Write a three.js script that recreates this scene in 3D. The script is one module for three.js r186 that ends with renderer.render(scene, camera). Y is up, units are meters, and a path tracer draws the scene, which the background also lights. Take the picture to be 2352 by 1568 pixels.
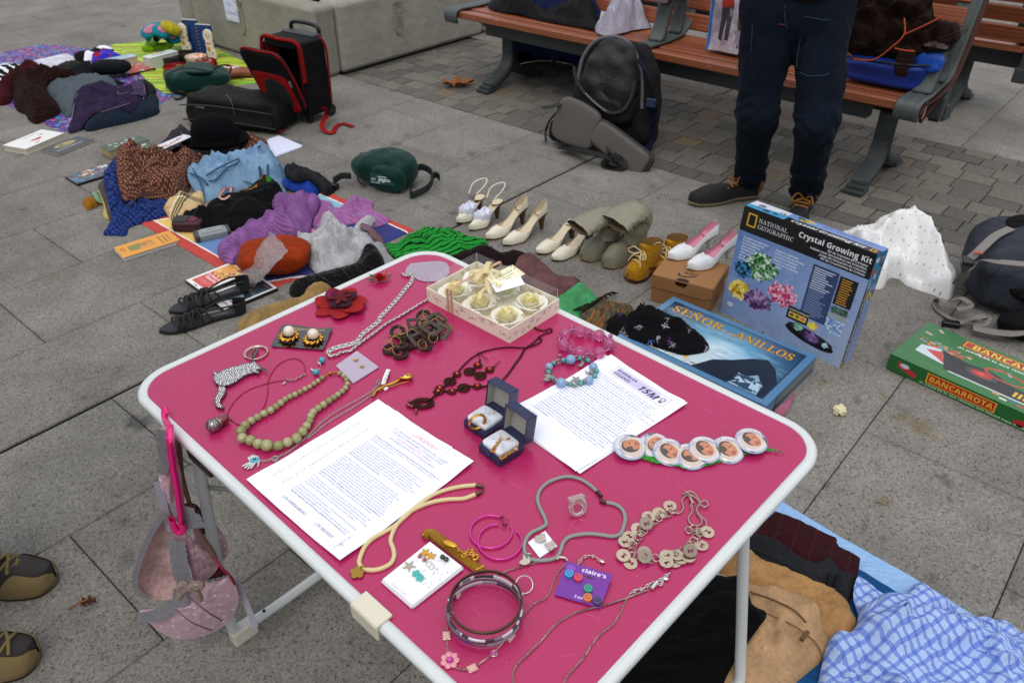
import*as THREE from 'three';
import{RoundedBoxGeometry}from 'three/addons/geometries/RoundedBoxGeometry.js';
import{MarchingCubes}from 'three/addons/objects/MarchingCubes.js';
import{mergeGeometries,mergeVertices,toCreasedNormals}from 'three/addons/utils/BufferGeometryUtils.js';
import{createNoise2D,createNoise3D}from 'simplex-noise';
const scene=new THREE.Scene();
const CAM=1.62,FP=1820.2,PITCH=0.6090,ROLL=-0.0059;
const camera=new THREE.PerspectiveCamera(2*Math.atan(784 / FP)*180 / Math.PI,1024 / 682,0.05,300);
camera.position.set(0,CAM,0);
camera.rotation.set(-PITCH,0,ROLL,'YXZ');
camera.focus=1.75;camera.userData.fStop=7;
scene.add(camera);
const renderer=new THREE.WebGLRenderer({antialias:true});
renderer.toneMapping=THREE.LinearToneMapping;
renderer.toneMappingExposure=1.0;
renderer.shadowMap.enabled=true;
{
const W=256,H=128,d=new Float32Array(W*H*4);
for(let j=0;j<H;j++)for(let i=0;i<W;i++){
const el=(j + .5)/ H*Math.PI - Math.PI / 2,az=i / W*Math.PI*2;
let L;
if(el<0)L=0.32;
else L=0.42 + 0.88*Math.sin(el)+ 0.05*Math.sin(az*3 + el*4)*Math.cos(el)+ .04*Math.sin(az*7 - el*9)*Math.cos(el);
if(el>=0&&el<.3)L*=0.55 + 1.5*el;
const k=(j*W + i)*4,up=el<0?0:1;
d[k]=L*(up?.955:1);d[k + 1]=L*(up?.985:.98);d[k + 2]=L*(up?1.06:.93);d[k + 3]=1;
}
const t=new THREE.DataTexture(d,W,H,THREE.RGBAFormat,THREE.FloatType);
t.mapping=THREE.EquirectangularReflectionMapping;t.magFilter=t.minFilter=THREE.LinearFilter;t.wrapS=THREE.RepeatWrapping;t.needsUpdate=true;
scene.background=t;scene.environment=t;
}
const sun=new THREE.DirectionalLight(0xfff4e6,0.9);
sun.position.set(-1.2,9,2.2);sun.target.position.set(0,0,-3);
sun.castShadow=true;sun.shadow.radius=50;sun.shadow.mapSize.set(2048,2048);
Object.assign(sun.shadow.camera,{left:-7,right:7,top:7,bottom:-7,near:1,far:25});
scene.add(sun,sun.target);
const v3=(x,y,z)=>new THREE.Vector3(x,y,z);
const RT=v3(Math.cos(ROLL),0,0),FW=v3(0,-Math.sin(PITCH),-Math.cos(PITCH)),UP=v3(0,0,0);
{const r=v3(1,0,0),u=r.clone().cross(FW);RT.copy(r).multiplyScalar(Math.cos(ROLL)).addScaledVector(u,Math.sin(ROLL));UP.copy(r).multiplyScalar(-Math.sin(ROLL)).addScaledVector(u,Math.cos(ROLL));}
function G(x,y,h=0){const d=FW.clone().addScaledVector(RT,(x - 1176)/ FP).addScaledVector(UP,-(y - 784)/ FP);const t=(CAM - h)/ -d.y;return v3(d.x*t,h,d.z*t);}
const TT=0.631;
const T=(x,y,h=0)=>G(x,y,TT + h);
const UX=.656,UZ=-.755,VX=.755,VZ=.656;
const PV=(u,v,y=0)=>v3(u*UX + v*VX,y,u*UZ + v*VZ);
const UVROT=Math.atan2(.755,.656);
function rng(s){return()=>{s|=0;s=s + 0x6D2B79F5|0;let t=Math.imul(s ^ s>>>15,1|s);t=t + Math.imul(t ^ t>>>7,61|t)^ t;return((t ^ t>>>14)>>>0)/ 4294967296;};}
const R=rng(7),n2=createNoise2D(rng(11)),n3=createNoise3D(rng(12));
const rr=(a,b)=>a +(b - a)*R(),clamp=(x,a=0,b=1)=>Math.min(b,Math.max(a,x)),sm=(x)=>{x=clamp(x);return x*x*(3 - 2*x);},lerp=(a,b,t)=>a +(b - a)*t;
const used={};
function numbered(n){if(!(n in used)){used[n]=0;return n;}used[n]++;return n + '_' + String(used[n]).padStart(3,'0');}
function tag(o,label,category,group,kind){o.userData.label=label;if(category)o.userData.category=category;if(group)o.userData.group=group;if(kind)o.userData.kind=kind;return o;}
function thing(name,label,category,at=v3(0,0,0),turn=0,group){const o=new THREE.Group();o.name=numbered(name);o.position.copy(at);o.rotation.y=turn;scene.add(o);return tag(o,label,category,group);}
function mesh(name,geo,mat,parent,label){const m=new THREE.Mesh(Array.isArray(geo)?merge(geo):geo,mat);m.name=name;m.castShadow=m.receiveShadow=true;parent.add(m);if(label)m.userData.label=label;return m;}
function wmesh(name,geo,mat,parent,label){let p=parent;while(p.parent&&p.parent!==scene)p=p.parent;const g=Array.isArray(geo)?merge(geo):geo;g.translate(-p.position.x,-p.position.y,-p.position.z);if(parent!==p)g.translate(-parent.position.x,-parent.position.y,-parent.position.z);return mesh(name,g,mat,parent,label);}
const stuff=m=>{m.userData.kind='stuff';return m;};
function merge(a){const keep=['position','normal','uv'];return mergeGeometries(a.map(g=>{g=g.index?g.toNonIndexed():g;for(const k of Object.keys(g.attributes))if(!keep.includes(k))g.deleteAttribute(k);if(!g.attributes.uv)g.setAttribute('uv',new THREE.BufferAttribute(new Float32Array(g.attributes.position.count*2),2));return g;}));}
function copyOf(o,label,at,turn){const c=o.clone();c.name=numbered(o.name.replace(/_\d\d\d$/,''));c.userData={...o.userData};if(label)c.userData.label=label;if(at)c.position.copy(at);if(turn!==undefined)c.rotation.y=turn;scene.add(c);return c;}
const C=h=>new THREE.Color(h);
const mats={};
function M(color,rough=.7,x={}){const k=color + '|' + rough + '|' + Object.entries(x).map(([a,b])=>a +(b?.uuid||b)).join();return mats[k]||=new THREE.MeshPhysicalMaterial({color:C(color),roughness:rough,metalness:0,side:THREE.DoubleSide,...x});}
const metal=(c,r=.3)=>M(c,r,{metalness:1});
function tex(w,h,draw,rx=1,ry=1){const c=document.createElement('canvas');c.width=w;c.height=h;const g=c.getContext('2d');draw(g,w,h);const t=new THREE.CanvasTexture(c);t.colorSpace=THREE.SRGBColorSpace;t.wrapS=t.wrapT=THREE.RepeatWrapping;t.repeat.set(rx,ry);return t;}
function dataTex(n,f,rx=1,srgb=false){const d=new Uint8Array(n*n*4);for(let j=0;j<n;j++)for(let i=0;i<n;i++){const v=f(i / n,j / n,i,j),k=(j*n + i)*4;if(Array.isArray(v)){d[k]=v[0];d[k + 1]=v[1];d[k + 2]=v[2];}else d[k]=d[k + 1]=d[k + 2]=clamp(v)*255;d[k + 3]=255;}const t=new THREE.DataTexture(d,n,n);t.magFilter=t.minFilter=THREE.LinearFilter;t.wrapS=t.wrapT=THREE.RepeatWrapping;t.repeat.set(rx,rx);if(srgb)t.colorSpace=THREE.SRGBColorSpace;t.needsUpdate=true;return t;}
const tn=(x,y,f,s=0)=>{const a=x*Math.PI*2,b=y*Math.PI*2,r=f /(Math.PI*2);return .5*(n3(Math.cos(a)*r + s,Math.sin(a)*r + s*2,Math.cos(b)*r)+ n3(Math.sin(b)*r + 40 + s,Math.cos(a)*r - 9,Math.sin(a)*r));};
const LAT={};const vn=(x,y,n,s=0)=>{const L=LAT[n + '_' + s]||=(()=>{const r=rng(n*31 + s*7 + 1);return Float32Array.from({length:n*n},r);})();const X=x*n,Y=y*n,i=Math.floor(X),j=Math.floor(Y),f=X - i,g=Y - j,a=(p,q)=>L[((q % n + n)% n)*n +(p % n + n)% n];return((a(i,j)*(1 - f)+ a(i + 1,j)*f)*(1 - g)+(a(i,j + 1)*(1 - f)+ a(i + 1,j + 1)*f)*g)*2 - 1;};
const B_FLEECE=dataTex(256,(x,y)=>.5 + .25*vn(x,y,26)+ .25*vn(x,y,60,3),5);
const B_WEAVE=dataTex(128,(x,y)=>.5 + .25*Math.sin(x*Math.PI*64)*Math.sin(y*Math.PI*64)+ .2*vn(x,y,9),8);
const B_RIB=dataTex(128,(x,y)=>.5 + .5*Math.sin(y*Math.PI*2*10)*(.8 + .2*Math.sin(x*Math.PI*40)),10);
const B_FUZZ=dataTex(256,(x,y)=>clamp(.5 + .5*vn(x,y,40,5)+ .3*vn(x,y,90,8)),4);
const B_FINE=dataTex(256,(x,y)=>.5 + .5*vn(x,y,70,2),3);
const C_NOISE=dataTex(256,(x,y)=>{const v=222 + 26*vn(x,y,8)+ 14*vn(x,y,50,4)+(R()- .5)*16;return[v,v,v];},4,true);
const B_CREASE=dataTex(512,(x,y)=>{const a=.05*vn(x,y,6,3),b=.05*vn(x,y,6,5),q=u=>Math.pow(Math.abs(u),.6);return .72*q(vn(x + a + .5,y*1 + b,9,1))+ .26*q(vn(x - b,y + a*2,21,2))+ .1*vn(x,y,90,7);},2.3);
const fabric=(color,o={})=>M(color,o.rough??.95,{map:o.map??C_NOISE,bumpMap:o.bump??B_CREASE,bumpScale:o.bs??(o.bump?.0012:.006),sheen:o.sheen??.03,sheenRoughness:.8,sheenColor:C(0xffffff),specularIntensity:o.spec??.3});
const rep=(t,rx,ry=rx)=>{const c=t.clone();c.repeat.set(rx,ry);c.needsUpdate=true;return c;};
function curve(pts,closed=false){return new THREE.CatmullRomCurve3(pts,closed,'centripetal');}
function tube(pts,r,seg,closed=false,rs=6){return new THREE.TubeGeometry(curve(pts,closed),seg??pts.length*6,r,rs,closed);}
function line3(a,b,r,rs=8){const d=b.clone().sub(a),g=new THREE.CylinderGeometry(r,r,d.length(),rs);g.applyQuaternion(new THREE.Quaternion().setFromUnitVectors(v3(0,1,0),d.clone().normalize()));const m=a.clone().add(b).multiplyScalar(.5);return g.translate(m.x,m.y,m.z);}
function rbox(w,h,d,r=.004,s=2){return new RoundedBoxGeometry(w,h,d,s,Math.min(r,w / 2.02,h / 2.02,d / 2.02));}
function boxAt(w,h,d,x,y,z,r){return(r?rbox(w,h,d,r):new THREE.BoxGeometry(w,h,d)).translate(x,y,z);}
function loft(rings,{close=true,cap0=false,cap1=false,uv=[1,1]}={}){
const n=rings[0].length,m=rings.length,pos=[],uvs=[],idx=[],N=close?n + 1:n;
for(let i=0;i<m;i++)for(let j=0;j<N;j++){const p=rings[i][j % n];pos.push(p.x,p.y,p.z);uvs.push(j /(N - 1)*uv[0],i /(m - 1)*uv[1]);}
for(let i=0;i<m - 1;i++)for(let j=0;j<N - 1;j++){const a=i*N + j,b=a + 1,c=a + N,d=c + 1;idx.push(a,b,d,a,d,c);}
for(const[c,i]of[[cap0,0],[cap1,m - 1]])if(c){const q=v3(0,0,0);rings[i].forEach(p=>q.add(p));q.multiplyScalar(1 / n);const k=pos.length / 3;pos.push(q.x,q.y,q.z);uvs.push(.5,i?uv[1]:0);for(let j=0;j<N - 1;j++)i?idx.push(i*N + j,i*N + j + 1,k):idx.push(i*N + j + 1,i*N + j,k);}
const g=new THREE.BufferGeometry();g.setAttribute('position',new THREE.Float32BufferAttribute(pos,3));g.setAttribute('uv',new THREE.Float32BufferAttribute(uvs,2));g.setIndex(idx);g.computeVertexNormals();return g;
}
function puff(w,h,d,e=.6,f,nu=40,nv=26){
const P=(c,k)=>Math.sign(c)*Math.pow(Math.abs(c),k),rings=[];
for(let i=0;i<=nv;i++){const a=-Math.PI / 2 + Math.PI*(.002 + .996*i / nv),r=[];for(let j=0;j<nu;j++){const b=j / nu*Math.PI*2;const p=v3(w / 2*P(Math.cos(a),e)*P(Math.cos(b),e),h / 2*P(Math.sin(a),e),d / 2*P(Math.cos(a),e)*P(Math.sin(b),e));if(f)f(p);r.push(p);}rings.push(r);}
return loft(rings,{cap0:true,cap1:true,uv:[(w + d)*2,h*1.5]});
}
function plate(pts,th,bevel=0,holes=[]){const s=new THREE.Shape(pts.map(p=>new THREE.Vector2(p[0],-p[1])));for(const h of holes)s.holes.push(new THREE.Path(h.map(p=>new THREE.Vector2(p[0],-p[1]))));const g=new THREE.ExtrudeGeometry(s,{depth:Math.max(th - bevel*2,.0001),bevelEnabled:bevel>0,bevelThickness:bevel,bevelSize:bevel,bevelOffset:-bevel,bevelSegments:2,curveSegments:12});g.rotateX(-Math.PI / 2).translate(0,bevel,0);return g;}
const circ=(r,n=20,cx=0,cz=0,ry=r)=>Array.from({length:n},(_,i)=>[cx + r*Math.cos(i / n*6.28319),cz + ry*Math.sin(i / n*6.28319)]);
const star=(r,k=5,q=.45,a0=0)=>Array.from({length:k*2},(_,i)=>{const a=a0 + i /(k*2)*6.28319,s=i % 2?r*q:r;return[s*Math.cos(a),s*Math.sin(a)];});
const flowerOut=(r,k=5,n=60,q=.25)=>Array.from({length:n},(_,i)=>{const a=i / n*6.28319,s=r*(1 - q + q*Math.abs(Math.cos(a*k / 2)));return[s*Math.cos(a),s*Math.sin(a)];});
function frame(A,B){const dx=B.x - A.x,dz=B.z - A.z;return{at:A,turn:Math.atan2(-dz,dx),len:Math.hypot(dx,dz)};}
function toLocal(A,turn,P){const dx=P.x - A.x,dz=P.z - A.z,c=Math.cos(turn),s=Math.sin(turn);return[dx*c - dz*s,dx*s + dz*c];}
function sheetGeo(w,d,y,th=.0006){const g=new THREE.BoxGeometry(w,th,Math.abs(d)),p=g.attributes.position,u=g.attributes.uv;for(let i=0;i<p.count;i++)u.setXY(i,p.getX(i)/ w + .5,1 -(p.getZ(i)+ d / 2)/ d);return g.translate(w / 2,y + th / 2,d / 2);}
function along(pts,step,closed=false){const c=curve(pts,closed);c.arcLengthDivisions=600;const L=c.getLength(),n=Math.max(2,Math.round(L / step)),o=[];for(let i=0;i<=n -(closed?1:0);i++){const t=i / n;o.push([c.getPointAt(t),c.getTangentAt(t)]);}return o;}
function chainGeo(pts,link,wire,closed=false,oval=1.35){
return along(pts,link*1.25,closed).map(([p,t],i)=>{const g=new THREE.TorusGeometry(link*.5,wire,5,9).scale(oval,1,1);g.rotateX(i % 2?1.25:.45).rotateY(Math.atan2(-t.z,t.x));return g.translate(p.x,p.y,p.z);});
}
const TP=(l,h=.002)=>l.map(p=>T(p[0],p[1],p[2]??h));
function txt(g,s,x,y,px,col='#000',o={}){g.save();g.translate(x,y);if(o.rot)g.rotate(o.rot);if(o.sx)g.scale(o.sx,1);g.font=`${o.st || ''} ${px}px ${o.f || 'sans-serif'}`;g.fillStyle=col;g.textAlign=o.al||'left';g.textBaseline='alphabetic';if(o.stroke){g.lineWidth=o.lw||px*.12;g.strokeStyle=o.stroke;g.lineJoin='round';g.strokeText(s,0,0);}g.fillText(s,0,0);g.restore();}
const rect=(g,x,y,w,h,c)=>{g.fillStyle=c;g.fillRect(x,y,w,h);};
const poly=(g,pts,c)=>{g.fillStyle=c;g.beginPath();pts.forEach((p,i)=>i?g.lineTo(p[0],p[1]):g.moveTo(p[0],p[1]));g.closePath();g.fill();};
const ell=(g,x,y,a,b,c,rot=0)=>{g.fillStyle=c;g.beginPath();g.ellipse(x,y,a,b,rot,0,7);g.fill();};
function speck(g,w,h,n,cols,s0,s1,al=1){g.globalAlpha=al;for(let i=0;i<n;i++){const s=rr(s0,s1);ell(g,R()*w,R()*h,s,s*rr(.5,1),cols[R()*cols.length|0],R()*3);}g.globalAlpha=1;}
const HX=-3.6,HZ=-7.2,HC=.01,HW=620,HH=700,HM=new Float32Array(HW*HH);
const hAt=(x,z)=>{const i=clamp((x - HX)/ HC,0,HW - 2),j=clamp((z - HZ)/ HC,0,HH - 2),a=i|0,b=j|0,f=i - a,g=j - b;return(HM[b*HW + a]*(1 - f)+ HM[b*HW + a + 1]*f)*(1 - g)+(HM[(b + 1)*HW + a]*(1 - f)+ HM[(b + 1)*HW + a + 1]*f)*g;};
const hPut=(x,z,y,r=1)=>{const i=Math.round((x - HX)/ HC),j=Math.round((z - HZ)/ HC);for(let b=j - r;b<=j + r;b++)for(let a=i - r;a<=i + r;a++)if(a>=0&&b>=0&&a<HW&&b<HH)HM[b*HW + a]=Math.max(HM[b*HW + a],y);};
const hSoft=(x,z,r)=>{let s=0,n=0;for(let a=-2;a<=2;a++)for(let b=-2;b<=2;b++){s +=hAt(x + a*r / 2,z + b*r / 2);n++;}return Math.max(s / n,hAt(x,z));};
function smoothPoly(P,n=110){const c=new THREE.CatmullRomCurve3(P.map(p=>v3(p[0],0,p[1])),true,'centripetal');return c.getPoints(n).slice(0,-1).map(p=>[p.x,p.z]);}
function sd(P,x,z){let inside=false,best=1e9,bx=0,bz=0;for(let i=0,j=P.length - 1;i<P.length;j=i++){const[x1,z1]=P[i],[x0,z0]=P[j];if((z1>z)!==(z0>z)&&x<(x0 - x1)*(z - z1)/(z0 - z1)+ x1)inside=!inside;const ex=x1 - x0,ez=z1 - z0,t=clamp(((x - x0)*ex +(z - z0)*ez)/(ex*ex + ez*ez + 1e-12)),qx=x0 + ex*t,qz=z0 + ez*t,d=(x - qx)**2 +(z - qz)**2;if(d<best){best=d;bx=qx;bz=qz;}}return[inside?Math.sqrt(best):-Math.sqrt(best),bx,bz];}
function segDist(L,x,z){let b=1e9;for(let i=0;i<L.length - 1;i++){const[x0,z0]=L[i],[x1,z1]=L[i + 1],ex=x1 - x0,ez=z1 - z0,t=clamp(((x - x0)*ex +(z - z0)*ez)/(ex*ex + ez*ez + 1e-12));b=Math.min(b,Math.hypot(x - x0 - ex*t,z - z0 - ez*t));}return b;}
let seedD=0;
const onH=(f,l,lift=.003)=>l.map(([x,y])=>{let h=.05;for(let k=0;k<18;k++){const q=G(...f(x,y),h);h=lerp(h,hAt(q.x,q.z),.5);}const q=G(...f(x,y),h);return v3(q.x,hAt(q.x,q.z)+ lift,q.z);});
function drapeGeo(o){
const hs=o.hs??.62;
const raw=o.out.map(p=>{const q=G(p[0],p[1],p[2]!==undefined?p[2]*hs:o.oh??.02);return[q.x,q.z];});
const P=o.sharp?raw:smoothPoly(raw),st=o.step??.011,th=o.dir??0,ct=Math.cos(th),sn=Math.sin(th),k=++seedD*7.31;
const loc=P.map(([x,z])=>[x*ct + z*sn,-x*sn + z*ct]);
const s0=Math.min(...loc.map(p=>p[0]))- st,s1=Math.max(...loc.map(p=>p[0]))+ st,t0=Math.min(...loc.map(p=>p[1]))- st,t1=Math.max(...loc.map(p=>p[1]))+ st;
const ns=Math.ceil((s1 - s0)/ st)+ 1,nt=Math.ceil((t1 - t0)/ st)+ 1,V=new Array(ns*nt),pos=[],uv=[],idx=[],put=[];
const ridges=(o.ridge||[]).map(r=>({...r,L:r.p.map(p=>{const q=G(p[0],p[1],p[2]!==undefined?p[2]*hs:o.oh??.03);return[q.x,q.z];})}));
const bumps=(o.bump||[]).map(b=>{const q=G(b[0],b[1],b[4]??o.oh??.04);return{x:q.x,z:q.z,r:b[2],h:b[3]};});
const ks=(o.fs??2.2),kt=(o.ft??9),A=(o.fold??.016)*(o.hs?1:.8),r=o.r??.018,w=o.w??.1,h=(o.h??.03)*hs,t=o.th??.006;
let uvq=null;if(o.uvq){const[a,b,c]=o.uvq.map(p=>{const q=G(p[0],p[1],o.oh??.01);return[q.x,q.z];});const e=[b[0]- a[0],b[1]- a[1]],f=[c[0]- a[0],c[1]- a[1]],D=e[0]*f[1]- e[1]*f[0];uvq=(x,z)=>{const X=x - a[0],Z=z - a[1];return[(X*f[1]- Z*f[0])/ D,1 -(e[0]*Z - e[1]*X)/ D];};}
for(let i=0;i<ns;i++)for(let j=0;j<nt;j++){
let s=s0 + i*st,tt=t0 + j*st,x=s*ct - tt*sn,z=s*sn + tt*ct;const[d,bx,bz]=sd(P,x,z);
if(d<-st*1.5)continue;
let dd=d;if(d<0){x=bx;z=bz;dd=0;s=x*ct + z*sn;tt=-x*sn + z*ct;}
const wx=n2(s*1.7 + k,tt*1.7)*.28,wy=n2(s*1.9 - k,tt*1.9 + 5)*.2;
const q=u=>Math.pow(1 - Math.abs(u),1.7);
let f=Math.pow(Math.abs(n2((s + wx)*ks + k,(tt + wy)*kt)),.75)*.95 + Math.abs(n2((s - wy)*ks*2.3 + k*2,(tt + wx)*kt*2.1))*.32 + q(n2(s*5 + tt*4 + k,tt*6 - s*5))*.3 - .42 + .13*(Math.abs(n2((s + wy)*9,(tt + wx)*24 + k))- .4)*(o.fine??1)+(o.pinch??.5)*(Math.pow(1 - Math.abs(n2((s + wx*1.3)*1.6 + k*3,(tt + wy*1.3)*4.2)),9)+ .6*Math.pow(1 - Math.abs(n2((s*.8 + tt*.6 + wy)*2.2 - k,(tt*.8 - s*.6 + wx)*5)),10)- .18);
const e=clamp(dd / r),roll=Math.sqrt(1 -(1 - e)**2),in2=sm(dd / w);
let y=Math.max(hSoft(x,z,o.soft??.035),0)+ .0012 + t*roll + h*in2 + A*f*(.25 + .75*in2)*roll + .002*n2(s*30,tt*30 + k)*roll;
for(const b of bumps)y +=hs*b.h*Math.exp(-((x - b.x)**2 +(z - b.z)**2)/(b.r*b.r))*roll;
for(const g of ridges){const D=segDist(g.L,x,z)*(1 + .18*n2(s*9 + k,tt*9));if(D<g.r)y +=hs*g.h*Math.sqrt(1 -(D / g.r)**2)*roll;}
if(!o.flat)y=Math.max(y,hAt(x,z)+ .0012);
V[i*nt + j]=pos.length / 3;
if(uvq)uv.push(...uvq(x,z));else uv.push(s,tt);
pos.push(x,y,z);if(d>=0)put.push([x,z,y]);
}
for(let i=0;i<ns - 1;i++)for(let j=0;j<nt - 1;j++){const a=V[i*nt + j],b=V[(i + 1)*nt + j],c=V[(i + 1)*nt + j + 1],d=V[i*nt + j + 1];if(a===undefined||b===undefined||c===undefined||d===undefined)continue;idx.push(a,d,c,a,c,b);}
if(!uvq)for(const ax of[0,1])for(let a=0;a<(ax?ns:nt);a++){let acc=null,prev=-1;for(let b=0;b<(ax?nt:ns);b++){const v=ax?V[a*nt + b]:V[b*nt + a];if(v===undefined){prev=-1;continue;}if(prev>=0){acc +=Math.hypot(pos[v*3]- pos[prev*3],(pos[v*3 + 1]- pos[prev*3 + 1])*(o.arc??.2),pos[v*3 + 2]- pos[prev*3 + 2]);uv[v*2 + ax]=acc;}else acc=acc===null?uv[v*2 + ax]:acc;prev=v;}}
const g=new THREE.BufferGeometry();g.setAttribute('position',new THREE.Float32BufferAttribute(pos,3));g.setAttribute('uv',new THREE.Float32BufferAttribute(uv,2));g.setIndex(idx);g.computeVertexNormals();
if(!o.noput)for(const p of put)hPut(...p,st>.011?1:1);
g.userData.c=raw.reduce((a,p)=>[a[0]+ p[0]/ raw.length,a[1]+ p[1]/ raw.length],[0,0]);
return g;
}
function drape(name,label,cat,mat,o){const g=drapeGeo(o),o2=thing(name,label,cat,v3(g.userData.c[0],0,g.userData.c[1]),0,o.group);wmesh(o.partName||'fabric',g,mat,o2);return o2;}
function drapePart(name,parent,mat,o){return wmesh(name,drapeGeo(o),mat,parent);}
function slabBook(name,label,cat,A,B,C,th,print,o={}){
const y0=o.y??0,pa=G(A[0],A[1],y0 + th),pb=G(B[0],B[1],y0 + th),pc=G(C[0],C[1],y0 + th),f=frame(pa,pb),[,d]=toLocal(pa,f.turn,pc);
const t=thing(name,label,cat,v3(pa.x,y0,pa.z),f.turn,o.group),W=f.len,D=Math.abs(d),zs=d / 2,e=o.over??.002;
if(o.case){mesh('case_shell',rbox(W,th - .001,D,.003).translate(W / 2,(th - .001)/ 2,zs),M(o.case,.35),t);mesh('cover_sheet',sheetGeo(W - .006,d - Math.sign(d)*.006,th - .001).translate(.003,.0004,Math.sign(d)*.003),M('#ffffff',.25,{map:print,clearcoat:.6,clearcoatRoughness:.15}),t);}
else{
const n=3;mesh('pages',rbox(W - e*2,th - .0032,D - e*2,.0012).translate(W / 2,th / 2,zs),M(o.pages||'#d8d2bf',.9,{bumpMap:rep(B_RIB,4,30),bumpScale:.0006}),t);
mesh('front_cover',sheetGeo(W,d,th - .0014,.0014),M('#ffffff',o.gloss??.32,{map:print,clearcoat:.3,clearcoatRoughness:.3}),t);
mesh('back_cover',boxAt(W,.0014,D,W / 2,.0012,zs),M(o.back||'#3a3f42',.5),t);
if(o.spine!==undefined)mesh('spine',o.spine?boxAt(.0014,th - .001,D,W,th / 2,zs):boxAt(W,th - .001,.0014,W / 2,th / 2,o.spineFar?0:d),M(o.spineCol||o.back||'#3a3f42',.4),t);
}
const c=Math.cos(f.turn),s=Math.sin(f.turn);if(!o.noput)for(let a=0;a<=W;a +=.008)for(let b=0;b<=D;b +=.008){const lz=b*Math.sign(d);hPut(pa.x + a*c + lz*s,pa.z - a*s + lz*c,y0 + th,0);}
return t;
}
const granite=dataTex(1024,(x,y)=>{
const a=vn(x,y,9,1),b=vn(x,y,256,2),c=vn(x,y,420,6),e=(R()- .5)*28,q=R();
let v=172 + 6*a + 17*b + 20*c + e;if(b + c<-.85)v -=32;if(b - c>1.05)v +=26;if(q>.994)v +=34;
return[clamp(v,30,250),clamp(v*.988,30,250),clamp(v*.962,30,250)];
},1,true);
const graniteB=dataTex(512,(x,y)=>.5 + .3*vn(x,y,128,2)+ .2*vn(x,y,256,4),2);
const slabMat=['#b2afaa','#aeaba6','#b5b2ad','#b0ada9'].map(c=>M(c,.93,{map:granite,bumpMap:graniteB,bumpScale:.0012,vertexColors:true}));
const gums=[];for(let i=0;i<620;i++){const cl=i % 2,u=cl?rr(1.2,4.6):rr(-1,11),v=cl?rr(-5,.6):rr(-8,1.4);gums.push([u*UX + v*VX,u*UZ + v*VZ,rr(.011,.026),rr(.3,.62),rr(1.1,2.2),R()*3]);}
for(const[x,y,r,k]of[[290,1195,.028,.35],[292,1285,.03,.35],[1405,870,0.02,.5],[860,1280,.05,.35],[1390,1510,.03,.3],[1980,1210,.02,.35],[2030,1240,.012,.4],[2140,1330,.02,.35],[990,190,.02,.4],[1120,1170,.02,.5],[320,970,.05,.55],[90,825,.02,.4],[1150,340,.02,.45],[1110,410,.02,.4],[1080,470,.02,.45],[1040,490,.022,.45],[1010,520,.02,.45],[430,1395,.06,.5],[575,955,.02,.35]]){const p=G(x,y);gums.push([p.x,p.z,r,k,1.5,R()*3]);}
const rust=[[2070,960,.05,.014],[2120,985,.05,.016],[2030,905,.02,.02],[2260,900,.02,.02],[1900,880,.02,.02],[2020,1150,.02,.02],[120,630,.02,.01],[1880,1000,.02,.01]].map(([x,y,a,b])=>{const p=G(x,y);return[p.x,p.z,a,b];});
function stain(x,z){
let k=1 + .12*n2(x*.7,z*.7)+ .11*n2(x*2.6 + 9,z*2.6)+ .08*n2(x*8,z*8 + 4)- .16*sm(n2(x*1.4 + 30,z*1.4)*1.8 - .5)*(.6 + .5*n2(x*14,z*14));
const u=x*UX + z*UZ;k*=.97 + .09*sm((u - 1)/ 3);
let c=[k,k,k*.995];
for(const[gx,gz,r,d,el,a]of gums){const ax=Math.cos(a),dx=x - gx,dz=z - gz;if(Math.abs(dx)>.12||Math.abs(dz)>.12)continue;const p=dx*ax + dz*Math.sin(a),q=(dz*ax - dx*Math.sin(a))*el,D=Math.hypot(p,q)/(r*(1 + .35*n2(x*60,z*60)));if(D<1.25){const f=1 - d*sm((1.25 - D)/ .5);c=c.map(v=>v*f);}}
for(const[gx,gz,a,b]of rust){const D=Math.hypot((x - gx)/ a,(z - gz)/(a*.8))*(1 + .7*n2(x*40,z*40));if(D<1){const f=sm((1 - D)*1.5)*.5;c=[c[0]*(1 - .25*f),c[1]*(1 - .5*f),c[2]*(1 - .95*f)];}}
return c;
}
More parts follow.
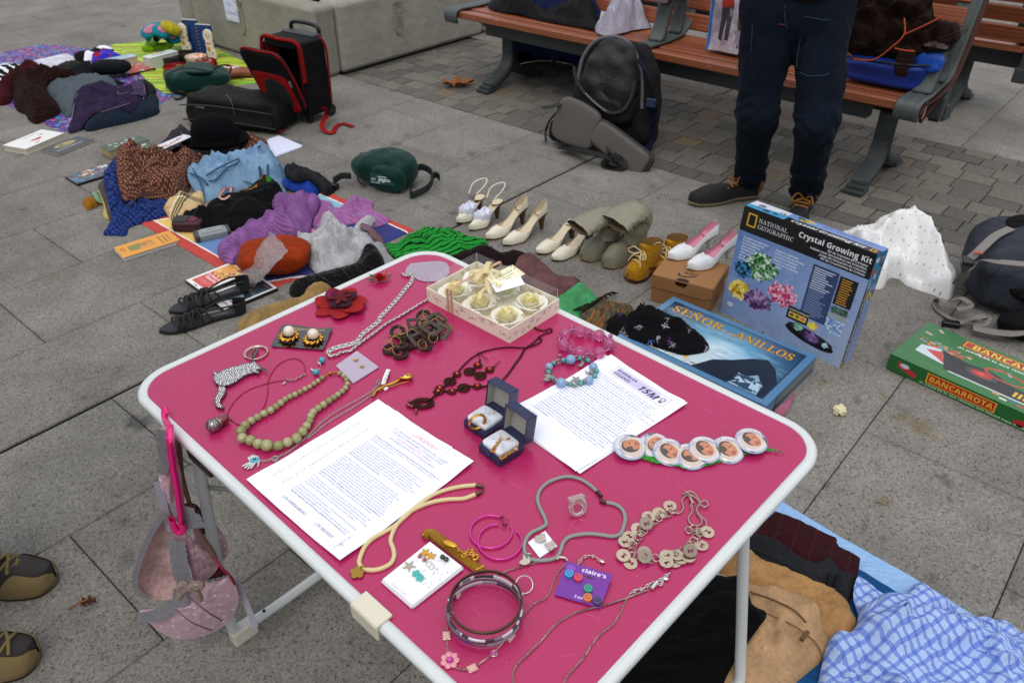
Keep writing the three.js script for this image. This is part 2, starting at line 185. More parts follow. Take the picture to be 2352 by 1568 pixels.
function slabGeo(u0,u1,v0,v1,ch,near){
const st=near?.018:.05,nu=Math.max(2,Math.ceil((u1 - u0 - ch*2)/ st)),nv=Math.max(2,Math.ceil((v1 - v0 - ch*2)/ st)),pos=[],uv=[],col=[],idx=[],ou=R()*3,ov=R()*3,tone=rr(.97,1.025),tl=rr(-.0012,.0012),tm=rr(-.0012,.0012);
const us=[u0,...Array.from({length:nu + 1},(_,i)=>u0 + ch +(u1 - u0 - 2*ch)*i / nu),u1],vs=[v0,...Array.from({length:nv + 1},(_,i)=>v0 + ch +(v1 - v0 - 2*ch)*i / nv),v1];
const cu=(u0 + u1)/ 2,cv=(v0 + v1)/ 2,N=vs.length;
us.forEach((u,i)=>vs.forEach((v,j)=>{const edge=!i||!j||i===us.length - 1||j===N - 1;const x=u*UX + v*VX,z=u*UZ + v*VZ;pos.push(x,(edge?-.006:0)+(u - cu)*tl +(v - cv)*tm,z);uv.push((u + ou)/ 1.1,(v + ov)/ 1.1);const s=stain(x,z),e=edge?.75:Math.min(i - 1,j - 1,us.length - 2 - i,N - 2 - j)<1?.95:1;col.push(s[0]*tone*e,s[1]*tone*e,s[2]*tone*e);}));
for(let i=0;i<us.length - 1;i++)for(let j=0;j<N - 1;j++){const a=i*N + j,b=a + N;idx.push(a,a + 1,b,a + 1,b + 1,b);}
const g=new THREE.BufferGeometry();g.setAttribute('position',new THREE.Float32BufferAttribute(pos,3));g.setAttribute('uv',new THREE.Float32BufferAttribute(uv,2));g.setAttribute('color',new THREE.Float32BufferAttribute(col,3));g.setIndex(idx);g.computeVertexNormals();return g;
}
{
const ground=new THREE.Mesh(new THREE.PlaneGeometry(240,240).rotateX(-Math.PI / 2).translate(0,-.0125,-60),M('#4c4a45',.97,{bumpMap:graniteB,bumpScale:.001}));ground.name='ground';ground.receiveShadow=true;ground.userData.kind='structure';scene.add(ground);
const pave=new THREE.Group();pave.name='pavement';pave.userData.kind='structure';scene.add(pave);
const L=.7135,W=.4815,list=[];
for(let k=-14;k<9;k++)for(let i=-3;i<19;i++){
const v0=-2.312 + k*W,u0=(k % 2?.31:.664)+(i - 1)*L,u1=u0 + L,v1=v0 + W;
const g=k===0?.008:.001;
for(const[a,b]of(u0<3.43&&u1>3.43&&v1>-4.5)?[[u0,3.43]]:(u0<4.75&&u1>4.75&&v1>-4.5)?[[4.75,u1]]:[[u0,u1]]){
if(v1>-4.5&&(a + b)/ 2>3.43&&(a + b)/ 2<4.75)continue;
if(b - a<.02)continue;
const c=PV((a + b)/ 2,(v0 + v1)/ 2);if(c.z>-.25||Math.abs(c.x)>-c.z*.85 + 1.2||c.z<-14)continue;
list.push([c.z,a + .001,b - .001,v0 + g,v1 -(k===-1?.008:.001)]);
}
}
list.sort((a,b)=>b[0]- a[0]);
const far=[];
list.forEach(([z,a,b,c,d],i)=>{if(i<300){const m=mesh(numbered('granite_slab'),slabGeo(a,b,c,d,.0022,z>-3.6),slabMat[R()*4|0],pave);m.castShadow=false;}else{const g=slabGeo(a,b,c,d,.004,false);far.push(g);}});
if(far.length){const m=new THREE.Mesh(mergeGeometries(far),slabMat[1]);m.name='far_slabs';stuff(m);pave.add(m);}
const outer=mesh('outer_paving',new THREE.PlaneGeometry(120,80).rotateX(-Math.PI / 2).translate(0,-.009,-52),M('#7c7a74',.95,{map:rep(granite,60,40)}),pave);outer.receiveShadow=true;
const strip=new THREE.Group();strip.name='cobble_strip';strip.userData.kind='structure';scene.add(strip);
const cobMat=['#a09c93','#96928a','#8b8881','#a5a198','#9b978f','#85827c','#a8967c','#9f907c'].map(c=>M(c,.9,{map:granite,bumpMap:graniteB,bumpScale:.003}));
const cob=Array.from({length:8},(_,k)=>{const g=rbox(1,.06,1,.01,2),p=g.attributes.position;for(let i=0;i<p.count;i++){const x=p.getX(i),z=p.getZ(i),y=p.getY(i);p.setXYZ(i,x*(.985 + .02*n2(z*3 + k,k)),y + .0025*n2(x*2 + k*3,z*2),z*(.985 + .02*n2(x*3 - k,k*2)));}const u=g.attributes.uv;for(let i=0;i<u.count;i++)u.setXY(i,p.getX(i)*.12 + k*.13,p.getZ(i)*.12 + k*.21);g.computeVertexNormals();return g;});
const cl=[];let u=3.434;
while(u<4.74){const w=Math.min(rr(.115,.13),4.748 - u);if(w<.05)break;let v=-4.5 + rr(0,.06);while(v<1.6){const len=rr(.11,.17);const c=PV(u + w / 2,v + len / 2);if(c.z<-.4&&Math.abs(c.x)<-c.z*.8 + .8)cl.push([c,w,len]);v +=len;}u +=w;}
cl.sort((a,b)=>b[0].z - a[0].z);
const rest=[];
cl.forEach(([c,w,len],i)=>{
const g=cob[R()*8|0],dirt=n2(c.x*1.3,c.z*1.3),mt=cobMat[R()<.06?6 +(R()*2|0):clamp(Math.floor(R()*4 + 1.2 + dirt*2),0,5)],turn=UVROT,y=-.03 + rr(-.002,.0015);
if(i<300){const m=mesh(numbered('cobblestone'),g,mt,strip);m.position.set(c.x,y,c.z);m.rotation.set(rr(-.012,.012),turn + rr(-.012,.012),rr(-.012,.012),'YXZ');m.scale.set(w - .003,1,len - .003);m.castShadow=false;}
else{const k=cobMat.indexOf(mt);(rest[k]||=[]).push(g.clone().scale(w - .003,1,len - .003).rotateY(turn + rr(-.012,.012)).translate(c.x,y,c.z));}
});
rest.forEach((a,k)=>{if(a?.length){const m=mesh(numbered('far_cobbles'),a,cobMat[k],strip);stuff(m);}});
}
{
const t=thing('planter','big square granite planter box with a rounded rim behind the red trolley bag','planter',PV(3.27,-4.53),UVROT);
const st=dataTex(512,(x,y)=>{const v=178 + 14*tn(x,y,4,3)+ 22*tn(x,y,70,2)+ 18*tn(x,y,140,5)+(R()- .5)*30;return[v,v*.98,v*.93];},1,true);
const gm=M('#e2e1dd',.92,{map:rep(st,2),bumpMap:graniteB,bumpScale:.003}),gm2=M('#d6d5cd',.92,{map:rep(st,2),bumpMap:graniteB,bumpScale:.003});
const wall=(x0,x1,z0,z1,m,n='wall_block')=>mesh(n,rbox(x1 - x0,.46,z1 - z0,.035,4).translate((x0 + x1)/ 2,.23,(z0 + z1)/ 2),m,t);
wall(0,.17,-1.55,0,gm2);wall(.004 + .17,1.62,-.2,-.002,gm);wall(1.626,2.6,-.2,-.002,gm);wall(0,2.6,-1.75,-1.555,gm);wall(2.4,2.6,-1.55,-.205,gm);
mesh('soil',boxAt(2.2,.02,1.36,1.29,.40,-.88),M('#4a3a2c',1,{bumpMap:B_FUZZ,bumpScale:.02}),t);
mesh('metal_edging',[boxAt(2.24,.05,.012,1.29,.44,-.206),boxAt(.012,.05,1.34,.176,.44,-.88)],metal('#2c2826',.6),t);
const em=(x,z,ry)=>{const g=new THREE.Group();g.name='crowned_shield';g.position.set(x,.27,z);g.rotation.y=ry;t.add(g);const sh=[[-.034,.07],[.034,.07],[.036,-.05],[.022,-.092],[0,-.105],[-.022,-.092],[-.036,-.05]];const S=new THREE.Shape(sh.map(p=>new THREE.Vector2(...p)));const mm=M('#8f8c78',.85,{bumpMap:graniteB,bumpScale:.002});
mesh('shield',[new THREE.ExtrudeGeometry(S,{depth:.006,bevelEnabled:true,bevelSize:.004,bevelThickness:.004,bevelSegments:2}),...[.02,0,-.02,-.04].map(y=>boxAt(.04,.007,.006,0,y,.012,.002)),line3(v3(-.025,.06,.011),v3(0,.035,.011),.004),line3(v3(.025,.06,.011),v3(0,.035,.011),.004)],mm,g);
mesh('crown',[rbox(.066,.014,.012,.003).translate(0,.082,.005),...[-.026,-.013,0,.013,.026].map(k=>line3(v3(k*.9,.088,.006),v3(k*1.25,.118 - Math.abs(k)*.2,.008),.006)),...[-.03,0,.03].map(k=>new THREE.SphereGeometry(.007,8,6).translate(k,.122 - Math.abs(k)*.2,.008))],mm,g);};
em(.72,0,0);em(0,-.88,-Math.PI / 2);
const sg=thing('paper_notice','white handwritten paper notice hanging on the left face of the granite planter','notice',PV(3.262,-5.5),UVROT - Math.PI / 2);
mesh('sheet',boxAt(.17,.26,.0012,0,.37,.004),M('#e8ebf6',.8,{map:tex(128,196,(g,w,h)=>{rect(g,0,0,w,h,'#f2f4fc');txt(g,'BUT',34,118,22,'#6a74c8');txt(g,'ECONOMIA?',8,160,21,'#6a74c8');rect(g,0,186,w,10,'#d8dcea');})}),sg);
}
const IRON=M('#33393a',.55,{bumpMap:B_FINE,bumpScale:.0006}),IRON2=M('#4a5150',.5,{bumpMap:B_FINE,bumpScale:.0006});
const woodT=(a,b,s)=>tex(512,64,(g,w,h)=>{rect(g,0,0,w,h,a);for(let i=0;i<150;i++){g.globalAlpha=rr(.05,.25);g.strokeStyle=R()<.6?b:'#d98a5c';g.lineWidth=rr(.5,2);g.beginPath();let y=R()*h;g.moveTo(0,y);for(let x=0;x<=w;x +=32){y +=rr(-1,1);g.lineTo(x,y);}g.stroke();}g.globalAlpha=1;for(let i=0;i<s;i++){g.globalAlpha=rr(.2,.6);rect(g,R()*w,R()*h,rr(2,16),rr(.5,2),'#c9a58c');}g.globalAlpha=1;},.6,6);
const woodM=[['#853f1e','#4e200d',30],['#8f4d2c','#5a2e1a',60],['#7d3a18','#4a1f0b',14],['#91512f','#5f301a',40]].map(a=>M('#ffffff',.42,{map:woodT(...a),clearcoat:.35,clearcoatRoughness:.4}));
function bench(label,at,turn){
const Lb=2.97,t=thing('park_bench',label,'bench',at,turn,'wooden benches standing back to back');
const slat=(n,x,y,w,th,tilt,i,z0=.05,z1=Lb - .05)=>{const g=rbox(w,th,z1 - z0,.008,3),u=g.attributes.uv,p=g.attributes.position;for(let k=0;k<u.count;k++)u.setXY(k,(p.getZ(k))*1.0 + i*.37,(p.getX(k)+ p.getY(k))*1.2 + i*.3);g.rotateZ(tilt);mesh(n,g.translate(x,y,(z0 + z1)/ 2),woodM[i % 4],t);};
slat('seat_slat',.045,.428,.095,.042,-.10,1);slat('seat_slat',.152,.43,.092,.036,-.05,0);slat('seat_slat',.262,.428,.105,.036,.05,2);slat('seat_slat',.375,.43,.1,.036,.12,3);
for(let i=0;i<5;i++)slat('back_slat',.452 + i*.036,.52 + i*.103,.088,.03,1.24,i +(i % 2));
const prof=[[.0,.385],[-.022,.40],[-.03,.43],[-.02,.452],[.01,.461],[.1,.458],[.2,.455],[.3,.457],[.39,.47],[.44,.50],[.5,.62],[.56,.78],[.62,.93],[.64,1.0],[.605,1.0],[.585,.94],[.52,.78],[.46,.62],[.41,.52],[.37,.495]];
const strap=(z,w,ext)=>{
const c=curve([[-.018,.385],[-.03,.415],[-.022,.452],[.012,.463],[.1,.46],[.2,.457],[.3,.459],[.385,.474],[.432,.51],[.48,.6],[.54,.76],[.60,.92],[.625,1.0]].map(p=>v3(p[0],p[1],0))),N=60,rings=[];
for(let i=0;i<=N;i++){const p=c.getPointAt(i / N),q=c.getTangentAt(i / N),nx=-q.y,ny=q.x,r=[];for(const[a,b]of[[-1,-.006],[-1,.004],[-.86,.008],[-.62,.008],[-.56,.005],[-.3,.005],[-.24,.008],[.24,.008],[.3,.005],[.56,.005],[.62,.008],[.86,.008],[1,.004],[1,-.006]])r.push(v3(p.x + nx*b,p.y + ny*b,z + a*w / 2));rings.push(r);}return loft(rings,{cap0:true,cap1:true});
};
mesh('cast_strap',strap(.055,.11),IRON2,t);mesh('cast_strap',strap(Lb - .055,.11),IRON2,t);mesh('cast_strap',strap(Lb / 2,.1),IRON2,t);
const arm=(z,w)=>{const c=curve([[.14,.462],[.175,.5],[.2,.57],[.215,.64],[.25,.672],[.3,.676]].map(p=>v3(p[0],p[1],0))),rings=[];for(let i=0;i<=20;i++){const p=c.getPointAt(i / 20),q=c.getTangentAt(i / 20);rings.push([[-1,-.012],[-1,.012],[-.6,.018],[.6,.018],[1,.012],[1,-.012]].map(([a,b])=>v3(p.x - q.y*b,p.y + q.x*b,z + a*w / 2)));}return loft(rings,{cap0:true,cap1:true});};
const arm2=(z,w)=>{const c=curve([[.34,.47],[.36,.51],[.37,.58],[.375,.65],[.37,.672]].map(p=>v3(p[0],p[1],0))),rings=[];for(let i=0;i<=14;i++){const p=c.getPointAt(i / 14),q=c.getTangentAt(i / 14);rings.push([[-1,-.01],[-1,.01],[1,.01],[1,-.01]].map(([a,b])=>v3(p.x - q.y*b,p.y + q.x*b,z + a*w / 2)));}return loft(rings,{cap0:true,cap1:true});};
for(const z of[Lb / 2,Lb - .055]){
const a=mesh('armrest',[arm(z,.085),arm2(z,.07),boxAt(.2,.012,.06,.32,.676,z,.003)],IRON2,t);
const s=new THREE.Shape();s.moveTo(-.15,-.03);s.lineTo(-.1,.012);s.quadraticCurveTo(0,.028,.14,.004);s.lineTo(.14,-.016);s.quadraticCurveTo(-.02,.002,-.12,-.036);s.closePath();
mesh('arm_cap',new THREE.ExtrudeGeometry(s,{depth:.085,bevelEnabled:true,bevelSize:.006,bevelThickness:.009,bevelSegments:2}).translate(.29,.702,z - .043),M('#4a3428',.45,{clearcoat:.3,clearcoatRoughness:.4,map:rep(woodM[2].map,2,2)}),a);
}
const wend=new THREE.Shape(prof.map(p=>new THREE.Vector2(p[0]+ .012,p[1]- .012)));
mesh('end_board',new THREE.ExtrudeGeometry(wend,{depth:.012,bevelEnabled:false}).translate(0,0,Lb + .0015),M('#7c4228',.55,{map:woodM[1].map}),t);
mesh('beam',[boxAt(.07,.07,Lb - .5,.12,.35,Lb / 2,.006),boxAt(.06,.1,Lb - .12,.29,.36,Lb / 2,.006)],IRON,t);
const br=z=>[boxAt(.05,.11,.07,.34,.36,z,.008),boxAt(.09,.16,.05,.40,.36,z,.008),boxAt(.05,.08,.07,.44,.31,z,.008)];
mesh('bracket',br(Lb - .02),IRON,t);mesh('bracket',br(.02),IRON,t);mesh('bracket',br(Lb / 2),IRON,t);
const foot=(z,s)=>{const c=curve([[.2,.34],[.2,.2],[.2 + s*.015,.14],[.2 + s*.06,.09],[.2 + s*.14,.055],[.2 + s*.21,.03]].map(p=>v3(p[0],p[1],z))),rings=[];for(let i=0;i<=26;i++){const p=c.getPointAt(i / 26),q=c.getTangentAt(i / 26),w=.04;rings.push([[-1,-.028],[-1,.02],[-.5,.028],[.5,.028],[1,.02],[1,-.028]].map(([a,b])=>v3(p.x - q.y*b,Math.max(.004,p.y + q.x*b),z + a*w)));}return[loft(rings,{cap0:true,cap1:true}),boxAt(.09,.02,.1,.2 + s*.24,.012,z,.005),boxAt(.07,.02,.088,.2 + s*.225,.03,z,.005),boxAt(.05,.02,.076,.2 + s*.205,.046,z,.005)];};
for(const z of[.36,Lb - .18]){const l=mesh('leg',[...foot(z,-1),...foot(z,1)],IRON,t);l.position.x=0;}
return t;
}
const B1=bench('long wooden slatted bench with iron armrests, behind the standing person',PV(3.835,-3.87),UVROT);
const B2=bench('second slatted bench turned away, its iron end showing behind the first bench',PV(5.62,-.75),UVROT + Math.PI);
const tA=.7616,tdx=Math.cos(tA),tdz=Math.sin(tA),tnx=-tdz,tnz=tdx,TC=v3(-.0996 + tdx*.006 + tnx*.006,0,-1.1889 + tdz*.006 + tnz*.006),TW=1.128,TL=.828;
const pink=tex(512,512,(g,w,h)=>{rect(g,0,0,w,h,'#ad235b');speck(g,w,h,2600,['#bd326c','#a31a55','#bf3a70'],.4,1.3,.22);speck(g,w,h,60,['#d58aa8','#8a1040'],.5,1.4,.5);for(let i=0;i<40;i++){g.globalAlpha=.32;g.strokeStyle='#e89ab5';g.lineWidth=.8;const x=R()*w,y=R()*h;g.beginPath();g.moveTo(x,y);g.lineTo(x + rr(-26,26),y + rr(-14,14));g.stroke();}g.globalAlpha=1;});
{
const t=thing('folding_table','pink topped folding camping table with a rounded white frame, covered in jewellery','table',TC,-tA);
const rr2=(w,l,r,n=14)=>{const o=[];for(const[cx,cz,a0]of[[w / 2 - r,l / 2 - r,0],[-w / 2 + r,l / 2 - r,1],[-w / 2 + r,-l / 2 + r,2],[w / 2 - r,-l / 2 + r,3]])for(let i=0;i<=n;i++){const a=(a0 + i / n)*Math.PI / 2;o.push([cx + r*Math.cos(a),cz + r*Math.sin(a),Math.cos(a),Math.sin(a)]);}return o;};
const top=plate(rr2(TW - .02,TL - .02,.085).map(p=>[p[0],p[1]]),.008);mesh('tabletop',top.translate(0,TT - .008,0),M('#ffffff',.26,{map:rep(pink,1.6,1.6),specularIntensity:1,bumpMap:rep(B_FINE,6),bumpScale:.00025}),t);
const sweep=(prof,w,l,r)=>{const P=rr2(w,l,r),rings=P.map(([x,z,nx,nz])=>prof.map(([o,y])=>v3(x + nx*o,y,z + nz*o)));rings.push(rings[0]);return loft(rings);};
const circP=(r,y,n=12,k=1)=>Array.from({length:n},(_,i)=>[r*Math.cos(i / n*6.2832),y + k*r*Math.sin(i / n*6.2832)]);
const fm=M('#d9dedd',.38,{clearcoat:.25,clearcoatRoughness:.3,bumpMap:rep(B_FINE,4),bumpScale:.0003});
mesh('rim',sweep([[-.004,TT - .014],[0,TT - .008],[0,TT - .001],[-.005,TT + .003],[-.012,TT + .0036],[-.0185,TT + .002],[-.02,TT - .002],[-.018,TT - .016]],TW,TL,.09),fm,t);
mesh('frame_tube',sweep(circP(.0095,TT - .0255),TW - .034,TL - .034,.08),fm,t);
const ln=(a,b,r)=>line3(v3(...a),v3(...b),r,14);
const legs=(xt,xb,z,zt=z)=>{const s=Math.sign(xt),pts=[v3(xt,TT - .035,-zt),v3(lerp(xt,xb,.5),TT*.5,-lerp(zt,z,.5)),v3(lerp(xt,xb,.86),.1,-lerp(zt,z,.86)),v3(xb,.045,-z + .012),v3(xb,.03,-z + .055),v3(xb,.03,0),v3(xb,.03,z - .055),v3(xb,.045,z - .012),v3(lerp(xt,xb,.86),.1,lerp(zt,z,.86)),v3(lerp(xt,xb,.5),TT*.5,lerp(zt,z,.5)),v3(xt,TT - .035,zt)];
const m=mesh('leg_frame',new THREE.TubeGeometry(new THREE.CatmullRomCurve3(pts,false,'centripetal'),160,.0118,14),M('#c6cbcb',.35,{clearcoat:.3}),t);
for(const q of[-1,1]){mesh('foot_cap',rbox(.03,.042,.06,.004).translate(xb,.021,q*(z - .028)),M('#c9c5b6',.6),m);mesh('hinge_plate',rbox(.05,.03,.012,.003).translate(xt,TT - .05,q*(zt + .004)),M('#c6cbcb',.4),m);mesh('screw',new THREE.SphereGeometry(.004,8,6).translate(xb + .004,.0425,q*(z - .085)),metal('#333',.4),m);}
for(const q of[-1,1])mesh('brace',ln([xt,.47,q*zt],[xt - s*.22,TT - .03,q*(zt - .01)],.005),M('#7e8282',.5),t);};
legs(-.345,-.345,.432,.382);legs(.45,.565,.262,.3);
mesh('latch',[rbox(.062,.006,.03,.002).translate(.234,TT + .0052,TL / 2 - .011),rbox(.062,.03,.005,.002).translate(.234,TT - .009,TL / 2 + .003)],M('#d8d2bd',.5),t,'cream plastic latch clipped over the table edge');
mesh('corner_clip',[boxAt(.085,.022,.03,-.31,TT - .062,.385,.004),...[-.02,.02].map(k=>new THREE.SphereGeometry(.004,8,6).translate(-.31 + k,TT - .052,.40))],M('#332a27',.4),t);
mesh('underside',boxAt(TW - .06,.012,TL - .06,0,TT - .0142,0),M('#8d8a84',.8),t);
}
const Z=(x0,y0,s)=>(x,y,h)=>h===undefined?[(x0 + x / s)*.57422,(y0 + y / s)*.57422]:[(x0 + x / s)*.57422,(y0 + y / s)*.57422,h];
const zA=Z(500,1000,1.96),zB=Z(1500,1100,1.96),zC=Z(1350,1850,1.78),zD=Z(2300,1600,1.96),zE=Z(1000,1500,1.96),zF=Z(500,1500,1.2736),zG=Z(0,1700,1.5208),zH=Z(1500,600,1.6786),zI=Z(2500,700,1.4737),zJ=Z(200,500,1.6786),zK=Z(2500,1900,1.4737),zL=Z(0,0,2.24),zM=Z(0,0,1.6786),zN=Z(2600,0,1.5708),zO=Z(1300,0,1.6786),zP=Z(3000,500,1.5684);
const zs=(f,l)=>l.map(p=>f(...p));
const tp=(f,l,h=.003)=>TP(zs(f,l),h);
const xz=l=>l.map(p=>[p.x,p.z]);
const pl=(f,l,h,th,bev=0)=>plate(xz(tp(f,l,h)),th,bev).translate(0,TT + h,0);
const onT=(name,label,cat,p,group)=>thing(name,label,cat,T(p[0],p[1],0),0,group);
const SPH=new THREE.SphereGeometry(1,22,16),SPHL=new THREE.SphereGeometry(1,9,7),FACET=new THREE.IcosahedronGeometry(1,1);
function bead(name,p,r,mat,parent,geo=SPH,sy=1){let q=parent;while(q.parent!==scene)q=q.parent;const m=mesh(name,geo,mat,parent);m.position.copy(p).sub(q.position);m.scale.set(r,r*sy,r);return m;}
const GOLD=metal('#d9a441',.24),GOLD2=metal('#b98a35',.35),SILV=metal('#d6d4d0',.22),SILV2=metal('#b9ab9b',.32),COPPER=metal('#4a2c22',.45),BRASS=metal('#a88a4e',.35);
const WHITEP=M('#eef0fb',.75);
const lorem1=['Un Banco de Tiempo es un sistema de intercambios de servicios por tiempo. En','él la unidad de intercambio no es el dinero, sino el tiempo empleado en realizar','el servicio, por ejemplo, la hora.','','Es un instrumento de desarrollo comunitario y cohesión social a partir de un','sistema de intercambios de servicios, basado en la idea de que en una','comunidad tod@s pueden aportar algo valioso, desde la reciprocidad y el apoyo','mutuo. Es también la demostración de que es posible construir sistemas','alternativos para afrontar las necesidades cotidianas, más allá de la riqueza','monetaria que se posea individualmente. No usa dinero, y sus dueños no buscan','obtener ganancias financieras. De hecho, no tiene dueños, porque no es un','banco comercial. Es un banco diferente.','','En un Banco de Tiempo los vecinos de un barrio intercambian entre ellos','servicios y conocimientos que tienen un valor en consideración al tiempo que','usan. La medida de cambio es la hora. Todos los servicios valen lo mismo','(cuidado de mayores, peluquería, acompañamiento, etc.) Las personas que','reciben servicios no lo hacen desde una base caritativa, sino sustentando la','reciprocidad. Es decir, se recibe un servicio, a cambio de prestar otro por el','mismo tiempo. El dividendo de este intercambio es la confianza y la cohesión','con nuestr@s vecin@s. Además, aprovecha los conocimientos y habilidades de','personas y grupos no suficientemente valorados en el mercado laboral (parados','mayores de 45 años, jubilados, amas de casa, etc.). Es un reconocimiento y','valoración a la dignidad, habilidades y conocimientos de estas personas.','','El 15M de Leganés, a través de la Comisión de Laboral, quiere fomentar y dar','forma a esta iniciativa. Para ello, se pone al servicio de Leganés para actuar','como intermediario y facilitar el intercambio de servicios que ayuden a afrontar','los problemas y dificultades de la vida cotidiana de nuestro pueblo.','','Si quieres formar parte de este proyecto o necesitas más información puedes','ponerte en contacto con nosotr@s, a través de','truequedeltiempopepiner@gmail.com o puedes acudir los lunes a plaza de','España (Leganés) a las 20:00 horas y preguntar por la Comisión de Laboral.'];
const flyer1=tex(1024,1448,(g,w,h)=>{rect(g,0,0,w,h,'#f3f5ff');txt(g,'¡¡¡URGENTE!!!',512,118,48,'#c33',{al:'center',f:'serif'});[['EL 15M QUIERE CREAR UN BANCO EN LEGANÉS','#4a4f8c'],['¿UN BANCO FINANCIERO? ¿UN BANCO ÉTICO?','#4a4f8c'],['NO, ES UN BANCO DEL TIEMPO','#b0405c'],['¿NO SABES QUÉ ES? TE LO EXPLICAMOS','#4a4f8c']].forEach((a,i)=>txt(g,a[0],512,172 + i*38,30,a[1],{al:'center',f:'serif'}));lorem1.forEach((l,i)=>{g.save();const W=g.measureText(l).width;txt(g,l,110,350 + i*27.5,22,'#4b4f86',{st:i % 11===0?'bold':''});g.restore();});txt(g,'¡¡TE ESPERAMOS!!',120,1352,34,'#303560',{st:'bold',f:'serif'});txt(g,'¡¡TE NECESITAMOS!!',560,1352,34,'#303560',{st:'bold',f:'serif'});});
const lorem2=['Aprovechando las fechas navideñas, desde la Asamblea 15M de Leganés','haremos el próximo domingo 30 de diciembre a las 12:00, nuestro','mercadillo de trueque. En estas fechas, marcadas por el consumismo','que nos imponen, el mercadillo de trueque es tu alternativa para llegar más','desahogado a la hoy más temida que nunca, cuesta de enero. Trae todo lo que','no uses para intercambiarlo por otras cosas, démosle más vida a todos','esos juguetes, todo lo que acumulamos en casa que se nos tornan inservibles, libros,','ropa. Puedes ofrecer lo que quieras y ya no necesites para','Desde la asamblea optamos siempre por buscar otra forma de vida, una','forma de escapar a lo impuesto y de conseguir un beneficio directo para','ambas partes sin intermediarios, intentando dejar de contribuir al','endeudamiento de los de abajo y al enriquecimiento de los de arriba. En','esta línea también tenemos proyectos en marcha como el intercambio de','libros, de texto en septiembre y de lectura cada trimestre, el banco del','tiempo, una forma de intercambiar servicios sin recurrir al dinero. La Huerta','Digna Pepinera, un grupo de consumo autogestionado y ecológico que trata','de ser responsable ya no solo con el medio ambiente y tratando de favorecer','una alimentación sana sino con una relación justa campo-ciudad y con unos','precios justos para los agricultores y asequibles para los consumidores.','El trueque es la forma de intercambio más antigua del mundo y se basa en','intercambiar productos sin dinero. En la actualidad nos enfrentamos a uno de','los mayores desafíos que nos ha tocado vivir. La crisis económica y ecológica','generada por un desarrollo que no ha medido sus consecuencias. Con esta','iniciativa pretendemos fomentar otras formas de consumo posibles, más','conscientes y solidarias y comprometidas con nuestro entorno','y medio ambiente.','','¡Ven, difunde!'];
const flyer2=tex(1024,1448,(g,w,h)=>{rect(g,0,0,w,h,'#f3f5ff');g.strokeStyle='#33386a';g.lineWidth=4;g.strokeRect(190,70,700,150);rect(g,215,84,560,122,'#c9c4ea');txt(g,'ASAMBLEA',222,136,50,'#15151f',{st:'bold'});txt(g,'LEGANÉS',222,194,50,'#15151f',{st:'bold'});txt(g,'15M',540,200,118,'#0c0c12',{st:'bold italic'});g.lineWidth=6;g.strokeStyle='#333a6e';for(const r of[18,30]){g.beginPath();g.arc(832,130,r,0,7);g.stroke();}rect(g,812,166,40,22,'#333a6e');lorem2.forEach((l,i)=>txt(g,l,100,300 + i*34,24,'#50548f',{st:i % 3===1?'bold':'italic'}));});
function paper(name,label,A,B,h,t,group,w=.21,d=.297){const a=T(A[0],A[1],h),b=T(B[0],B[1],h),f=frame(a,b),o=thing(name,label,'paper',v3(a.x,TT,a.z),f.turn,group);const g=new THREE.PlaneGeometry(w,d,14,18).rotateX(-Math.PI / 2).translate(w / 2,0,d / 2),p=g.attributes.position;for(let i=0;i<p.count;i++){const x=p.getX(i),z=p.getZ(i);p.setY(i,h + .0009*n2(x*9 + h*900,z*8)+ .0035*sm((Math.abs(x / w - .5)+ Math.abs(z / d - .5)- .74)*4));}g.computeVertexNormals();mesh('sheet',[g,g.clone().translate(0,-.0002,0)],M('#ffffff',.7,{map:t}),o);return o;}
const gf1='flyers about a time bank',gf2='flyers about a barter market';
paper('printed_sheet','undermost URGENTE flyer, its left text column peeking out of the stack',[868.7,919],[1045.1,1034.1],.0012,flyer1,gf1);
paper('printed_sheet','middle URGENTE flyer, only a thin column of letters showing under the top one',[889,932.2],[1065.4,1047.3],.0026,flyer1,gf1);
paper('printed_sheet','topmost URGENTE flyer of the fanned stack beside the cream cord necklace',[909.7,945.7],[1086.1,1060.8],.004,flyer1,gf1);
const z2=Z(2100,1100,1.7423);
paper('printed_sheet','lower 15M assembly flyer, its edge showing behind the top one',z2(560,562),z2(1122,888),.0012,flyer2,gf2);
paper('printed_sheet','top 15M assembly flyer, lying under the blue bead bracelet',z2(600,560),z2(1150,910),.0028,flyer2,gf2);
const NAVY=M('#14204f',.42,{clearcoat:.35,clearcoatRoughness:.35,bumpMap:B_FINE,bumpScale:.0004});
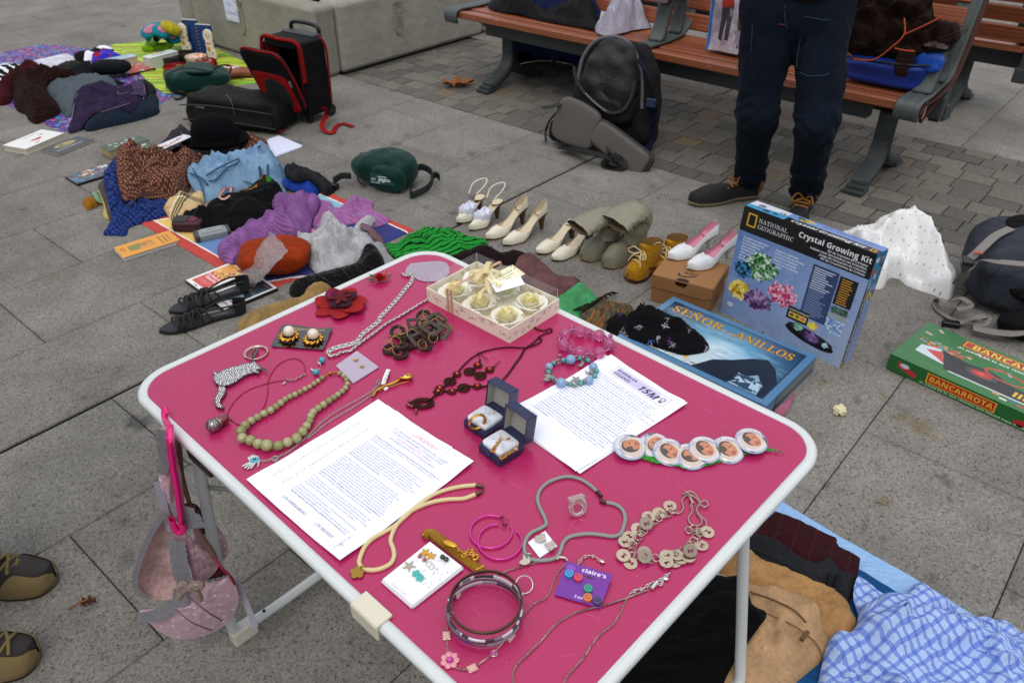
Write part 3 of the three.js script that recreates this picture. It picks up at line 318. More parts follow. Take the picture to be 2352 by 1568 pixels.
function ringBox(label,A,B){
const a=T(...A),b=T(...B),f=frame(a,b),t=thing('jewellery_box',label,'jewellery box',a,f.turn,'open navy jewellery boxes'),W=f.len,D=.058,H=.017;
mesh('base',[rbox(W,H,D,.003).translate(W / 2,H / 2,-D / 2),rbox(W - .004,.004,D - .004,.0015).translate(W / 2,H + .0015,-D / 2)],NAVY,t);mesh('clasp',rbox(.014,.006,.003,.001).translate(W / 2,H - .002,.0015),NAVY,t);
mesh('cushion',puff(W - .008,.014,D - .008,.28).translate(W / 2,H + .0035,-D / 2),fabric('#eceff8',{bs:.0005}),t);
const lid=new THREE.Group();lid.name='lid';lid.position.set(W / 2,H + .002,-D + .001);lid.rotation.x=-.16;t.add(lid);
const lh=D - .002,ld=.024,th=.0022;mesh('lid_shell',[boxAt(W,lh,th,0,lh / 2,-ld,.001),boxAt(W,th,ld,0,lh - th / 2,-ld / 2,.001),boxAt(th,lh,ld - .001,-W / 2 + th / 2,lh / 2,-ld / 2,.001),boxAt(th,lh,ld - .001,W / 2 - th / 2,lh / 2,-ld / 2,.001),boxAt(W,th,ld,0,th / 2 + .0005,-ld / 2,.001)],NAVY,lid);
mesh('lid_lining',[boxAt(W - .005,lh - .005,.001,0,lh / 2,-ld + .0026),boxAt(.0008,lh - .006,ld - .006,-W / 2 + .003,lh / 2,-ld / 2),boxAt(.0008,lh - .006,ld - .006,W / 2 - .003,lh / 2,-ld / 2),boxAt(W - .007,.0008,ld - .006,0,lh - .0032,-ld / 2)],fabric('#c9c6bd',{bs:.0004}),lid);
return t;
}
ringBox('open navy jewellery box holding a gold ring, the one at the back',zB(692,1190),zB(868,1305));
ringBox('open navy jewellery box holding red stone earrings, the one in front',zB(808,1380),zB(978,1515));
{
const t=thing('gold_ring','wide gold link ring standing in the back jewellery box','ring',T(...zB(800,1190),.024),.5);
mesh('band',[new THREE.TorusGeometry(.0155,.0016,8,40).scale(1,1,2.2)],GOLD,t).position.y=.012;mesh('link_front',Array.from({length:9},(_,i)=>{const a=-.9 + i*.22;return rbox(.0044,.003,.007,.001).rotateZ(a).translate(Math.cos(a)*.0165,Math.sin(a)*.0165,0);}),GOLD2,t).position.y=.012;
const e=thing('gold_stud','tiny gold stud pinned in the back jewellery box','earring',T(...zB(925,1085),.026));mesh('stud',rbox(.007,.002,.006,.0008),GOLD,e);mesh('pin',line3(v3(0,0,0),v3(.003,.006,.002),.0007),GOLD,e);
for(const[lab,p,q,turn]of[['gold drop earring with a red stone, lying left in the front jewellery box',zB(925,1375),zB(985,1290),1],['gold drop earring with a red stone, lying at the front edge of its box',zB(995,1430),zB(1105,1370),0]]){
const a=T(...p,.0275),b=T(...q,.0275),f=frame(a,b),o=thing('drop_earring',lab,'earring',a,f.turn,'red stone drop earrings');const L=f.len;
mesh('setting',[rbox(.013,.003,.008,.001).translate(.002,0,0)],GOLD,o);mesh('red_stone',rbox(.009,.0034,.005,.001).translate(.002,.001,0),M('#6e0a14',.12,{clearcoat:1}),o);
mesh('drop_links',Array.from({length:4},(_,i)=>rbox(.0055,.003,.006 -(i % 2)*.002,.001).rotateY(.4*(i % 2)).translate(.0115 + i*(L - .014)/ 4,.0006,(i % 2 - .5)*.002)),GOLD2,o);mesh('flower_stud',[0,1,2,3,4].map(k=>new THREE.SphereGeometry(.0018,8,6).translate(L + .0025*Math.cos(k*1.257),.002,.0025*Math.sin(k*1.257))),metal('#e0b184',.3),o);mesh('post',line3(v3(L,.002,0),v3(L + .004,.011,-.004),.0005),GOLD,o);
}
const s=thing('gold_butterfly_back','small gold clasp lying in the front jewellery box','earring',T(...zB(1042,1285),.0285));mesh('clasp',[rbox(.006,.002,.003,.0008).rotateY(.6),line3(v3(0,0,0),v3(.003,.004,.001),.0012)],GOLD2,s);
}
{
const pts=[[1680,965],[1712,985],[1735,1015],[1742,1048],[1728,1080],[1702,1108],[1668,1132],[1636,1156],[1598,1182],[1555,1212],[1512,1240],[1475,1268],[1455,1302],[1445,1340],[1422,1378],[1390,1424],[1342,1475],[1272,1506],[1200,1532],[1110,1530],[1042,1518],[982,1492],[918,1474],[908,1420],[940,1376],[988,1338],[1036,1310],[1086,1282],[1140,1256],[1182,1228],[1220,1198],[1254,1170],[1290,1150],[1330,1132],[1370,1112],[1410,1090],[1446,1070],[1480,1048],[1512,1025],[1545,1002]];
const rad=[20,22,23,23,24,24,24,26,29,30,30,31,31,31,34,38,40,38,39,46,40,40,40,40,38,32,30,31,31,29,29,25,25,24,23,23,22,22,21,20];
const t=onT('bead_necklace','long necklace of pale green stone beads growing larger towards the front','necklace',zA(1110,1530));
const ms=['#b9b87c','#c6c48a','#aaa96a','#cac892'].map(c=>M(c,.28,{clearcoat:.4,clearcoatRoughness:.2,map:rep(C_NOISE,2),transmission:.12,thickness:.01,attenuationColor:C('#8d8a40'),attenuationDistance:.01}));
pts.forEach((p,i)=>{const r=rad[i]/ 1.96*.57422 / FP*1.52;bead('bead',T(...zA(...p),r),r,ms[(i*7 +(i>>2))% 4],t).rotation.set(i,i*2,0);});
wmesh('thread',tube(tp(zA,[...pts,[1572,985],[1605,965],[1640,958],pts[0]],.006),.0007,200),GOLD2,t);
for(const[x,y,r]of[[1562,990,.002],[1576,982,.0025],[1605,966,.0042],[1632,960,.0025],[1650,958,.002]])bead('gold_spacer',T(...zA(x,y),.004),r,GOLD2,t);
}
{
const t=onT('fox_keyring','silver fox shaped keyring studded all over with clear crystals','keyring',zA(850,1000)),W=metal('#7d7974',.3);
const body=[[690,965],[700,1000],[692,1030],[715,1068],[760,1085],[820,1078],[880,1045],[935,1005],[985,985],[1010,978],[1050,985],[1058,975],[1035,955],[1060,948],[1080,940],[1040,915],[1020,885],[985,905],[940,905],[880,925],[820,940],[770,960],[725,985],[705,968]],tail=[[735,1082],[790,1085],[797,1120],[780,1155],[750,1190],[752,1220],[782,1250],[760,1258],[715,1245],[700,1210],[708,1165],[732,1125]];
wmesh('fox_body',pl(zA,body,.001,.008,.002),W,t);wmesh('fox_tail',pl(zA,tail,.001,.007,.002),W,t);
const cr=[];for(const[o,h]of[[body,.0088],[tail,.0078]]){const P=xz(tp(zA,o)),bb=[Math.min(...P.map(p=>p[0])),Math.max(...P.map(p=>p[0])),Math.min(...P.map(p=>p[1])),Math.max(...P.map(p=>p[1]))];for(let x=bb[0];x<bb[1];x +=.0038)for(let z=bb[2];z<bb[3];z +=.0038){const a=x + rr(-.0008,.0008),b=z + rr(-.0008,.0008);if(sd(P,a,b)[0]>.0017)cr.push(FACET.clone().scale(.0017,.0015,.0017).rotateY(R()*6).rotateX(rr(-.4,.4)).translate(a,TT + h,b));}}
stuff(wmesh('crystals',cr,M('#d9dbdd',.05,{metalness:.9,flatShading:true}),t));
wmesh('key_ring',[new THREE.TorusGeometry(.0245,.0019,8,48).rotateX(Math.PI / 2).translate(...T(...zA(1025,803),.003).toArray()),new THREE.TorusGeometry(.0225,.0012,8,48).rotateX(Math.PI / 2).translate(...T(...zA(1028,806),.0045).toArray())],metal('#d8c4b6',.2),t);
wmesh('trigger_clasp',[tube(tp(zA,[[1000,848],[985,820],[1000,790],[1025,770],[1035,785],[1018,815],[1008,848]],.006),.0022,40),...chainGeo(tp(zA,[[1000,850],[1005,870],[1018,895]],.005),.006,.0012)],W,t);
wmesh('whiskers',[tube(tp(zA,[[1040,925],[1075,925],[1105,935],[1110,950],[1095,948]],.006),.0012,20),tube(tp(zA,[[1035,935],[1070,938],[1095,942]],.006),.0012,14)],W,t);bead('eye',T(...zA(993,942),.0105),.0016,M('#080808',.1),t);
}
{
const t=onT('cord_necklace','thin red cord necklace with a silver and red acorn pendant','necklace',zA(720,1360));
wmesh('cord',tube(tp(zA,[[795,1300],[830,1330],[880,1365],[950,1372],[1020,1320],[1085,1230],[1115,1130],[1120,1030],[1150,960],[1210,890],[1280,855],[1340,850],[1390,880],[1412,930],[1410,975]],.0015),.0009,140),M('#8f1e28',.7),t);wmesh('cord',tube(tp(zA,[[795,1300],[815,1250],[870,1170],[950,1105],[1060,1060],[1150,1035],[1270,1018]],.0012),.0009,80),M('#8f1e28',.7),t);
wmesh('clasp_chain',[...chainGeo(tp(zA,[[1270,1015],[1310,1020],[1350,1005],[1385,985],[1405,975]],.003),.0045,.0009),pl(zA,[[1228,1055],[1240,1035],[1262,1025],[1258,1045],[1240,1060]],.001,.0012)],SILV2,t);
const a=T(...zA(690,1372),.0135),b=T(...zA(765,1330),.011);const d=b.clone().sub(a);
bead('acorn_cap',a,.0135,metal('#a7a39e',.3),t);wmesh('cap_ribs',Array.from({length:6},(_,i)=>new THREE.TorusGeometry(.0134,.0008,5,30).rotateY(i*.52).translate(a.x,a.y,a.z)),metal('#84807c',.35),t);wmesh('collar',[new THREE.TorusGeometry(.0088,.0018,8,28).rotateY(Math.atan2(d.x,d.z)).translate(...a.clone().lerp(b,.5).toArray())],metal('#c9b9a4',.3),t);const n=bead('acorn_nut',b,.011,M('#6d0c0e',.12,{clearcoat:1}),t);n.scale.set(.0135,.0108,.0108);n.rotation.y=Math.atan2(-d.z,d.x);
}
{
const a=T(...zA(1230,585),.004),b=T(...zA(1628,612),.004),c=T(...zA(1140,752),.004),f=frame(a,b),t=thing('earring_card','black card with two big pearl and gold clip earrings','earrings',v3(a.x,TT,a.z),f.turn),[lx,lz]=toLocal(a,f.turn,c),W=f.len;
const face=tex(256,160,(g,w,h)=>{rect(g,0,0,w,h,'#0c0c0f');txt(g,'Designer Bijoux',128,26,25,'#cdb04a',{al:'center',f:'serif',st:'italic'});});
const g=new THREE.PlaneGeometry(1,1,8,6).rotateX(-Math.PI / 2),p=g.attributes.position;for(let i=0;i<p.count;i++){const u=p.getX(i)+ .5,v=p.getZ(i)+ .5;p.setXYZ(i,u*W + lx*v,.004 + .003*n2(u*2,v*2)+ .002*(u>.95),v*lz);}g.computeVertexNormals();mesh('card',[g,g.clone().translate(0,-.0007,0)],M('#ffffff',.12,{map:face,clearcoat:1,clearcoatRoughness:.05}),t);
for(const[px,py]of[[1282,660],[1472,682]]){const q=T(...zA(px,py),.012),e=new THREE.Group();e.name='pearl_earring';e.position.copy(q).sub(t.position).applyAxisAngle(v3(0,1,0),-f.turn);t.add(e);mesh('pearl',new THREE.SphereGeometry(.0125,26,18).translate(0,.006,-.003),M('#e8d9c4',.22,{clearcoat:.8,clearcoatRoughness:.15,sheen:.5,sheenColor:C('#ffd9c0')}),e);mesh('gold_twist',Array.from({length:11},(_,k)=>{const an=k / 11*6.283;return new THREE.SphereGeometry(1,10,8).scale(.0085,.0035,.0032).rotateY(-an - .9).translate(.0175*Math.cos(an),-.002,.0165*Math.sin(an)+ .003);}),GOLD,e);}
for(const[lab,p,q]of[['turquoise bead stud earring, the one nearer the silver chain',[1542,862],[1520,888]],['turquoise bead stud earring, the one nearer the red cord',[1495,955],[1470,942]]]){const o=onT('turquoise_stud',lab,'earring',zA(...p),'turquoise stud earrings');bead('turquoise_bead',T(...zA(...p),.0068),.0068,M('#3fa0b4',.3,{clearcoat:.4}),o);for(const[dx,dy,r]of[[0,0,.0028],[-8,-8,.0022],[8,5,.0022]])bead('silver_ball',T(...zA(q[0]+ dx,q[1]+ dy),.004),r,SILV,o);wmesh('post',line3(T(...zA(...q),.004),T(...zA(q[0]+(p[1]<900?18:60),q[1]+(p[1]<900?30:-10)),.002),.0005),SILV,o);}
const h=onT('earring_card','frosted white card with two small gold heart studs','earrings',zA(1820,925));wmesh('card',pl(zA,[[1818,795],[1990,922],[1788,1050],[1652,912]],.001,.0025,.0006),M('#c9bcd0',.35,{transmission:.25,thickness:.003,opacity:1}),h);
for(const[x,y,r]of[[1810,862,.3],[1860,912,.9]]){const q=T(...zA(x,y),.005).sub(h.position),H=[[0,.005],[-.0055,-.001],[-.004,-.0045],[0,-.003],[.004,-.0045],[.0055,-.001]];const e=mesh('heart_stud',plate(H,.002,.0004,[H.map(p=>[p[0]*.55,p[1]*.55])]).rotateY(r),GOLD,h);e.position.copy(q);mesh('clear_stone',FACET.clone().scale(.0014,.0014,.0014).translate(0,.003,0),M('#fff',.05,{metalness:.5}),e);}
}
{
const t=onT('chain_necklace','chunky silver link chain running under the soap rose box, with a plastic hang tag','necklace',zA(1600,800));
const P=zs(zH,[[185,830],[210,845],[245,835],[245,880],[205,930],[150,1000],[90,1065],[30,1130],[-20,1185]]),Q=zs(zA,[[1980,620],[1900,640],[1830,690],[1790,740],[1740,745],[1670,760],[1600,790],[1600,825],[1650,820],[1700,800],[1760,790],[1820,745],[1880,700],[1950,650],[2050,570],[2150,520],[2230,470],[2320,415],[2400,370]]);
const lk=along(TP([...P.slice(0,8),...zs(zA,[[2000,545],[1930,605],[1860,660],[1810,720],[1740,745],[1670,762],[1600,790],[1605,828],[1650,822],[1700,800],[1760,790],[1820,745],[1880,700],[1950,650],[2050,575],[2150,520],[2230,470],[2320,415],[2400,370],[2440,355]])],.0035),.0072),LG=new THREE.TorusGeometry(.0043,.00125,7,14).scale(1.4,1,1);
lk.forEach(([p,d],i)=>{const m=mesh('link',LG,SILV,t);m.position.copy(p).sub(t.position);m.rotation.set(i % 2?1.2:.5,Math.atan2(-d.z,d.x),0,'YXZ');});
wmesh('plastic_tag',pl(zH,[[215,790],[240,765],[330,755],[430,748],[480,760],[500,790],[500,830],[470,860],[430,885],[380,885],[330,885],[280,870],[260,850],[200,835],[205,810]],.001,.0022,.0005),M('#d6c7da',.3,{transmission:.55,thickness:.002}),t);
}
{
const c=zA(1690,440),t=onT('felt_flower','big red felt flower brooch with purple inner petals','brooch',c);
const fel=(col)=>M(col,1,{bumpMap:rep(B_FUZZ,14),bumpScale:.001,map:rep(C_NOISE,12),sheen:.4,sheenColor:C(col)});
const petal=(ang,off,L,W,y,tilt,col,name='petal')=>{const pts=Array.from({length:26},(_,i)=>{const a=i / 26*6.2832;return[Math.cos(a)*L*(1 + .1*Math.sin(a*2)),Math.sin(a)*W*(1 - .12*Math.cos(a))];});const g=plate(pts,.0032,.001);g.translate(L*.8,0,0).rotateZ(tilt).rotateY(ang).translate(Math.cos(ang)*off,y,-Math.sin(ang)*off);return mesh(name,g,fel(col),t);};
const RED='#b0151a';petal(.2,.012,.028,.026,.004,.12,RED);petal(1.2,.012,.026,.024,.008,.16,RED);petal(2.9,.014,.028,.026,.003,.1,RED);petal(3.9,.018,.026,.02,.002,.02,RED);petal(4.9,.012,.03,.024,.004,.05,RED);petal(5.7,.016,.03,.026,.007,.14,RED);petal(2.2,.01,.026,.022,.009,.2,'#8d0f1c');
petal(2.4,.006,.02,.018,.014,.25,'#8a0f5e','inner_petal');petal(.5,.006,.02,.018,.014,.3,'#45102c','inner_petal');petal(5.4,.006,.02,.017,.013,.2,'#3f0f28','inner_petal');petal(4.2,.005,.016,.015,.012,.15,'#4a122c','inner_petal');
for(const[a,y]of[[.25,.023],[1.1,.024],[2.2,.023],[3.3,.022],[4.7,.021],[5.6,.022]])mesh('bow_strip',rbox(.032,.0035,.012,.0015).translate(.012,0,0).rotateZ(.15).rotateY(a).translate(0,y,0),fel('#7d1522'),t);
const r=onT('fabric_rose','small red fabric rose earring with green leaves by the far table edge','earring',zA(1998,245));rose(r,.0185,M('#a50d14',.55,{sheen:.4,sheenColor:C('#ff4040')}),v3(0,.004,0),9);
for(const a of[2.6,.5,3.4])mesh('leaf',plate([[0,0],[.01,.005],[.022,0],[.01,-.005]],.0008).rotateZ(.2).rotateY(a).translate(Math.cos(a)*.012,.006,-Math.sin(a)*.012),M('#12561f',.6),r);mesh('ear_hook',tube([v3(.008,.012,-.012),v3(.013,.02,-.018),v3(.014,.012,-.022)],.001,12),GOLD,r);
}
function rose(par,r,mat,at,n=12,name='rose_petal'){
for(let i=0;i<n;i++){const k=i / n,a=i*2.4,pr=r*(.16 + .75*k),hh=r*(1.02 - .42*k),w=1.25 - .2*k,rings=[];for(let v=0;v<=5;v++){const ring=[];for(let u=0;u<=9;u++){const th=a +(u / 9 - .5)*2*w,q=v / 5,edge=Math.abs(u / 9 - .5)*2,flare=pr*(.55 + .45*Math.pow(q,.7))*(1 + .35*k*q*q*q),up=hh*q*(1 - .22*edge*edge)- .12*r*k*q*q*q*2;ring.push(v3(at.x + Math.cos(th)*flare*(1 + .04*Math.sin(u*2 + i)),at.y + up,at.z - Math.sin(th)*flare));}rings.push(ring);}const g=loft(rings,{close:false});mesh(name,g,Array.isArray(mat)?mat[Math.min(mat.length - 1,Math.floor(k*mat.length))]:mat,par);}
}
{
const t=onT('wood_ring_necklace','tangled necklace of dark wooden rings, squares and brass links','necklace',zB(330,480)),wd=M('#2a170e',.42,{bumpMap:B_FINE,bumpScale:.0006}),wd2=M('#3a2a22',.4,{bumpMap:B_WEAVE,bumpScale:.0004});
const at=(m,x,y,h,rx,ry,rz)=>{m.position.copy(T(...zB(x,y),h)).sub(t.position);m.rotation.set(rx,ry,rz,'YXZ');};
const rg=new THREE.TorusGeometry(.0135,.0042,10,30).rotateX(Math.PI / 2),sq=(()=>{const s=new THREE.Shape([[-.02,-.02],[.02,-.02],[.02,.02],[-.02,.02]].map(p=>new THREE.Vector2(...p)));s.holes.push(new THREE.Path([[-.0115,-.0115],[-.0115,.0115],[.0115,.0115],[.0115,-.0115]].map(p=>new THREE.Vector2(...p))));return new THREE.ExtrudeGeometry(s,{depth:.0035,bevelEnabled:true,bevelSize:.0006,bevelThickness:.0006,bevelSegments:1}).rotateX(-Math.PI / 2);})();
for(const[x,y,h,a,b]of[[120,580,.006,.1,0],[200,615,.007,.2,0],[205,560,.017,-.35,.3],[175,445,.012,.5,.2],[260,540,.008,.3,0],[390,545,.012,.35,1],[230,480,.01,-.4,.4],[300,470,.012,.2,.1],[420,400,.014,.3,.5],[380,325,.01,.6,.2],[330,420,.008,-.2,0],[450,470,.01,.3,1.4]])at(mesh('wood_ring',rg,wd,t),x,y,h,a,b,.1);
for(const[x,y,h,rx,ry,rz,s]of[[440,425,.026,.28,.98,-.1,1],[340,505,.014,.2,.6,.05,.9],[520,440,.012,.4,1.25,.6,.85],[465,360,.02,.2,.9,.1,.9],[300,385,.016,.5,.35,-.2,.7],[500,350,.014,.6,1.1,.2,.7]]){const m=mesh('wood_square',sq,wd2,t);at(m,x,y,h,rx,ry,rz);m.scale.setScalar(s);}
const br=new THREE.TorusGeometry(.0105,.0009,6,26).rotateX(Math.PI / 2);
for(const[x,y,h,a,b]of[[100,550,.012,.5,0],[175,590,.018,.6,.8],[215,430,.018,.5,.3],[290,460,.02,.7,.4],[455,490,.03,.9,.7],[370,545,.02,.8,1],[410,300,.018,.7,.2],[385,380,.03,.8,.6],[160,520,.018,.9,.3]])at(mesh('brass_ring',br,BRASS,t),x,y,h,a,b,0);
stuff(wmesh('brass_chain',[...chainGeo(tp(zB,[[120,480],[180,470],[260,440],[340,350],[360,310],[440,320],[520,330],[560,380],[600,400],[590,430],[560,420]],.012),.006,.0011),...chainGeo(tp(zB,[[360,380],[430,360],[500,330],[530,350]],.024),.006,.0011)],BRASS,t));
}
{
const a=T(...zB(1055,535)),b=T(...zB(1442,290)),c=T(...zB(400,205)),f=frame(a,b),[,lzz]=toLocal(a,f.turn,c),W=f.len,D=Math.hypot(c.x - a.x,c.z - a.z),H=.036,HH=.062;
const t=thing('soap_rose_box','cream flower print gift box of soap roses under a clear lid with a ribbon','gift box',a,f.turn);
const pr=tex(512,128,(g,w,h)=>{rect(g,0,0,w,h,'#f2e9d6');for(let i=0;i<9;i++){const x=i*58 + rr(-10,20),y=rr(30,95);g.strokeStyle='#7d8a46';g.lineWidth=2.4;for(let k=0;k<3;k++){g.beginPath();g.moveTo(x,y);g.quadraticCurveTo(x + rr(-20,20),y - 10,x + rr(-30,30),y + rr(-26,30));g.stroke();}for(let k=0;k<6;k++)ell(g,x + rr(-26,26),y + rr(-26,26),6.5,2.6,'#76864a',R()*3);for(let k=0;k<5;k++){const an=k*1.257;ell(g,x + 11*Math.cos(an),y + 11*Math.sin(an),8,4,'#e0d3e2',an);}for(let k=0;k<4;k++)ell(g,x + 7*Math.cos(k*1.6),y + 7*Math.sin(k*1.6),5,2.5,'#d2a14a',k*1.6);ell(g,x,y,3.5,3.5,'#b37a2e');}});
const pm=M('#ffffff',.45,{map:pr,clearcoat:.2}),z0=-D,th=.0025;
mesh('tray_wall',boxAt(W,H,th,W / 2,H / 2,-th / 2),pm,t);mesh('tray_wall',boxAt(W,H,th,W / 2,H / 2,z0 + th / 2),pm,t);mesh('tray_wall',boxAt(th,H - .0003,D - 2*th - .0004,th / 2,H / 2,z0 / 2),pm,t);mesh('tray_wall',boxAt(th,H - .0003,D - 2*th - .0004,W - th / 2,H / 2,z0 / 2),pm,t);mesh('tray_floor',boxAt(W - .006,.003,D - .006,W / 2,.003,z0 / 2),M('#f0ead2',.8),t);
const rm=['#f3e585','#f5eebb','#f7f4df','#f7f6ee'].map(c=>M(c,.8,{transmission:.18,thickness:0,sheen:.3}));
for(const[u,v]of[[.19,.27],[.19,.74],[.5,.27],[.5,.74],[.81,.27],[.81,.74]]){const g=new THREE.Group();g.name='soap_rose';g.position.set(W*v,.02,z0*u);g.rotation.y=R()*6;t.add(g);rose(g,.036,rm,v3(0,-.006,0),15);mesh('rose_bud',puff(.018,.03,.018,.9,p=>{p.x +=.002*Math.sin(p.y*300);}).translate(0,.014,0),rm[1],g);}
const cl=M('#ffffff',.03,{transmission:1,thickness:0,ior:1.3,specularIntensity:.6}),e=.001;
mesh('clear_lid',[boxAt(W - .004,HH - .012,.0004,W / 2,HH / 2 + .006,-.0034),boxAt(W - .004,HH - .012,.0004,W / 2,HH / 2 + .006,z0 + .0034),boxAt(.0004,HH - .012,D - .0074,.0034,HH / 2 + .006,z0 / 2),boxAt(.0004,HH - .012,D - .0074,W - .0034,HH / 2 + .006,z0 / 2),boxAt(W - .006,.0004,D - .006,W / 2,HH + .0004,z0 / 2)],cl,t);
mesh('lid_edges',[[0,0],[0,z0],[W,0],[W,z0]].map(([x,z])=>boxAt(.0012,HH - .012,.0012,x +(x?-.0034:.0034),HH / 2 + .006,z +(z?.0034:-.0034))),M('#e8e6e0',.2,{transmission:.6}),t);
const rb=M('#e6d3a2',.45,{transmission:.25,thickness:0,sheen:.5}),zr=z0*.70,rbw=(x0,z,y)=>boxAt(.0006,y,.007,x0,y / 2,z);
mesh('ribbon',[rbw(-.0012,zr - .006,HH + .001),rbw(-.0012,zr + .006,HH + .001),rbw(W + .0012,zr,HH + .001),boxAt(W + .002,.0006,.008,W / 2,HH + .0016,zr)],M('#c9a084',.5,{sheen:.4}),t);
const kx=W*.52;const loopG=(a,l,h,w)=>{const rings=[];for(let i=0;i<=20;i++){const q=i / 20*Math.PI*2,x=l*.5*(1 - Math.cos(q)),y=h*Math.sin(q)*(.6 + .4*Math.sin(q / 2));rings.push([v3(x,y + h*.7,-w),v3(x,y + h*.7,w)]);}return loft(rings,{close:false}).rotateY(a);};
mesh('bow',[loopG(.5,.05,.014,.006),loopG(3.4,.045,.014,.006),loopG(-.9,.038,.012,.006),loopG(2.4,.036,.013,.006),new THREE.SphereGeometry(.006,10,8).scale(1.3,1,1.3)].map(g=>g.translate(kx,HH + .004,zr + .028)),rb,t);
const tail=pts=>{const c2=curve(pts),rg=[];for(let i=0;i<=24;i++){const p=c2.getPointAt(i / 24);rg.push([v3(p.x,p.y,p.z - .004),v3(p.x + .003,p.y,p.z + .004)]);}return loft(rg,{close:false});};
mesh('ribbon_tail',[tail([v3(kx,HH + .008,zr + .03),v3(kx - .03,HH + .006,zr + .06),v3(kx - .055,HH + .003,zr + .065),v3(kx - .075,HH + .002,zr + .08)]),tail([v3(kx,HH + .008,zr + .03),v3(kx - .02,HH + .012,zr + .05),v3(kx - .045,HH + .004,zr + .085)])],rb,t);
const tg=tex(256,150,(g,w,h)=>{rect(g,0,0,w,h,'#f1eccb');g.strokeStyle='#b3a85a';g.lineWidth=2;g.strokeRect(18,16,220,118);for(let i=0;i<26;i++)ell(g,i % 2?rr(214,250):rr(4,40),rr(4,146),7,3,i % 3?'#7d8f45':'#c99a4a',R()*3);txt(g,'Magnolia',128,62,36,'#3f4a28',{al:'center',f:'serif',st:'italic'});txt(g,'Floral Bathing',128,92,20,'#3f4a28',{al:'center',f:'serif'});txt(g,'Roses',128,116,20,'#3f4a28',{al:'center',f:'serif'});});
const card=mesh('gift_tag',sheetGeo(.082,.045,0,.0006),M('#ffffff',.7,{map:tg}),t);card.position.copy(T(...zH(742,860),.072)).sub(t.position).applyAxisAngle(v3(0,1,0),-f.turn);{const q=T(...zH(742,860),.072),q2=T(...zH(935,770),.074);card.rotation.set(.12,frame(q,q2).turn - f.turn,.05,'YXZ');}
const c2=mesh('folded_card',boxAt(.07,.0006,.03,0,0,0),WHITEP,t);c2.position.copy(card.position).add(v3(.02,-.004,.052));c2.rotation.set(.2,-.35 + card.rotation.y,.1,'YXZ');
}
{
const t=onT('lily_brooch','gold lily shaped brooch with a pearl and a barcode tag','brooch',zA(2100,1060));
wmesh('stem',[tube(tp(zA,[[1938,1150],[1975,1100],[2030,1065],[2110,1035],[2180,1000]],.005),.0024,40),tube(tp(zA,[[1945,1110],[2000,1090],[2080,1072],[2160,1045],[2225,1030]],.003),.0011,40),tube(tp(zA,[[1985,1100],[2040,1060],[2090,1050],[2140,1025]],.008),.0016,30)],GOLD,t);
const L=T(...zA(2195,1000),.006).sub(t.position);const g=mesh('lily_flower',puff(.033,.009,.019,.9,p=>{const k=(p.x / .033 + .5);p.z*=.55 + .9*k;p.y +=.003*Math.sin(p.z*260)+ .004*k*Math.abs(p.z)/ .012;},30,14),GOLD,t);g.position.copy(L);g.rotation.y=.22;bead('pearl',T(...zA(2195,992),.0125),.003,M('#f3e2c8',.2),t);
wmesh('price_tag',plate(xz(tp(zA,[[2050,935],[2080,942],[2040,1050],[2008,1058],[2022,1000]],.006)),.0004).translate(0,TT + .007,0),M('#e9e9e9',.6),t);wmesh('bar_code',Array.from({length:9},(_,i)=>line3(T(...zA(2062 - i*4.4,955 + i*9),.0078),T(...zA(2076 - i*4.4,958 + i*9),.0078),i % 3?.0003:.0006,4)),M('#222',.6),t);
wmesh('pin_cap',line3(T(...zA(2030,1095),.003),T(...zA(2058,1080),.004),.0035),M('#eee8e6',.5),t);
}
{
const t=onT('hand_pendant_necklace','fine silver chain with an open hand pendant holding a blue eye','necklace',zF(640,445));
const P1=zs(zA,[[1985,1045],[1940,1100],[1880,1140],[1800,1185],[1690,1245],[1590,1310],[1500,1385],[1440,1450],[1370,1510],[1260,1570]]),P2=zs(zA,[[1995,1050],[1960,1110],[1890,1165],[1800,1225],[1690,1290],[1590,1350],[1500,1420],[1440,1470]]),P3=zs(zF,[[860,370],[830,390],[795,408],[760,424],[735,432],[700,438]]);
const sl=metal('#b7b0a8',.3);stuff(wmesh('chain',[...chainGeo(TP([...P1.slice(0,9),...P3],.0022),.0031,.0006),...chainGeo(TP(P2,.002),.0031,.0006)],sl,t));stuff(wmesh('loose_end',chainGeo(tp(zA,[[1985,1045],[1968,1030],[1985,1018],[2005,1035],[1990,1052]],.005),.003,.0006),sl,t));
wmesh('jump_ring',new THREE.TorusGeometry(.006,.0011,8,24).rotateX(Math.PI / 2).translate(...T(...zF(762,424),.003).toArray()),sl,t);
const hand=[[612,440],[628,422],[652,412],[672,418],[684,436],[690,452],[680,466],[672,458],[666,452]];wmesh('hand_palm',pl(zF,[[622,424],[652,408],[680,416],[692,440],[668,452],[636,450]],.001,.0024,.0006),SILV,t);
wmesh('fingers',[[[634,446],[596,465]],[[642,448],[606,476]],[[650,450],[622,482]],[[660,450],[640,478]],[[682,440],[676,468]]].map(([a,b])=>line3(T(...zF(...a),.0025),T(...zF(...b),.002),.0022)),SILV,t);
const q=T(...zF(660,432),.0035);wmesh('blue_eye',new THREE.SphereGeometry(1,20,12).scale(.0085,.002,.007).translate(q.x,q.y,q.z),M('#1e9ec2',.15,{clearcoat:1}),t);wmesh('pupil',new THREE.SphereGeometry(1,12,8).scale(.0028,.0012,.0028).translate(q.x,q.y + .0016,q.z),M('#0a1a2a',.1),t);
}
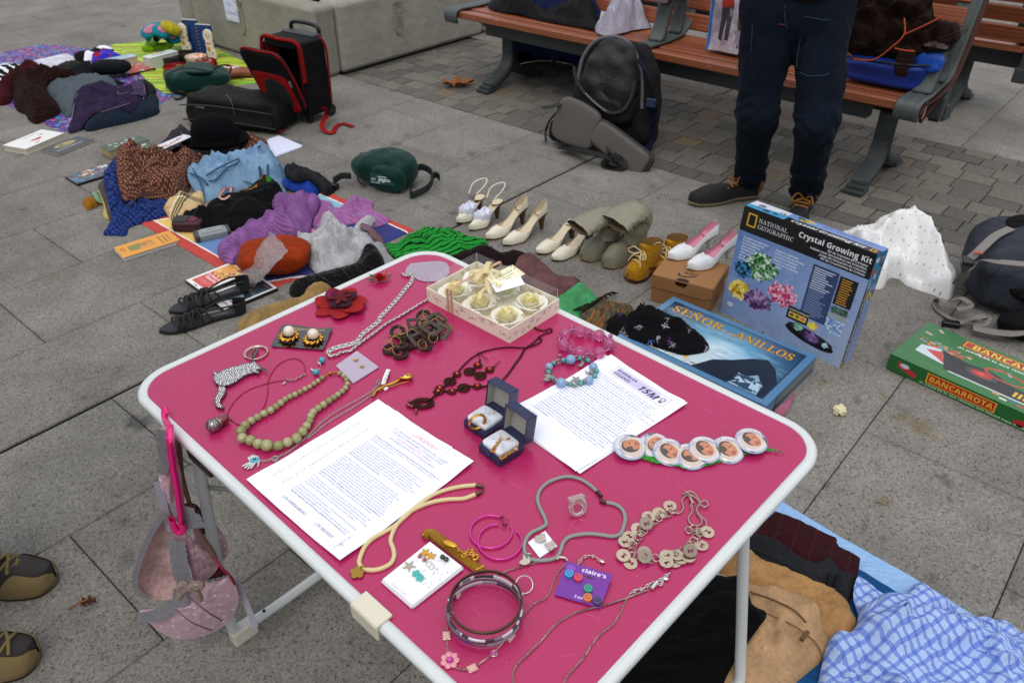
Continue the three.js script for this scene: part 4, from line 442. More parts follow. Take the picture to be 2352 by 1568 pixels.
{
const t=onT('copper_necklace','dark copper chain necklace with red stones and an oval pendant','necklace',zB(700,880));
stuff(wmesh('chain',[...chainGeo(tp(zB,[[640,770],[690,710],[770,640],[850,600],[950,575],[1060,565],[1180,568],[1260,545],[1305,510],[1285,490]],.0022),.0042,.0009),...chainGeo(tp(zB,[[1285,490],[1230,540],[1180,575],[1140,640],[1090,710],[1040,780],[985,840]],.0022),.0042,.0009),...chainGeo(tp(zB,[[1285,485],[1330,460],[1385,440],[1375,420],[1330,435],[1270,425],[1250,408]],.0022),.0042,.0009)],COPPER,t));
stuff(wmesh('links',[...chainGeo(tp(zB,[[450,960],[480,940],[500,915],[525,890],[570,850],[610,800],[640,775]],.003),.005,.0012),...chainGeo(tp(zB,[[500,920],[560,910],[610,910],[650,895],[690,885],[740,870],[770,872],[820,875],[870,870]],.003),.005,.0012)],COPPER,t));
const disc=(x,y,r,par)=>{const q=T(...zB(x,y),.002);wmesh('stone_disc',[new THREE.CylinderGeometry(r,r,.0022,28).translate(q.x,q.y,q.z),new THREE.TorusGeometry(r,.0011,6,30).rotateX(Math.PI / 2).translate(q.x,q.y + .001,q.z),...Array.from({length:22},(_,i)=>{const a=i*2.4,s=Math.sqrt(i / 22)*r*.86;return SPHL.clone().scale(.0013,.0011,.0013).translate(q.x + s*Math.cos(a),q.y + .0015,q.z + s*Math.sin(a));})],COPPER,par);};
const flo=(x,y,r,par)=>{const q=T(...zB(x,y),.003);wmesh('metal_flower',Array.from({length:8},(_,i)=>SPHL.clone().scale(r*.36,r*.22,r*.36).translate(q.x + r*.75*Math.cos(i*.785),q.y,q.z + r*.75*Math.sin(i*.785))),COPPER,par);bead('red_stone',q.clone().setY(q.y + .0012),r*.42,M('#c9240c',.08,{clearcoat:1}),par,FACET);};
disc(588,835,.0125,t);disc(695,885,.0125,t);flo(643,775,.009,t);flo(508,885,.0095,t);flo(603,910,.009,t);flo(803,870,.009,t);flo(495,912,.010,t);
const q=T(...zB(375,1005),.003);wmesh('oval_pendant',[...[1,.78,.55].map(k=>new THREE.TorusGeometry(.0205*k,.0018,7,44).scale(1,.72,1).rotateX(Math.PI / 2).rotateY(.15).translate(q.x,q.y,q.z)),line3(T(...zB(300,1040),.005),T(...zB(455,960),.005),.0016),...Array.from({length:40},(_,i)=>{const a=i*.157*1;return SPHL.clone().scale(.0014,.0014,.0014).translate(q.x + .022*Math.cos(a),q.y + .001,q.z - .0162*Math.sin(a));})],COPPER,t);
for(const[x,y,r]of[[270,990,.0042],[262,1020,.0045],[322,1060,.004],[320,1078,.0028],[285,1030,.004],[250,1012,.003]])bead('red_bead',T(...zB(x,y),r),r,M('#8a0a0c',.1,{clearcoat:1,transmission:.3,thickness:.004}),t);
for(const[lab,d,fl,hk]of[['copper drop earring inside the necklace loop, with its hook crossing the chain',[742,757],[806,705],[[822,670],[820,640],[805,612],[830,605],[855,640],[885,662]]],['copper drop earring lying nearer the bead bracelets',[826,790],[898,740],[[935,715],[960,690],[985,672]]]]){const e=onT('copper_earring',lab,'earring',zB(...d),'copper drop earrings');disc(...d,.0122,e);flo(...fl,.0095,e);wmesh('ear_hook',tube(tp(zB,[fl,...hk],.004),.0008,30),COPPER,e);wmesh('links',chainGeo(tp(zB,[[d[0]+ 25,d[1]- 20],fl,hk[0]],.003),.004,.001),COPPER,e);}
}
{
const t=onT('bead_bracelet','stretch bracelet of faceted transparent pink beads','bracelet',zB(1650,500)),pm=[M('#f0a0d0',.04,{transmission:.8,thickness:.016,ior:1.45,attenuationColor:C('#f090d0'),attenuationDistance:.06,flatShading:true}),M('#e080c0',.05,{transmission:.7,thickness:.01,ior:1.45,flatShading:true,attenuationColor:C('#e070c0'),attenuationDistance:.03})],fg=new THREE.IcosahedronGeometry(1,2).toNonIndexed();fg.computeVertexNormals();
const B=[[1490,440,48],[1608,418,50],[1758,450,50],[1838,518,52],[1760,585,50],[1605,580,50],[1480,525,50]],S=[[1545,405,27],[1683,435,27],[1800,480,22],[1848,470,20],[1830,565,22],[1685,600,27],[1530,560,27],[1445,485,20],[1842,548,22],[1690,455,14]];
for(const[x,y,r]of B){const q=r / 1.96*.57422 / FP*1.63;bead('big_bead',T(...zB(x,y + r*.45),q),q,pm[0],t,fg).rotation.set(x,y,0);}
for(const[x,y,r]of S){const q=r / 1.96*.57422 / FP*1.63;bead('small_bead',T(...zB(x,y + r*.3),.011),q,pm[1],t,fg).rotation.set(x,y,0);}
wmesh('elastic',tube([...TP([B[0],S[0],B[1],S[1],B[2],S[2],B[3],S[4],B[4],S[5],B[5],S[6],B[6],S[7]].map(p=>zB(p[0],p[1]+ 18)),.012)],.0009,120,true),M('#e2a8cf',.4),t);
const b=onT('charm_bracelet','blue bead bracelet with silver charms lying partly on the white flyer','bracelet',zB(1540,740)),bl=M('#8fb2d6',.18,{transmission:.2,thickness:.01,clearcoat:.6,attenuationColor:C('#7aa6d8'),attenuationDistance:.02}),tq=M('#4f9a9c',.3,{clearcoat:.5});
for(const[x,y,r]of[[1534,645,42],[1712,705,36],[1678,812,36],[1458,828,42],[1365,705,33]]){const q=r / 1.96*.57422 / FP*1.6;bead('pale_blue_bead',T(...zB(x,y + r*.4),q),q,bl,b,SPH);}
for(const[x,y,r]of[[1478,660,22],[1605,642,22],[1672,660,20],[1738,742,22],[1724,782,23],[1612,840,24],[1532,845,23],[1398,802,20],[1362,752,22],[1402,680,21]]){const q=r / 1.96*.57422 / FP*1.6;bead('turquoise_bead',T(...zB(x,y + r*.4),q*1.1),q,tq,b,SPH);}
const sv=metal('#a7a199',.32);for(const[x,y]of[[1435,668],[1578,640],[1640,640],[1722,722],[1638,828],[1495,838],[1570,850],[1415,818],[1365,728],[1700,752]]){const q=T(...zB(x,y + 8),.008);wmesh('silver_spacer',[new THREE.TorusGeometry(.005,.0018,7,16).rotateY(R()*3).translate(q.x,q.y,q.z),...Array.from({length:7},(_,i)=>SPHL.clone().scale(.0015,.0015,.0015).translate(q.x + .005*Math.cos(i*.9),q.y + .005*Math.sin(i*.9),q.z + .002))],sv,b);}
const charm=(l,h)=>wmesh('charm',pl(zB,l,h,.002,.0005),sv,b);charm([[1618,650],[1640,640],[1645,680],[1635,705],[1615,725],[1590,712],[1610,700]],.004);charm([[1645,742],[1665,765],[1690,770],[1680,780],[1655,772]],.006);const S2=(x,y,r,a)=>{const q=T(...zB(x,y),.006);wmesh('star_charm',plate(star(r,5,.42,a),.002,.0005).translate(q.x,q.y,q.z),sv,b);};S2(1578,820,.0125,.3);S2(1360,795,.0125,1);S2(1345,822,.009,.4);S2(1447,632,.006,.2);
}
{
const g0=onT('crepe_strip','torn strip of bright green crepe paper under the round badges','paper strip',zD(1000,470));
const c=curve(tp(zD,[[400,440],[520,450],[640,470],[760,478],[880,500],[1000,480],[1120,450],[1260,420],[1400,395],[1520,390],[1640,415]],.003)),rg=[];for(let i=0;i<=70;i++){const p=c.getPointAt(i / 70),d=c.getTangentAt(i / 70),w=.014*Math.sin(Math.PI*clamp(i / 70 + .02,.08,.97))+ .003*n2(i*.5,1);rg.push([-1,-.5,0,.5,1].map(k=>v3(p.x - d.z*w*k,TT + .003 + .004*Math.abs(n2(i*.33,k*1.3)),p.z + d.x*w*k)));}wmesh('crepe',loft(rg,{close:false}),M('#2f9a1e',.8,{transmission:.2,thickness:0}),g0);
const bl=onT('black_ribbon_scrap','scrap of black ribbon under the badge at the right end of the strip','ribbon',zD(1300,380));wmesh('ribbon',pl(zD,[[1230,400],[1300,375],[1330,385],[1300,405],[1250,415]],.0075,.003,.001),M('#0c0d10',.8),bl);
const face=(a,b,s)=>tex(128,128,(g,w,h)=>{rect(g,0,0,w,h,'#d3d3da');ell(g,58,64,50,46,'#cdbcae');const gr=g.createRadialGradient(64,64,10,64,64,64);poly(g,[[80,128],[100,84],[128,100],[128,128]],'#55504e');poly(g,[[0,128],[10,90],[36,128]],'#4c4a4c');poly(g,[[128,60],[100,84],[128,92]],'#8a93c0');ell(g,58,62,31,36,'#3b2a20',.2);ell(g,62,70,26,34,'#c1774f',.2);ell(g,60,92,12,6,'#9c5230');ell(g,64,78,6,9,'#d08a60');ell(g,46,52,12,14,'#3b2a20',.5);for(const[x,y]of[[50,62],[72,64],[60,82]]){g.strokeStyle='#4a2a1c';g.lineWidth=3;g.beginPath();g.moveTo(x - 6,y - 2);g.quadraticCurveTo(x,y + 5,x + 7,y - 1);g.stroke();}txt(g,a,14,26,16,'#44529c',{rot:-.1});txt(g,b,84,40,16,'#44529c',{rot:s});});
const F=[face('GOMEZ','JESUS',1.1),face('JESUS','PRIVATIZA',1.0),face('PRIVATIZA','JESUS',.9)];
[[430,365,.012,2.0,'round badge at the end of the row, overlapping the white flyer'],[625,356,.006,2.5,'round badge second in the row, tucked behind the one on the flyer'],[740,405,.010,.9,'round badge third in the row, above the widest bit of green crepe'],[905,440,.008,1.6,'round badge lowest in the row, half under its neighbour'],[1020,386,.014,.7,'round badge fully visible in the middle of the row'],[1200,388,.009,.8,'round badge beside the middle one, next to the black ribbon scrap'],[1386,316,.016,.75,'round badge standing alone on the narrow end of the green crepe']].forEach(([x,y,h,rot,lab],i)=>{
const t=thing('portrait_badge','white ' + lab,'badge',T(...zD(x,y),h),0,'round portrait badges'),r=.0287,rings=[[0,.006],[.6,.0056],[.9,.004],[1,.001],[.98,-.002],[.9,-.003]].map(([k,y])=>Array.from({length:36},(_,j)=>v3(r*k*Math.cos(j*.17453),y,r*k*Math.sin(j*.17453))));const in0=new THREE.Group();in0.name='button';in0.rotation.set(.14 + .05*(i % 3),0,-.06 + .05*(i % 2),'YXZ');t.add(in0);
const g=loft(rings,{cap1:true}),p=g.attributes.position,u=g.attributes.uv;for(let k=0;k<p.count;k++){const X=p.getX(k)/ r,Y=p.getZ(k)/ r,c2=Math.cos(rot),s2=Math.sin(rot);u.setXY(k,.5 +(X*c2 - Y*s2)*.48,.5 -(X*s2 + Y*c2)*.48);}mesh('badge_front',g,M('#ffffff',.18,{map:F[i % 3],clearcoat:1,clearcoatRoughness:.08}),in0);mesh('badge_rim',new THREE.TorusGeometry(r*.965,.0022,8,44).rotateX(Math.PI / 2).translate(0,-.0012,0),M('#9fc0dc',.25,{clearcoat:1}),in0);});
}
function cordNecklace(name,label,f,pts,col,r,at){const t=onT(name,label,'necklace',f(...at));wmesh('cord',tube(tp(f,pts,.003),r,pts.length*9,false,9),M(col,.6,{sheen:.4,bumpMap:B_WEAVE,bumpScale:.0002}),t);return t;}
{
const t=cordNecklace('cream_cord_necklace','thick cream cord necklace with a small gold flower pendant',zC,[[990,160],[880,170],[770,195],[680,230],[610,275],[540,330],[470,395],[400,455],[320,500],[250,540],[200,590],[165,660],[155,720],[190,755],[250,765],[320,750],[380,715],[402,665],[395,610],[378,560],[390,505],[425,440],[490,370],[570,320],[680,280],[790,262],[900,255],[985,225]],'#d9c795',.0037,[290,740]);
wmesh('cord_ends',[line3(T(...zC(985,160),.004),T(...zC(1030,168),.004),.0036),line3(T(...zC(982,228),.004),T(...zC(1020,208),.004),.0036),tube(tp(zC,[[1028,168],[1042,180],[1030,200],[1020,208]],.005),.0016,16)],metal('#6b5a48',.4),t);
const q=T(...zC(142,785),.002);wmesh('flower_pendant',[plate(flowerOut(.0125),.003,.001).rotateY(.4).translate(q.x,q.y,q.z),new THREE.TorusGeometry(.0042,.0014,7,18).translate(...T(...zC(184,748),.005).toArray())],metal('#a8833f',.35),t);
const g=cordNecklace('grey_cord_necklace','grey cord necklace with a silver tulip pendant, looped round an earring card',zC,[[1850,205],[1790,155],[1720,115],[1640,100],[1560,115],[1480,155],[1435,210],[1425,270],[1445,330],[1475,390],[1485,440],[1440,470],[1380,500],[1340,550],[1330,610],[1345,660],[1390,690],[1450,697],[1520,690],[1565,670],[1590,620],[1610,565],[1650,530],[1720,513],[1800,507],[1880,515],[1960,525],[2010,510],[2040,450],[2047,380],[2020,325],[1970,295],[1915,283]],'#8a918a',.0032,[1450,690]);
wmesh('cord_ends',[line3(T(...zC(1848,205),.004),T(...zC(1882,240),.004),.0032),line3(T(...zC(1912,285),.004),T(...zC(1875,270),.004),.0032),tube(tp(zC,[[1882,240],[1878,255],[1866,265],[1875,272]],.004),.0013,14)],metal('#5d4a3e',.4),g);
const tul=[[1320,655],[1335,668],[1350,690],[1362,668],[1372,660],[1368,690],[1380,703],[1368,722],[1340,735],[1312,733],[1292,725],[1298,705],[1318,695]];wmesh('tulip_pendant',pl(zC,tul,.003,.003,.0008),metal('#c9c0b2',.3),g);wmesh('pendant_loop',new THREE.TorusGeometry(.0042,.0014,7,18).translate(...T(...zC(1362,660),.005).toArray()),metal('#c9c0b2',.3),g);
const e=onT('tulip_earring_card','small white card with two silver tulip studs inside the grey cord','earrings',zC(1460,585));wmesh('card',pl(zC,[[1478,490],[1565,598],[1440,682],[1355,572]],.001,.002,.0005),WHITEP,e);
for(const l of[[[1455,495],[1465,515],[1478,508],[1475,540],[1488,560],[1450,572],[1420,568],[1402,548],[1412,525],[1438,520]],[[1530,548],[1535,570],[1550,580],[1548,610],[1525,632],[1500,625],[1485,600],[1470,585],[1495,575],[1515,570]]])wmesh('tulip_stud',pl(zC,l,.0045,.0025,.0007),metal('#c2b8aa',.32),e);
}
{
const a=T(...zC(660,575),.004),b=T(...zC(888,752),.006),t=onT('stud_card','white speckled card of small star, flower and ball stud earrings','earrings',zC(600,800)),K=[[658,572],[890,750],[535,1030],[320,842]];
wmesh('card',pl(zC,K,.004,.0045,.0012),M('#eff0f6',.6),t);wmesh('card_edges',[line3(T(...zC(322,845),.003),T(...zC(535,1030),.003),.003),line3(T(...zC(890,752),.004),T(...zC(535,1030),.003),.0022)],M('#dfe0e8',.7),t);
stuff(wmesh('pin_holes',Array.from({length:34},()=>{const u=rr(.08,.94),v=rr(.06,.6),x=lerp(lerp(658,890,u),lerp(320,535,u),v),y=lerp(lerp(572,750,u),lerp(842,1030,u),v);const q=T(...zC(x,y),.0086);return new THREE.CylinderGeometry(.0007,.0007,.0004,8).translate(q.x,q.y,q.z);}),M('#3a3a40',.9),t));
const lt=tex(128,32,(g,w,h)=>{rect(g,0,0,w,h,'#eff0f6');txt(g,'PLATA 1ª LEY',64,22,19,'#b89a8a',{al:'center',f:'serif'});});{const p=T(...zC(396,852),.0087),q2=T(...zC(500,932),.0087),f=frame(p,q2),m=mesh('card_lettering',sheetGeo(f.len,f.len*.25,0,.0003),M('#ffffff',.6,{map:lt}),t);m.position.copy(p).sub(t.position);m.rotation.y=f.turn;}
const put=(n,x,y,g,m)=>{const q=T(...zC(x,y),.0088);wmesh(n,g.translate(q.x,q.y,q.z),m,t);};
put('gold_star_stud',624,642,plate(star(.0095,5,.42,.4),.002,.0007),GOLD);put('gold_star_stud',666,666,plate(star(.0095,5,.42,.9),.002,.0007),GOLD);put('silver_star_stud',510,738,plate(star(.0115,5,.36,.2),.002,.0007),SILV2);
for(const[x,y]of[[587,668],[620,694]]){put('pink_stone_stud',x,y,new THREE.CylinderGeometry(.004,.0045,.003,18),SILV2);put('pink_stone',x,y,new THREE.SphereGeometry(.003,12,8).translate(0,.002,0),M('#b0455e',.1,{clearcoat:1}));}
for(const[x,y]of[[748,680],[775,697]])put('black_pearl_stud',x,y,new THREE.SphereGeometry(.0042,16,12).translate(0,.003,0),M('#2c2b2e',.18,{clearcoat:.8}));for(const[x,y]of[[652,724],[670,743]])put('clear_stone_stud',x,y,FACET.clone().scale(.0052,.003,.0052).translate(0,.001,0),M('#dfe6e4',.08,{metalness:.6}));
for(const[x,y]of[[560,793],[587,823]])put('turquoise_flower_stud',x,y,merge(Array.from({length:6},(_,i)=>SPHL.clone().scale(.0029,.002,.0029).translate(i?.0045*Math.cos(i*1.257):0,.001,i?.0045*Math.sin(i*1.257):0))),M('#45b3ae',.2,{clearcoat:.8}));
}
{
const t=onT('mesh_bracelet','flat gold mesh bracelet folded behind the white stud card','bracelet',zC(800,620)),gm=M('#c2923a',.3,{metalness:1,bumpMap:dataTex(128,(x,y)=>.5 + .5*Math.sin((x*8 + Math.floor(y*8)*.5)*6.283)*Math.sin(y*8*6.283),60),bumpScale:.0012});
const strip=(l,w,h)=>{const c=curve(tp(zC,l,h)),rg=[];for(let i=0;i<=50;i++){const p=c.getPointAt(i / 50),d=c.getTangentAt(i / 50);rg.push([-1,-.6,0,.6,1].map(k=>v3(p.x - d.z*w*k,p.y + .0012*(1 - k*k),p.z + d.x*w*k)));}return loft(rg,{close:false,uv:[w*2,c.getLength()]});};
wmesh('mesh_band',[strip([[612,530],[650,505],[720,550],[800,605],[880,665],[950,715],[1010,750],[1030,735]],.0085,.005),strip([[618,505],[660,495],[720,535],[780,585]],.008,.009)],gm,t);wmesh('end_bar',line3(T(...zC(604,520),.006),T(...zC(640,485),.008),.002),GOLD,t);wmesh('end_bar',line3(T(...zC(985,765),.006),T(...zC(1042,735),.006),.002),GOLD,t);
wmesh('lobster_clasp',[new THREE.SphereGeometry(1,14,10).scale(.014,.003,.006).rotateY(-.45).translate(...T(...zC(800,575),.012).toArray()),tube(tp(zC,[[960,680],[975,660],[995,655],[1002,670],[985,690],[965,690]],.006),.002,24),...chainGeo(tp(zC,[[845,600],[875,630],[910,640],[935,620],[965,625],[970,650],[935,645],[900,660]],.008),.005,.0012)],GOLD,t);
}
{
const hp=metal('#e83aa8',.25),hm=M('#d82f9c',.25,{metalness:.6,clearcoat:.6});
const hoop=(lab,l,stem)=>{const t=onT('pink_hoop_earring',lab,'earring',zC(...l[4]),'pink hoop earrings');wmesh('hoop',tube(tp(zC,l,.0035),.0018,90,false,8),hm,t);wmesh('post',tube(tp(zC,stem,.004),.0008,10),metal('#a05068',.3),t);wmesh('stopper',new THREE.TorusGeometry(.003,.0011,6,14).translate(...T(...zC(stem[1][0],stem[1][1]),.005).toArray()),metal('#a03a78',.3),t);};
hoop('pink metal hoop earring, the one partly under the other',[[1158,385],[1080,375],[1010,395],[960,440],[943,500],[960,550],[1010,590],[1080,607],[1150,598],[1205,565],[1238,520],[1243,475],[1233,448]],[[1158,385],[1170,390],[1220,410]]);
hoop('pink metal hoop earring, the one lying on top and nearer the camera',[[1145,438],[1080,450],[1025,490],[1003,545],[1010,605],[1060,660],[1130,686],[1210,680],[1275,645],[1308,595],[1310,540],[1295,508],[1272,485]],[[1145,438],[1190,440],[1215,438]]);
const bang=(lab,cx,cy,rx,h,tilt,mat,w,tz=0,name='bangle')=>{const t=thing(name,lab,'bangle',T(...zC(cx,cy),h),0);const r=rx / 1.78*.57422 / FP*1.28;const m=mesh('hoop',loft(Array.from({length:73},(_,i)=>{const a=i / 72*6.2832;return[[-.0012,-w],[.0012,-w],[.0016,0],[.0012,w],[-.0012,w]].map(([o,y])=>v3((r + o)*Math.cos(a),y,(r + o)*Math.sin(a)));}),{uv:[1,24]}),mat,t);m.rotation.set(tilt,0,tz);return t;};
const zig=tex(256,64,(g,w,h)=>{for(let i=0;i<26;i++)rect(g,i*10,0,10,64,['#2a1820','#d9d2d8','#3d1a4a','#8f8a92','#5b2a3a','#e4dfe6','#241628'][R()*7|0]);});const zg=rep(zig,.1,1);zig.rotation=0;
const zigM=M('#ffffff',.2,{map:tex(64,1024,(g,w,h)=>{for(let y=0;y<h;){const d=rr(8,46);rect(g,0,y,w,d,['#2a1820','#cfc8d0','#3d1a4a','#77707a','#4a2433','#d9d2da','#221426'][R()*7|0]);y +=d;}},1,1 / 24),clearcoat:.8,metalness:.2});
const purM=M('#ffffff',.25,{map:tex(64,512,(g,w,h)=>{for(let y=0;y<h;){const d=rr(24,90);rect(g,0,y,w,d,['#5a1e74','#b9b2bc','#6e2a4a','#3b2a44','#8e7f92'][R()*5|0]);y +=d;}},1,1 / 24),clearcoat:.6,metalness:.2});
bang('lowest thin purple and grey bangle of the pile',1050,1068,238,.006,0,purM,.002);bang('grey metal bangle between the patterned ones',1040,1045,236,.014,.02,metal('#857a84',.3),.0018,.02);bang('patterned purple and white bangle in the middle of the pile',1048,1030,236,.023,.05,zigM,.0024,-.02);bang('antique brass bangle lying on top of the pile',1055,985,226,.042,.03,metal('#5f5040',.4),.0024,.02);
const r=thing('silver_ring','thin open silver ring touching the bangles','ring',T(...zC(1330,868),.0095));const m=mesh('band',new THREE.TorusGeometry(.0128,.0009,8,40),SILV,r);m.rotation.set(-.95,.1,0);mesh('flat_front',[rbox(.004,.0022,.024,.001).translate(-.0125,-.001,.004)],SILV,r).rotation.y=.5;
const c=thing('clear_resin_ring','chunky clear resin ring inside the grey cord loop','ring',T(...zC(1710,320),.0135)),cm=M('#f2e4e0',.08,{transmission:.8,thickness:.012,ior:1.5,attenuationColor:C('#f0dcd8'),attenuationDistance:.06});const c1=mesh('resin_band',loft(Array.from({length:49},(_,i)=>{const a=i / 48*6.2832,th=.0036 + .0026*Math.max(0,Math.sin(a + .4));return Array.from({length:10},(_,j)=>{const b=j*.6283;return v3((.0125 + th*Math.cos(b))*Math.cos(a),(.0125 + th*Math.cos(b))*Math.sin(a),.0055*Math.sin(b));});})),cm,c);c1.rotation.set(-.5,.35,0);const c3=mesh('flat_top',rbox(.03,.008,.013,.003).rotateZ(.12).translate(-.002,.0165,0),cm,c);c3.rotation.copy(c1.rotation);
}
{
const t=onT('pink_stone_necklace','fine silver chain with pink stones passing under the bangles and the purple card','necklace',zC(800,1405)),sl=metal('#d9c4b8',.28);
const main=[[1560,692],[1450,705],[1330,735],[1200,775],[1080,820],[960,870],[870,915],[825,970],[805,1040],[795,1110],[780,1180],[778,1260],[785,1340],[800,1400],[830,1450],[890,1475],[960,1460],[1040,1410],[1110,1355],[1170,1290],[1225,1225],[1280,1150],[1340,1070],[1410,1000],[1480,965],[1520,900],[1545,830],[1585,760],[1620,725],[1640,700],[1620,680],[1585,678]];
stuff(wmesh('chain',tube(tp(zC,main,.0022),.0011,260,false,6),M('#cdb8ac',.3,{metalness:1,bumpMap:rep(B_RIB,60),bumpScale:.0005}),t));
for(const[a,b]of[[[776,1205],[778,1252]],[[935,1472],[985,1448]],[[1208,1258],[1245,1215]],[[838,955],[855,925]]]){const p=T(...zC(...a),.0025),q=T(...zC(...b),.0025),f=frame(p,q);const m=mesh('pink_bar',rbox(f.len,.003,.009,.001).translate(f.len / 2,0,0),M('#dba39a',.2,{clearcoat:.7}),t);m.position.copy(p).sub(t.position);m.rotation.y=f.turn;const m2=mesh('bar_frame',rbox(f.len + .003,.0022,.0115,.0008).translate(f.len / 2,0,0),sl,t);m2.position.copy(m.position).setY(m.position.y - .001);m2.rotation.y=f.turn;}
for(const[x,y]of[[800,1075],[1113,1357]]){bead('round_stone',T(...zC(x,y),.003),.0035,M('#b83f98',.1,{clearcoat:1}),t);wmesh('stone_ring',new THREE.TorusGeometry(.0046,.0011,6,20).rotateX(Math.PI / 2).translate(...T(...zC(x,y),.002).toArray()),sl,t);}
const q=T(...zC(800,1408),.002);for(let i=0;i<7;i++)bead('flower_petal',v3(q.x + .009*Math.cos(i*.9),q.y + .001,q.z + .009*Math.sin(i*.9)),.0046,M('#e0909c',.2,{clearcoat:.6}),t,SPH,.5);bead('flower_centre',q.clone().setY(q.y + .002),.0045,M('#c02f96',.1,{clearcoat:1}),t);
stuff(wmesh('clasp_and_tail',[...chainGeo(tp(zC,[[1715,720],[1735,690],[1770,665],[1820,665],[1870,695],[1890,705]],.0025),.0052,.001),line3(T(...zC(1875,700),.004),T(...zC(1895,710),.003),.0032),tube(tp(zC,[[1560,690],[1580,675],[1620,678],[1640,700]],.004),.0022,14)],sl,t));
const s=onT('snake_chain_necklace','plain silver snake chain looping out of the near table corner','necklace',zC(1800,1050)),sm2=M('#cbb7ac',.25,{metalness:1,bumpMap:rep(B_RIB,50),bumpScale:.0005});
stuff(wmesh('chain',[tube(tp(zC,[[2215,905],[2120,940],[2000,985],[1880,1022],[1780,1045],[1680,1075],[1590,1125],[1510,1200],[1430,1290],[1350,1370],[1280,1440],[1250,1500],[1250,1560],[1280,1640]],.0022),.0014,160),tube(tp(zC,[[2090,925],[2050,990],[2010,1080],[1960,1150],[1880,1215],[1810,1295],[1760,1380],[1700,1450],[1640,1515],[1600,1600],[1540,1680]],.0022),.0014,120)],sm2,s));
stuff(wmesh('extender',[...chainGeo(tp(zC,[[2090,930],[2130,905],[2180,895],[2230,860],[2270,850],[2310,825],[2360,790]],.003),.005,.0011),...chainGeo(tp(zD,[[600,1470],[640,1450],[680,1440],[690,1405],[720,1400]],.003),.0045,.001),line3(T(...zD(600,1480),.004),T(...zD(645,1425),.005),.0035),line3(T(...zD(700,1398),.003),T(...zD(728,1405),.003),.003)],SILV,s));
}
{
const t=onT('disc_necklace','necklace of many pierced dull silver discs on ring links, with a snake cord','necklace',zD(640,1240)),dm=metal('#c3b19b',.3),path=[[895,1020],[925,1005],[945,1030],[1010,1030],[960,1060],[940,1095],[910,1125],[880,1160],[840,1190],[780,1200],[720,1215],[650,1240],[600,1250],[550,1240],[490,1225],[440,1215],[445,1175],[465,1120],[500,1075],[540,1020],[580,985],[630,945],[680,910],[720,895],[765,875]];
const lg=new THREE.TorusGeometry(.0062,.0011,6,18).rotateX(Math.PI / 2);along(tp(zD,path,.003),.0098).forEach(([p,d],i)=>{const m=mesh('ring_link',lg,SILV2,t);m.position.copy(p).sub(t.position).setY(.0035 +(i % 3)*.001);m.rotation.set(rr(-.5,.5),R()*3,rr(-.5,.5));});
const dog=[[-.0045,.003],[-.0045,-.0005],[-.003,-.0035],[-.001,-.0005],[.003,-.0005],[.0045,-.003],[.005,0],[.0035,.0015],[.0035,.0045],[.0015,.0045],[.0015,.002],[-.002,.002],[-.002,.004]],dg=plate(circ(.0112,30),.0011,.0003,[dog.slice().reverse()]);
[[745,830,.3],[660,885,1],[577,915,2],[560,965,.5,1],[492,1010,1.4],[425,1070,2.2],[393,1110,.4],[380,1217,1],[436,1280,2.5],[545,1200,.3,1],[548,1225,1.2,1],[718,1270,.8],[780,1270,.4],[830,1245,1.6],[890,1230,2.2],[905,1180,.2,1],[992,1140,1.2],[1040,1035,2.6],[800,1215,.8],[720,1220,.6]].forEach(([x,y,r,up],i)=>{const m=mesh('stamped_disc',dg,up?metal('#8f8274',.35):dm,t);m.position.copy(T(...zD(x,y),.002 +(i % 4)*.0013 +(up?.005:0))).sub(t.position);m.rotation.set(rr(-.12,.16)+(up?.4:0),r,rr(-.1,.1));});
wmesh('snake_cord',tube(tp(zD,[[765,878],[820,885],[850,850],[840,790],[870,750],[910,745],[950,770],[975,810],[960,850],[960,890],[990,930],[990,970],[950,985],[905,965],[890,930],[915,880],[918,840]],.003),.0014,160,false,7),SILV2,t);wmesh('snake_cord',tube(tp(zD,[[870,725],[910,715],[950,745],[985,800],[1020,785],[1045,815],[1020,838],[985,820],[955,860],[985,910],[1025,945],[1030,980],[990,1005],[940,1010],[915,1020]],.0045),.0014,160,false,7),SILV2,t);stuff(wmesh('clasp',[...chainGeo(tp(zD,[[860,735],[885,720],[905,760],[920,790],[915,830]],.004),.0045,.001),line3(T(...zD(905,770),.005),T(...zD(930,815),.004),.0028)],SILV2,t));
}
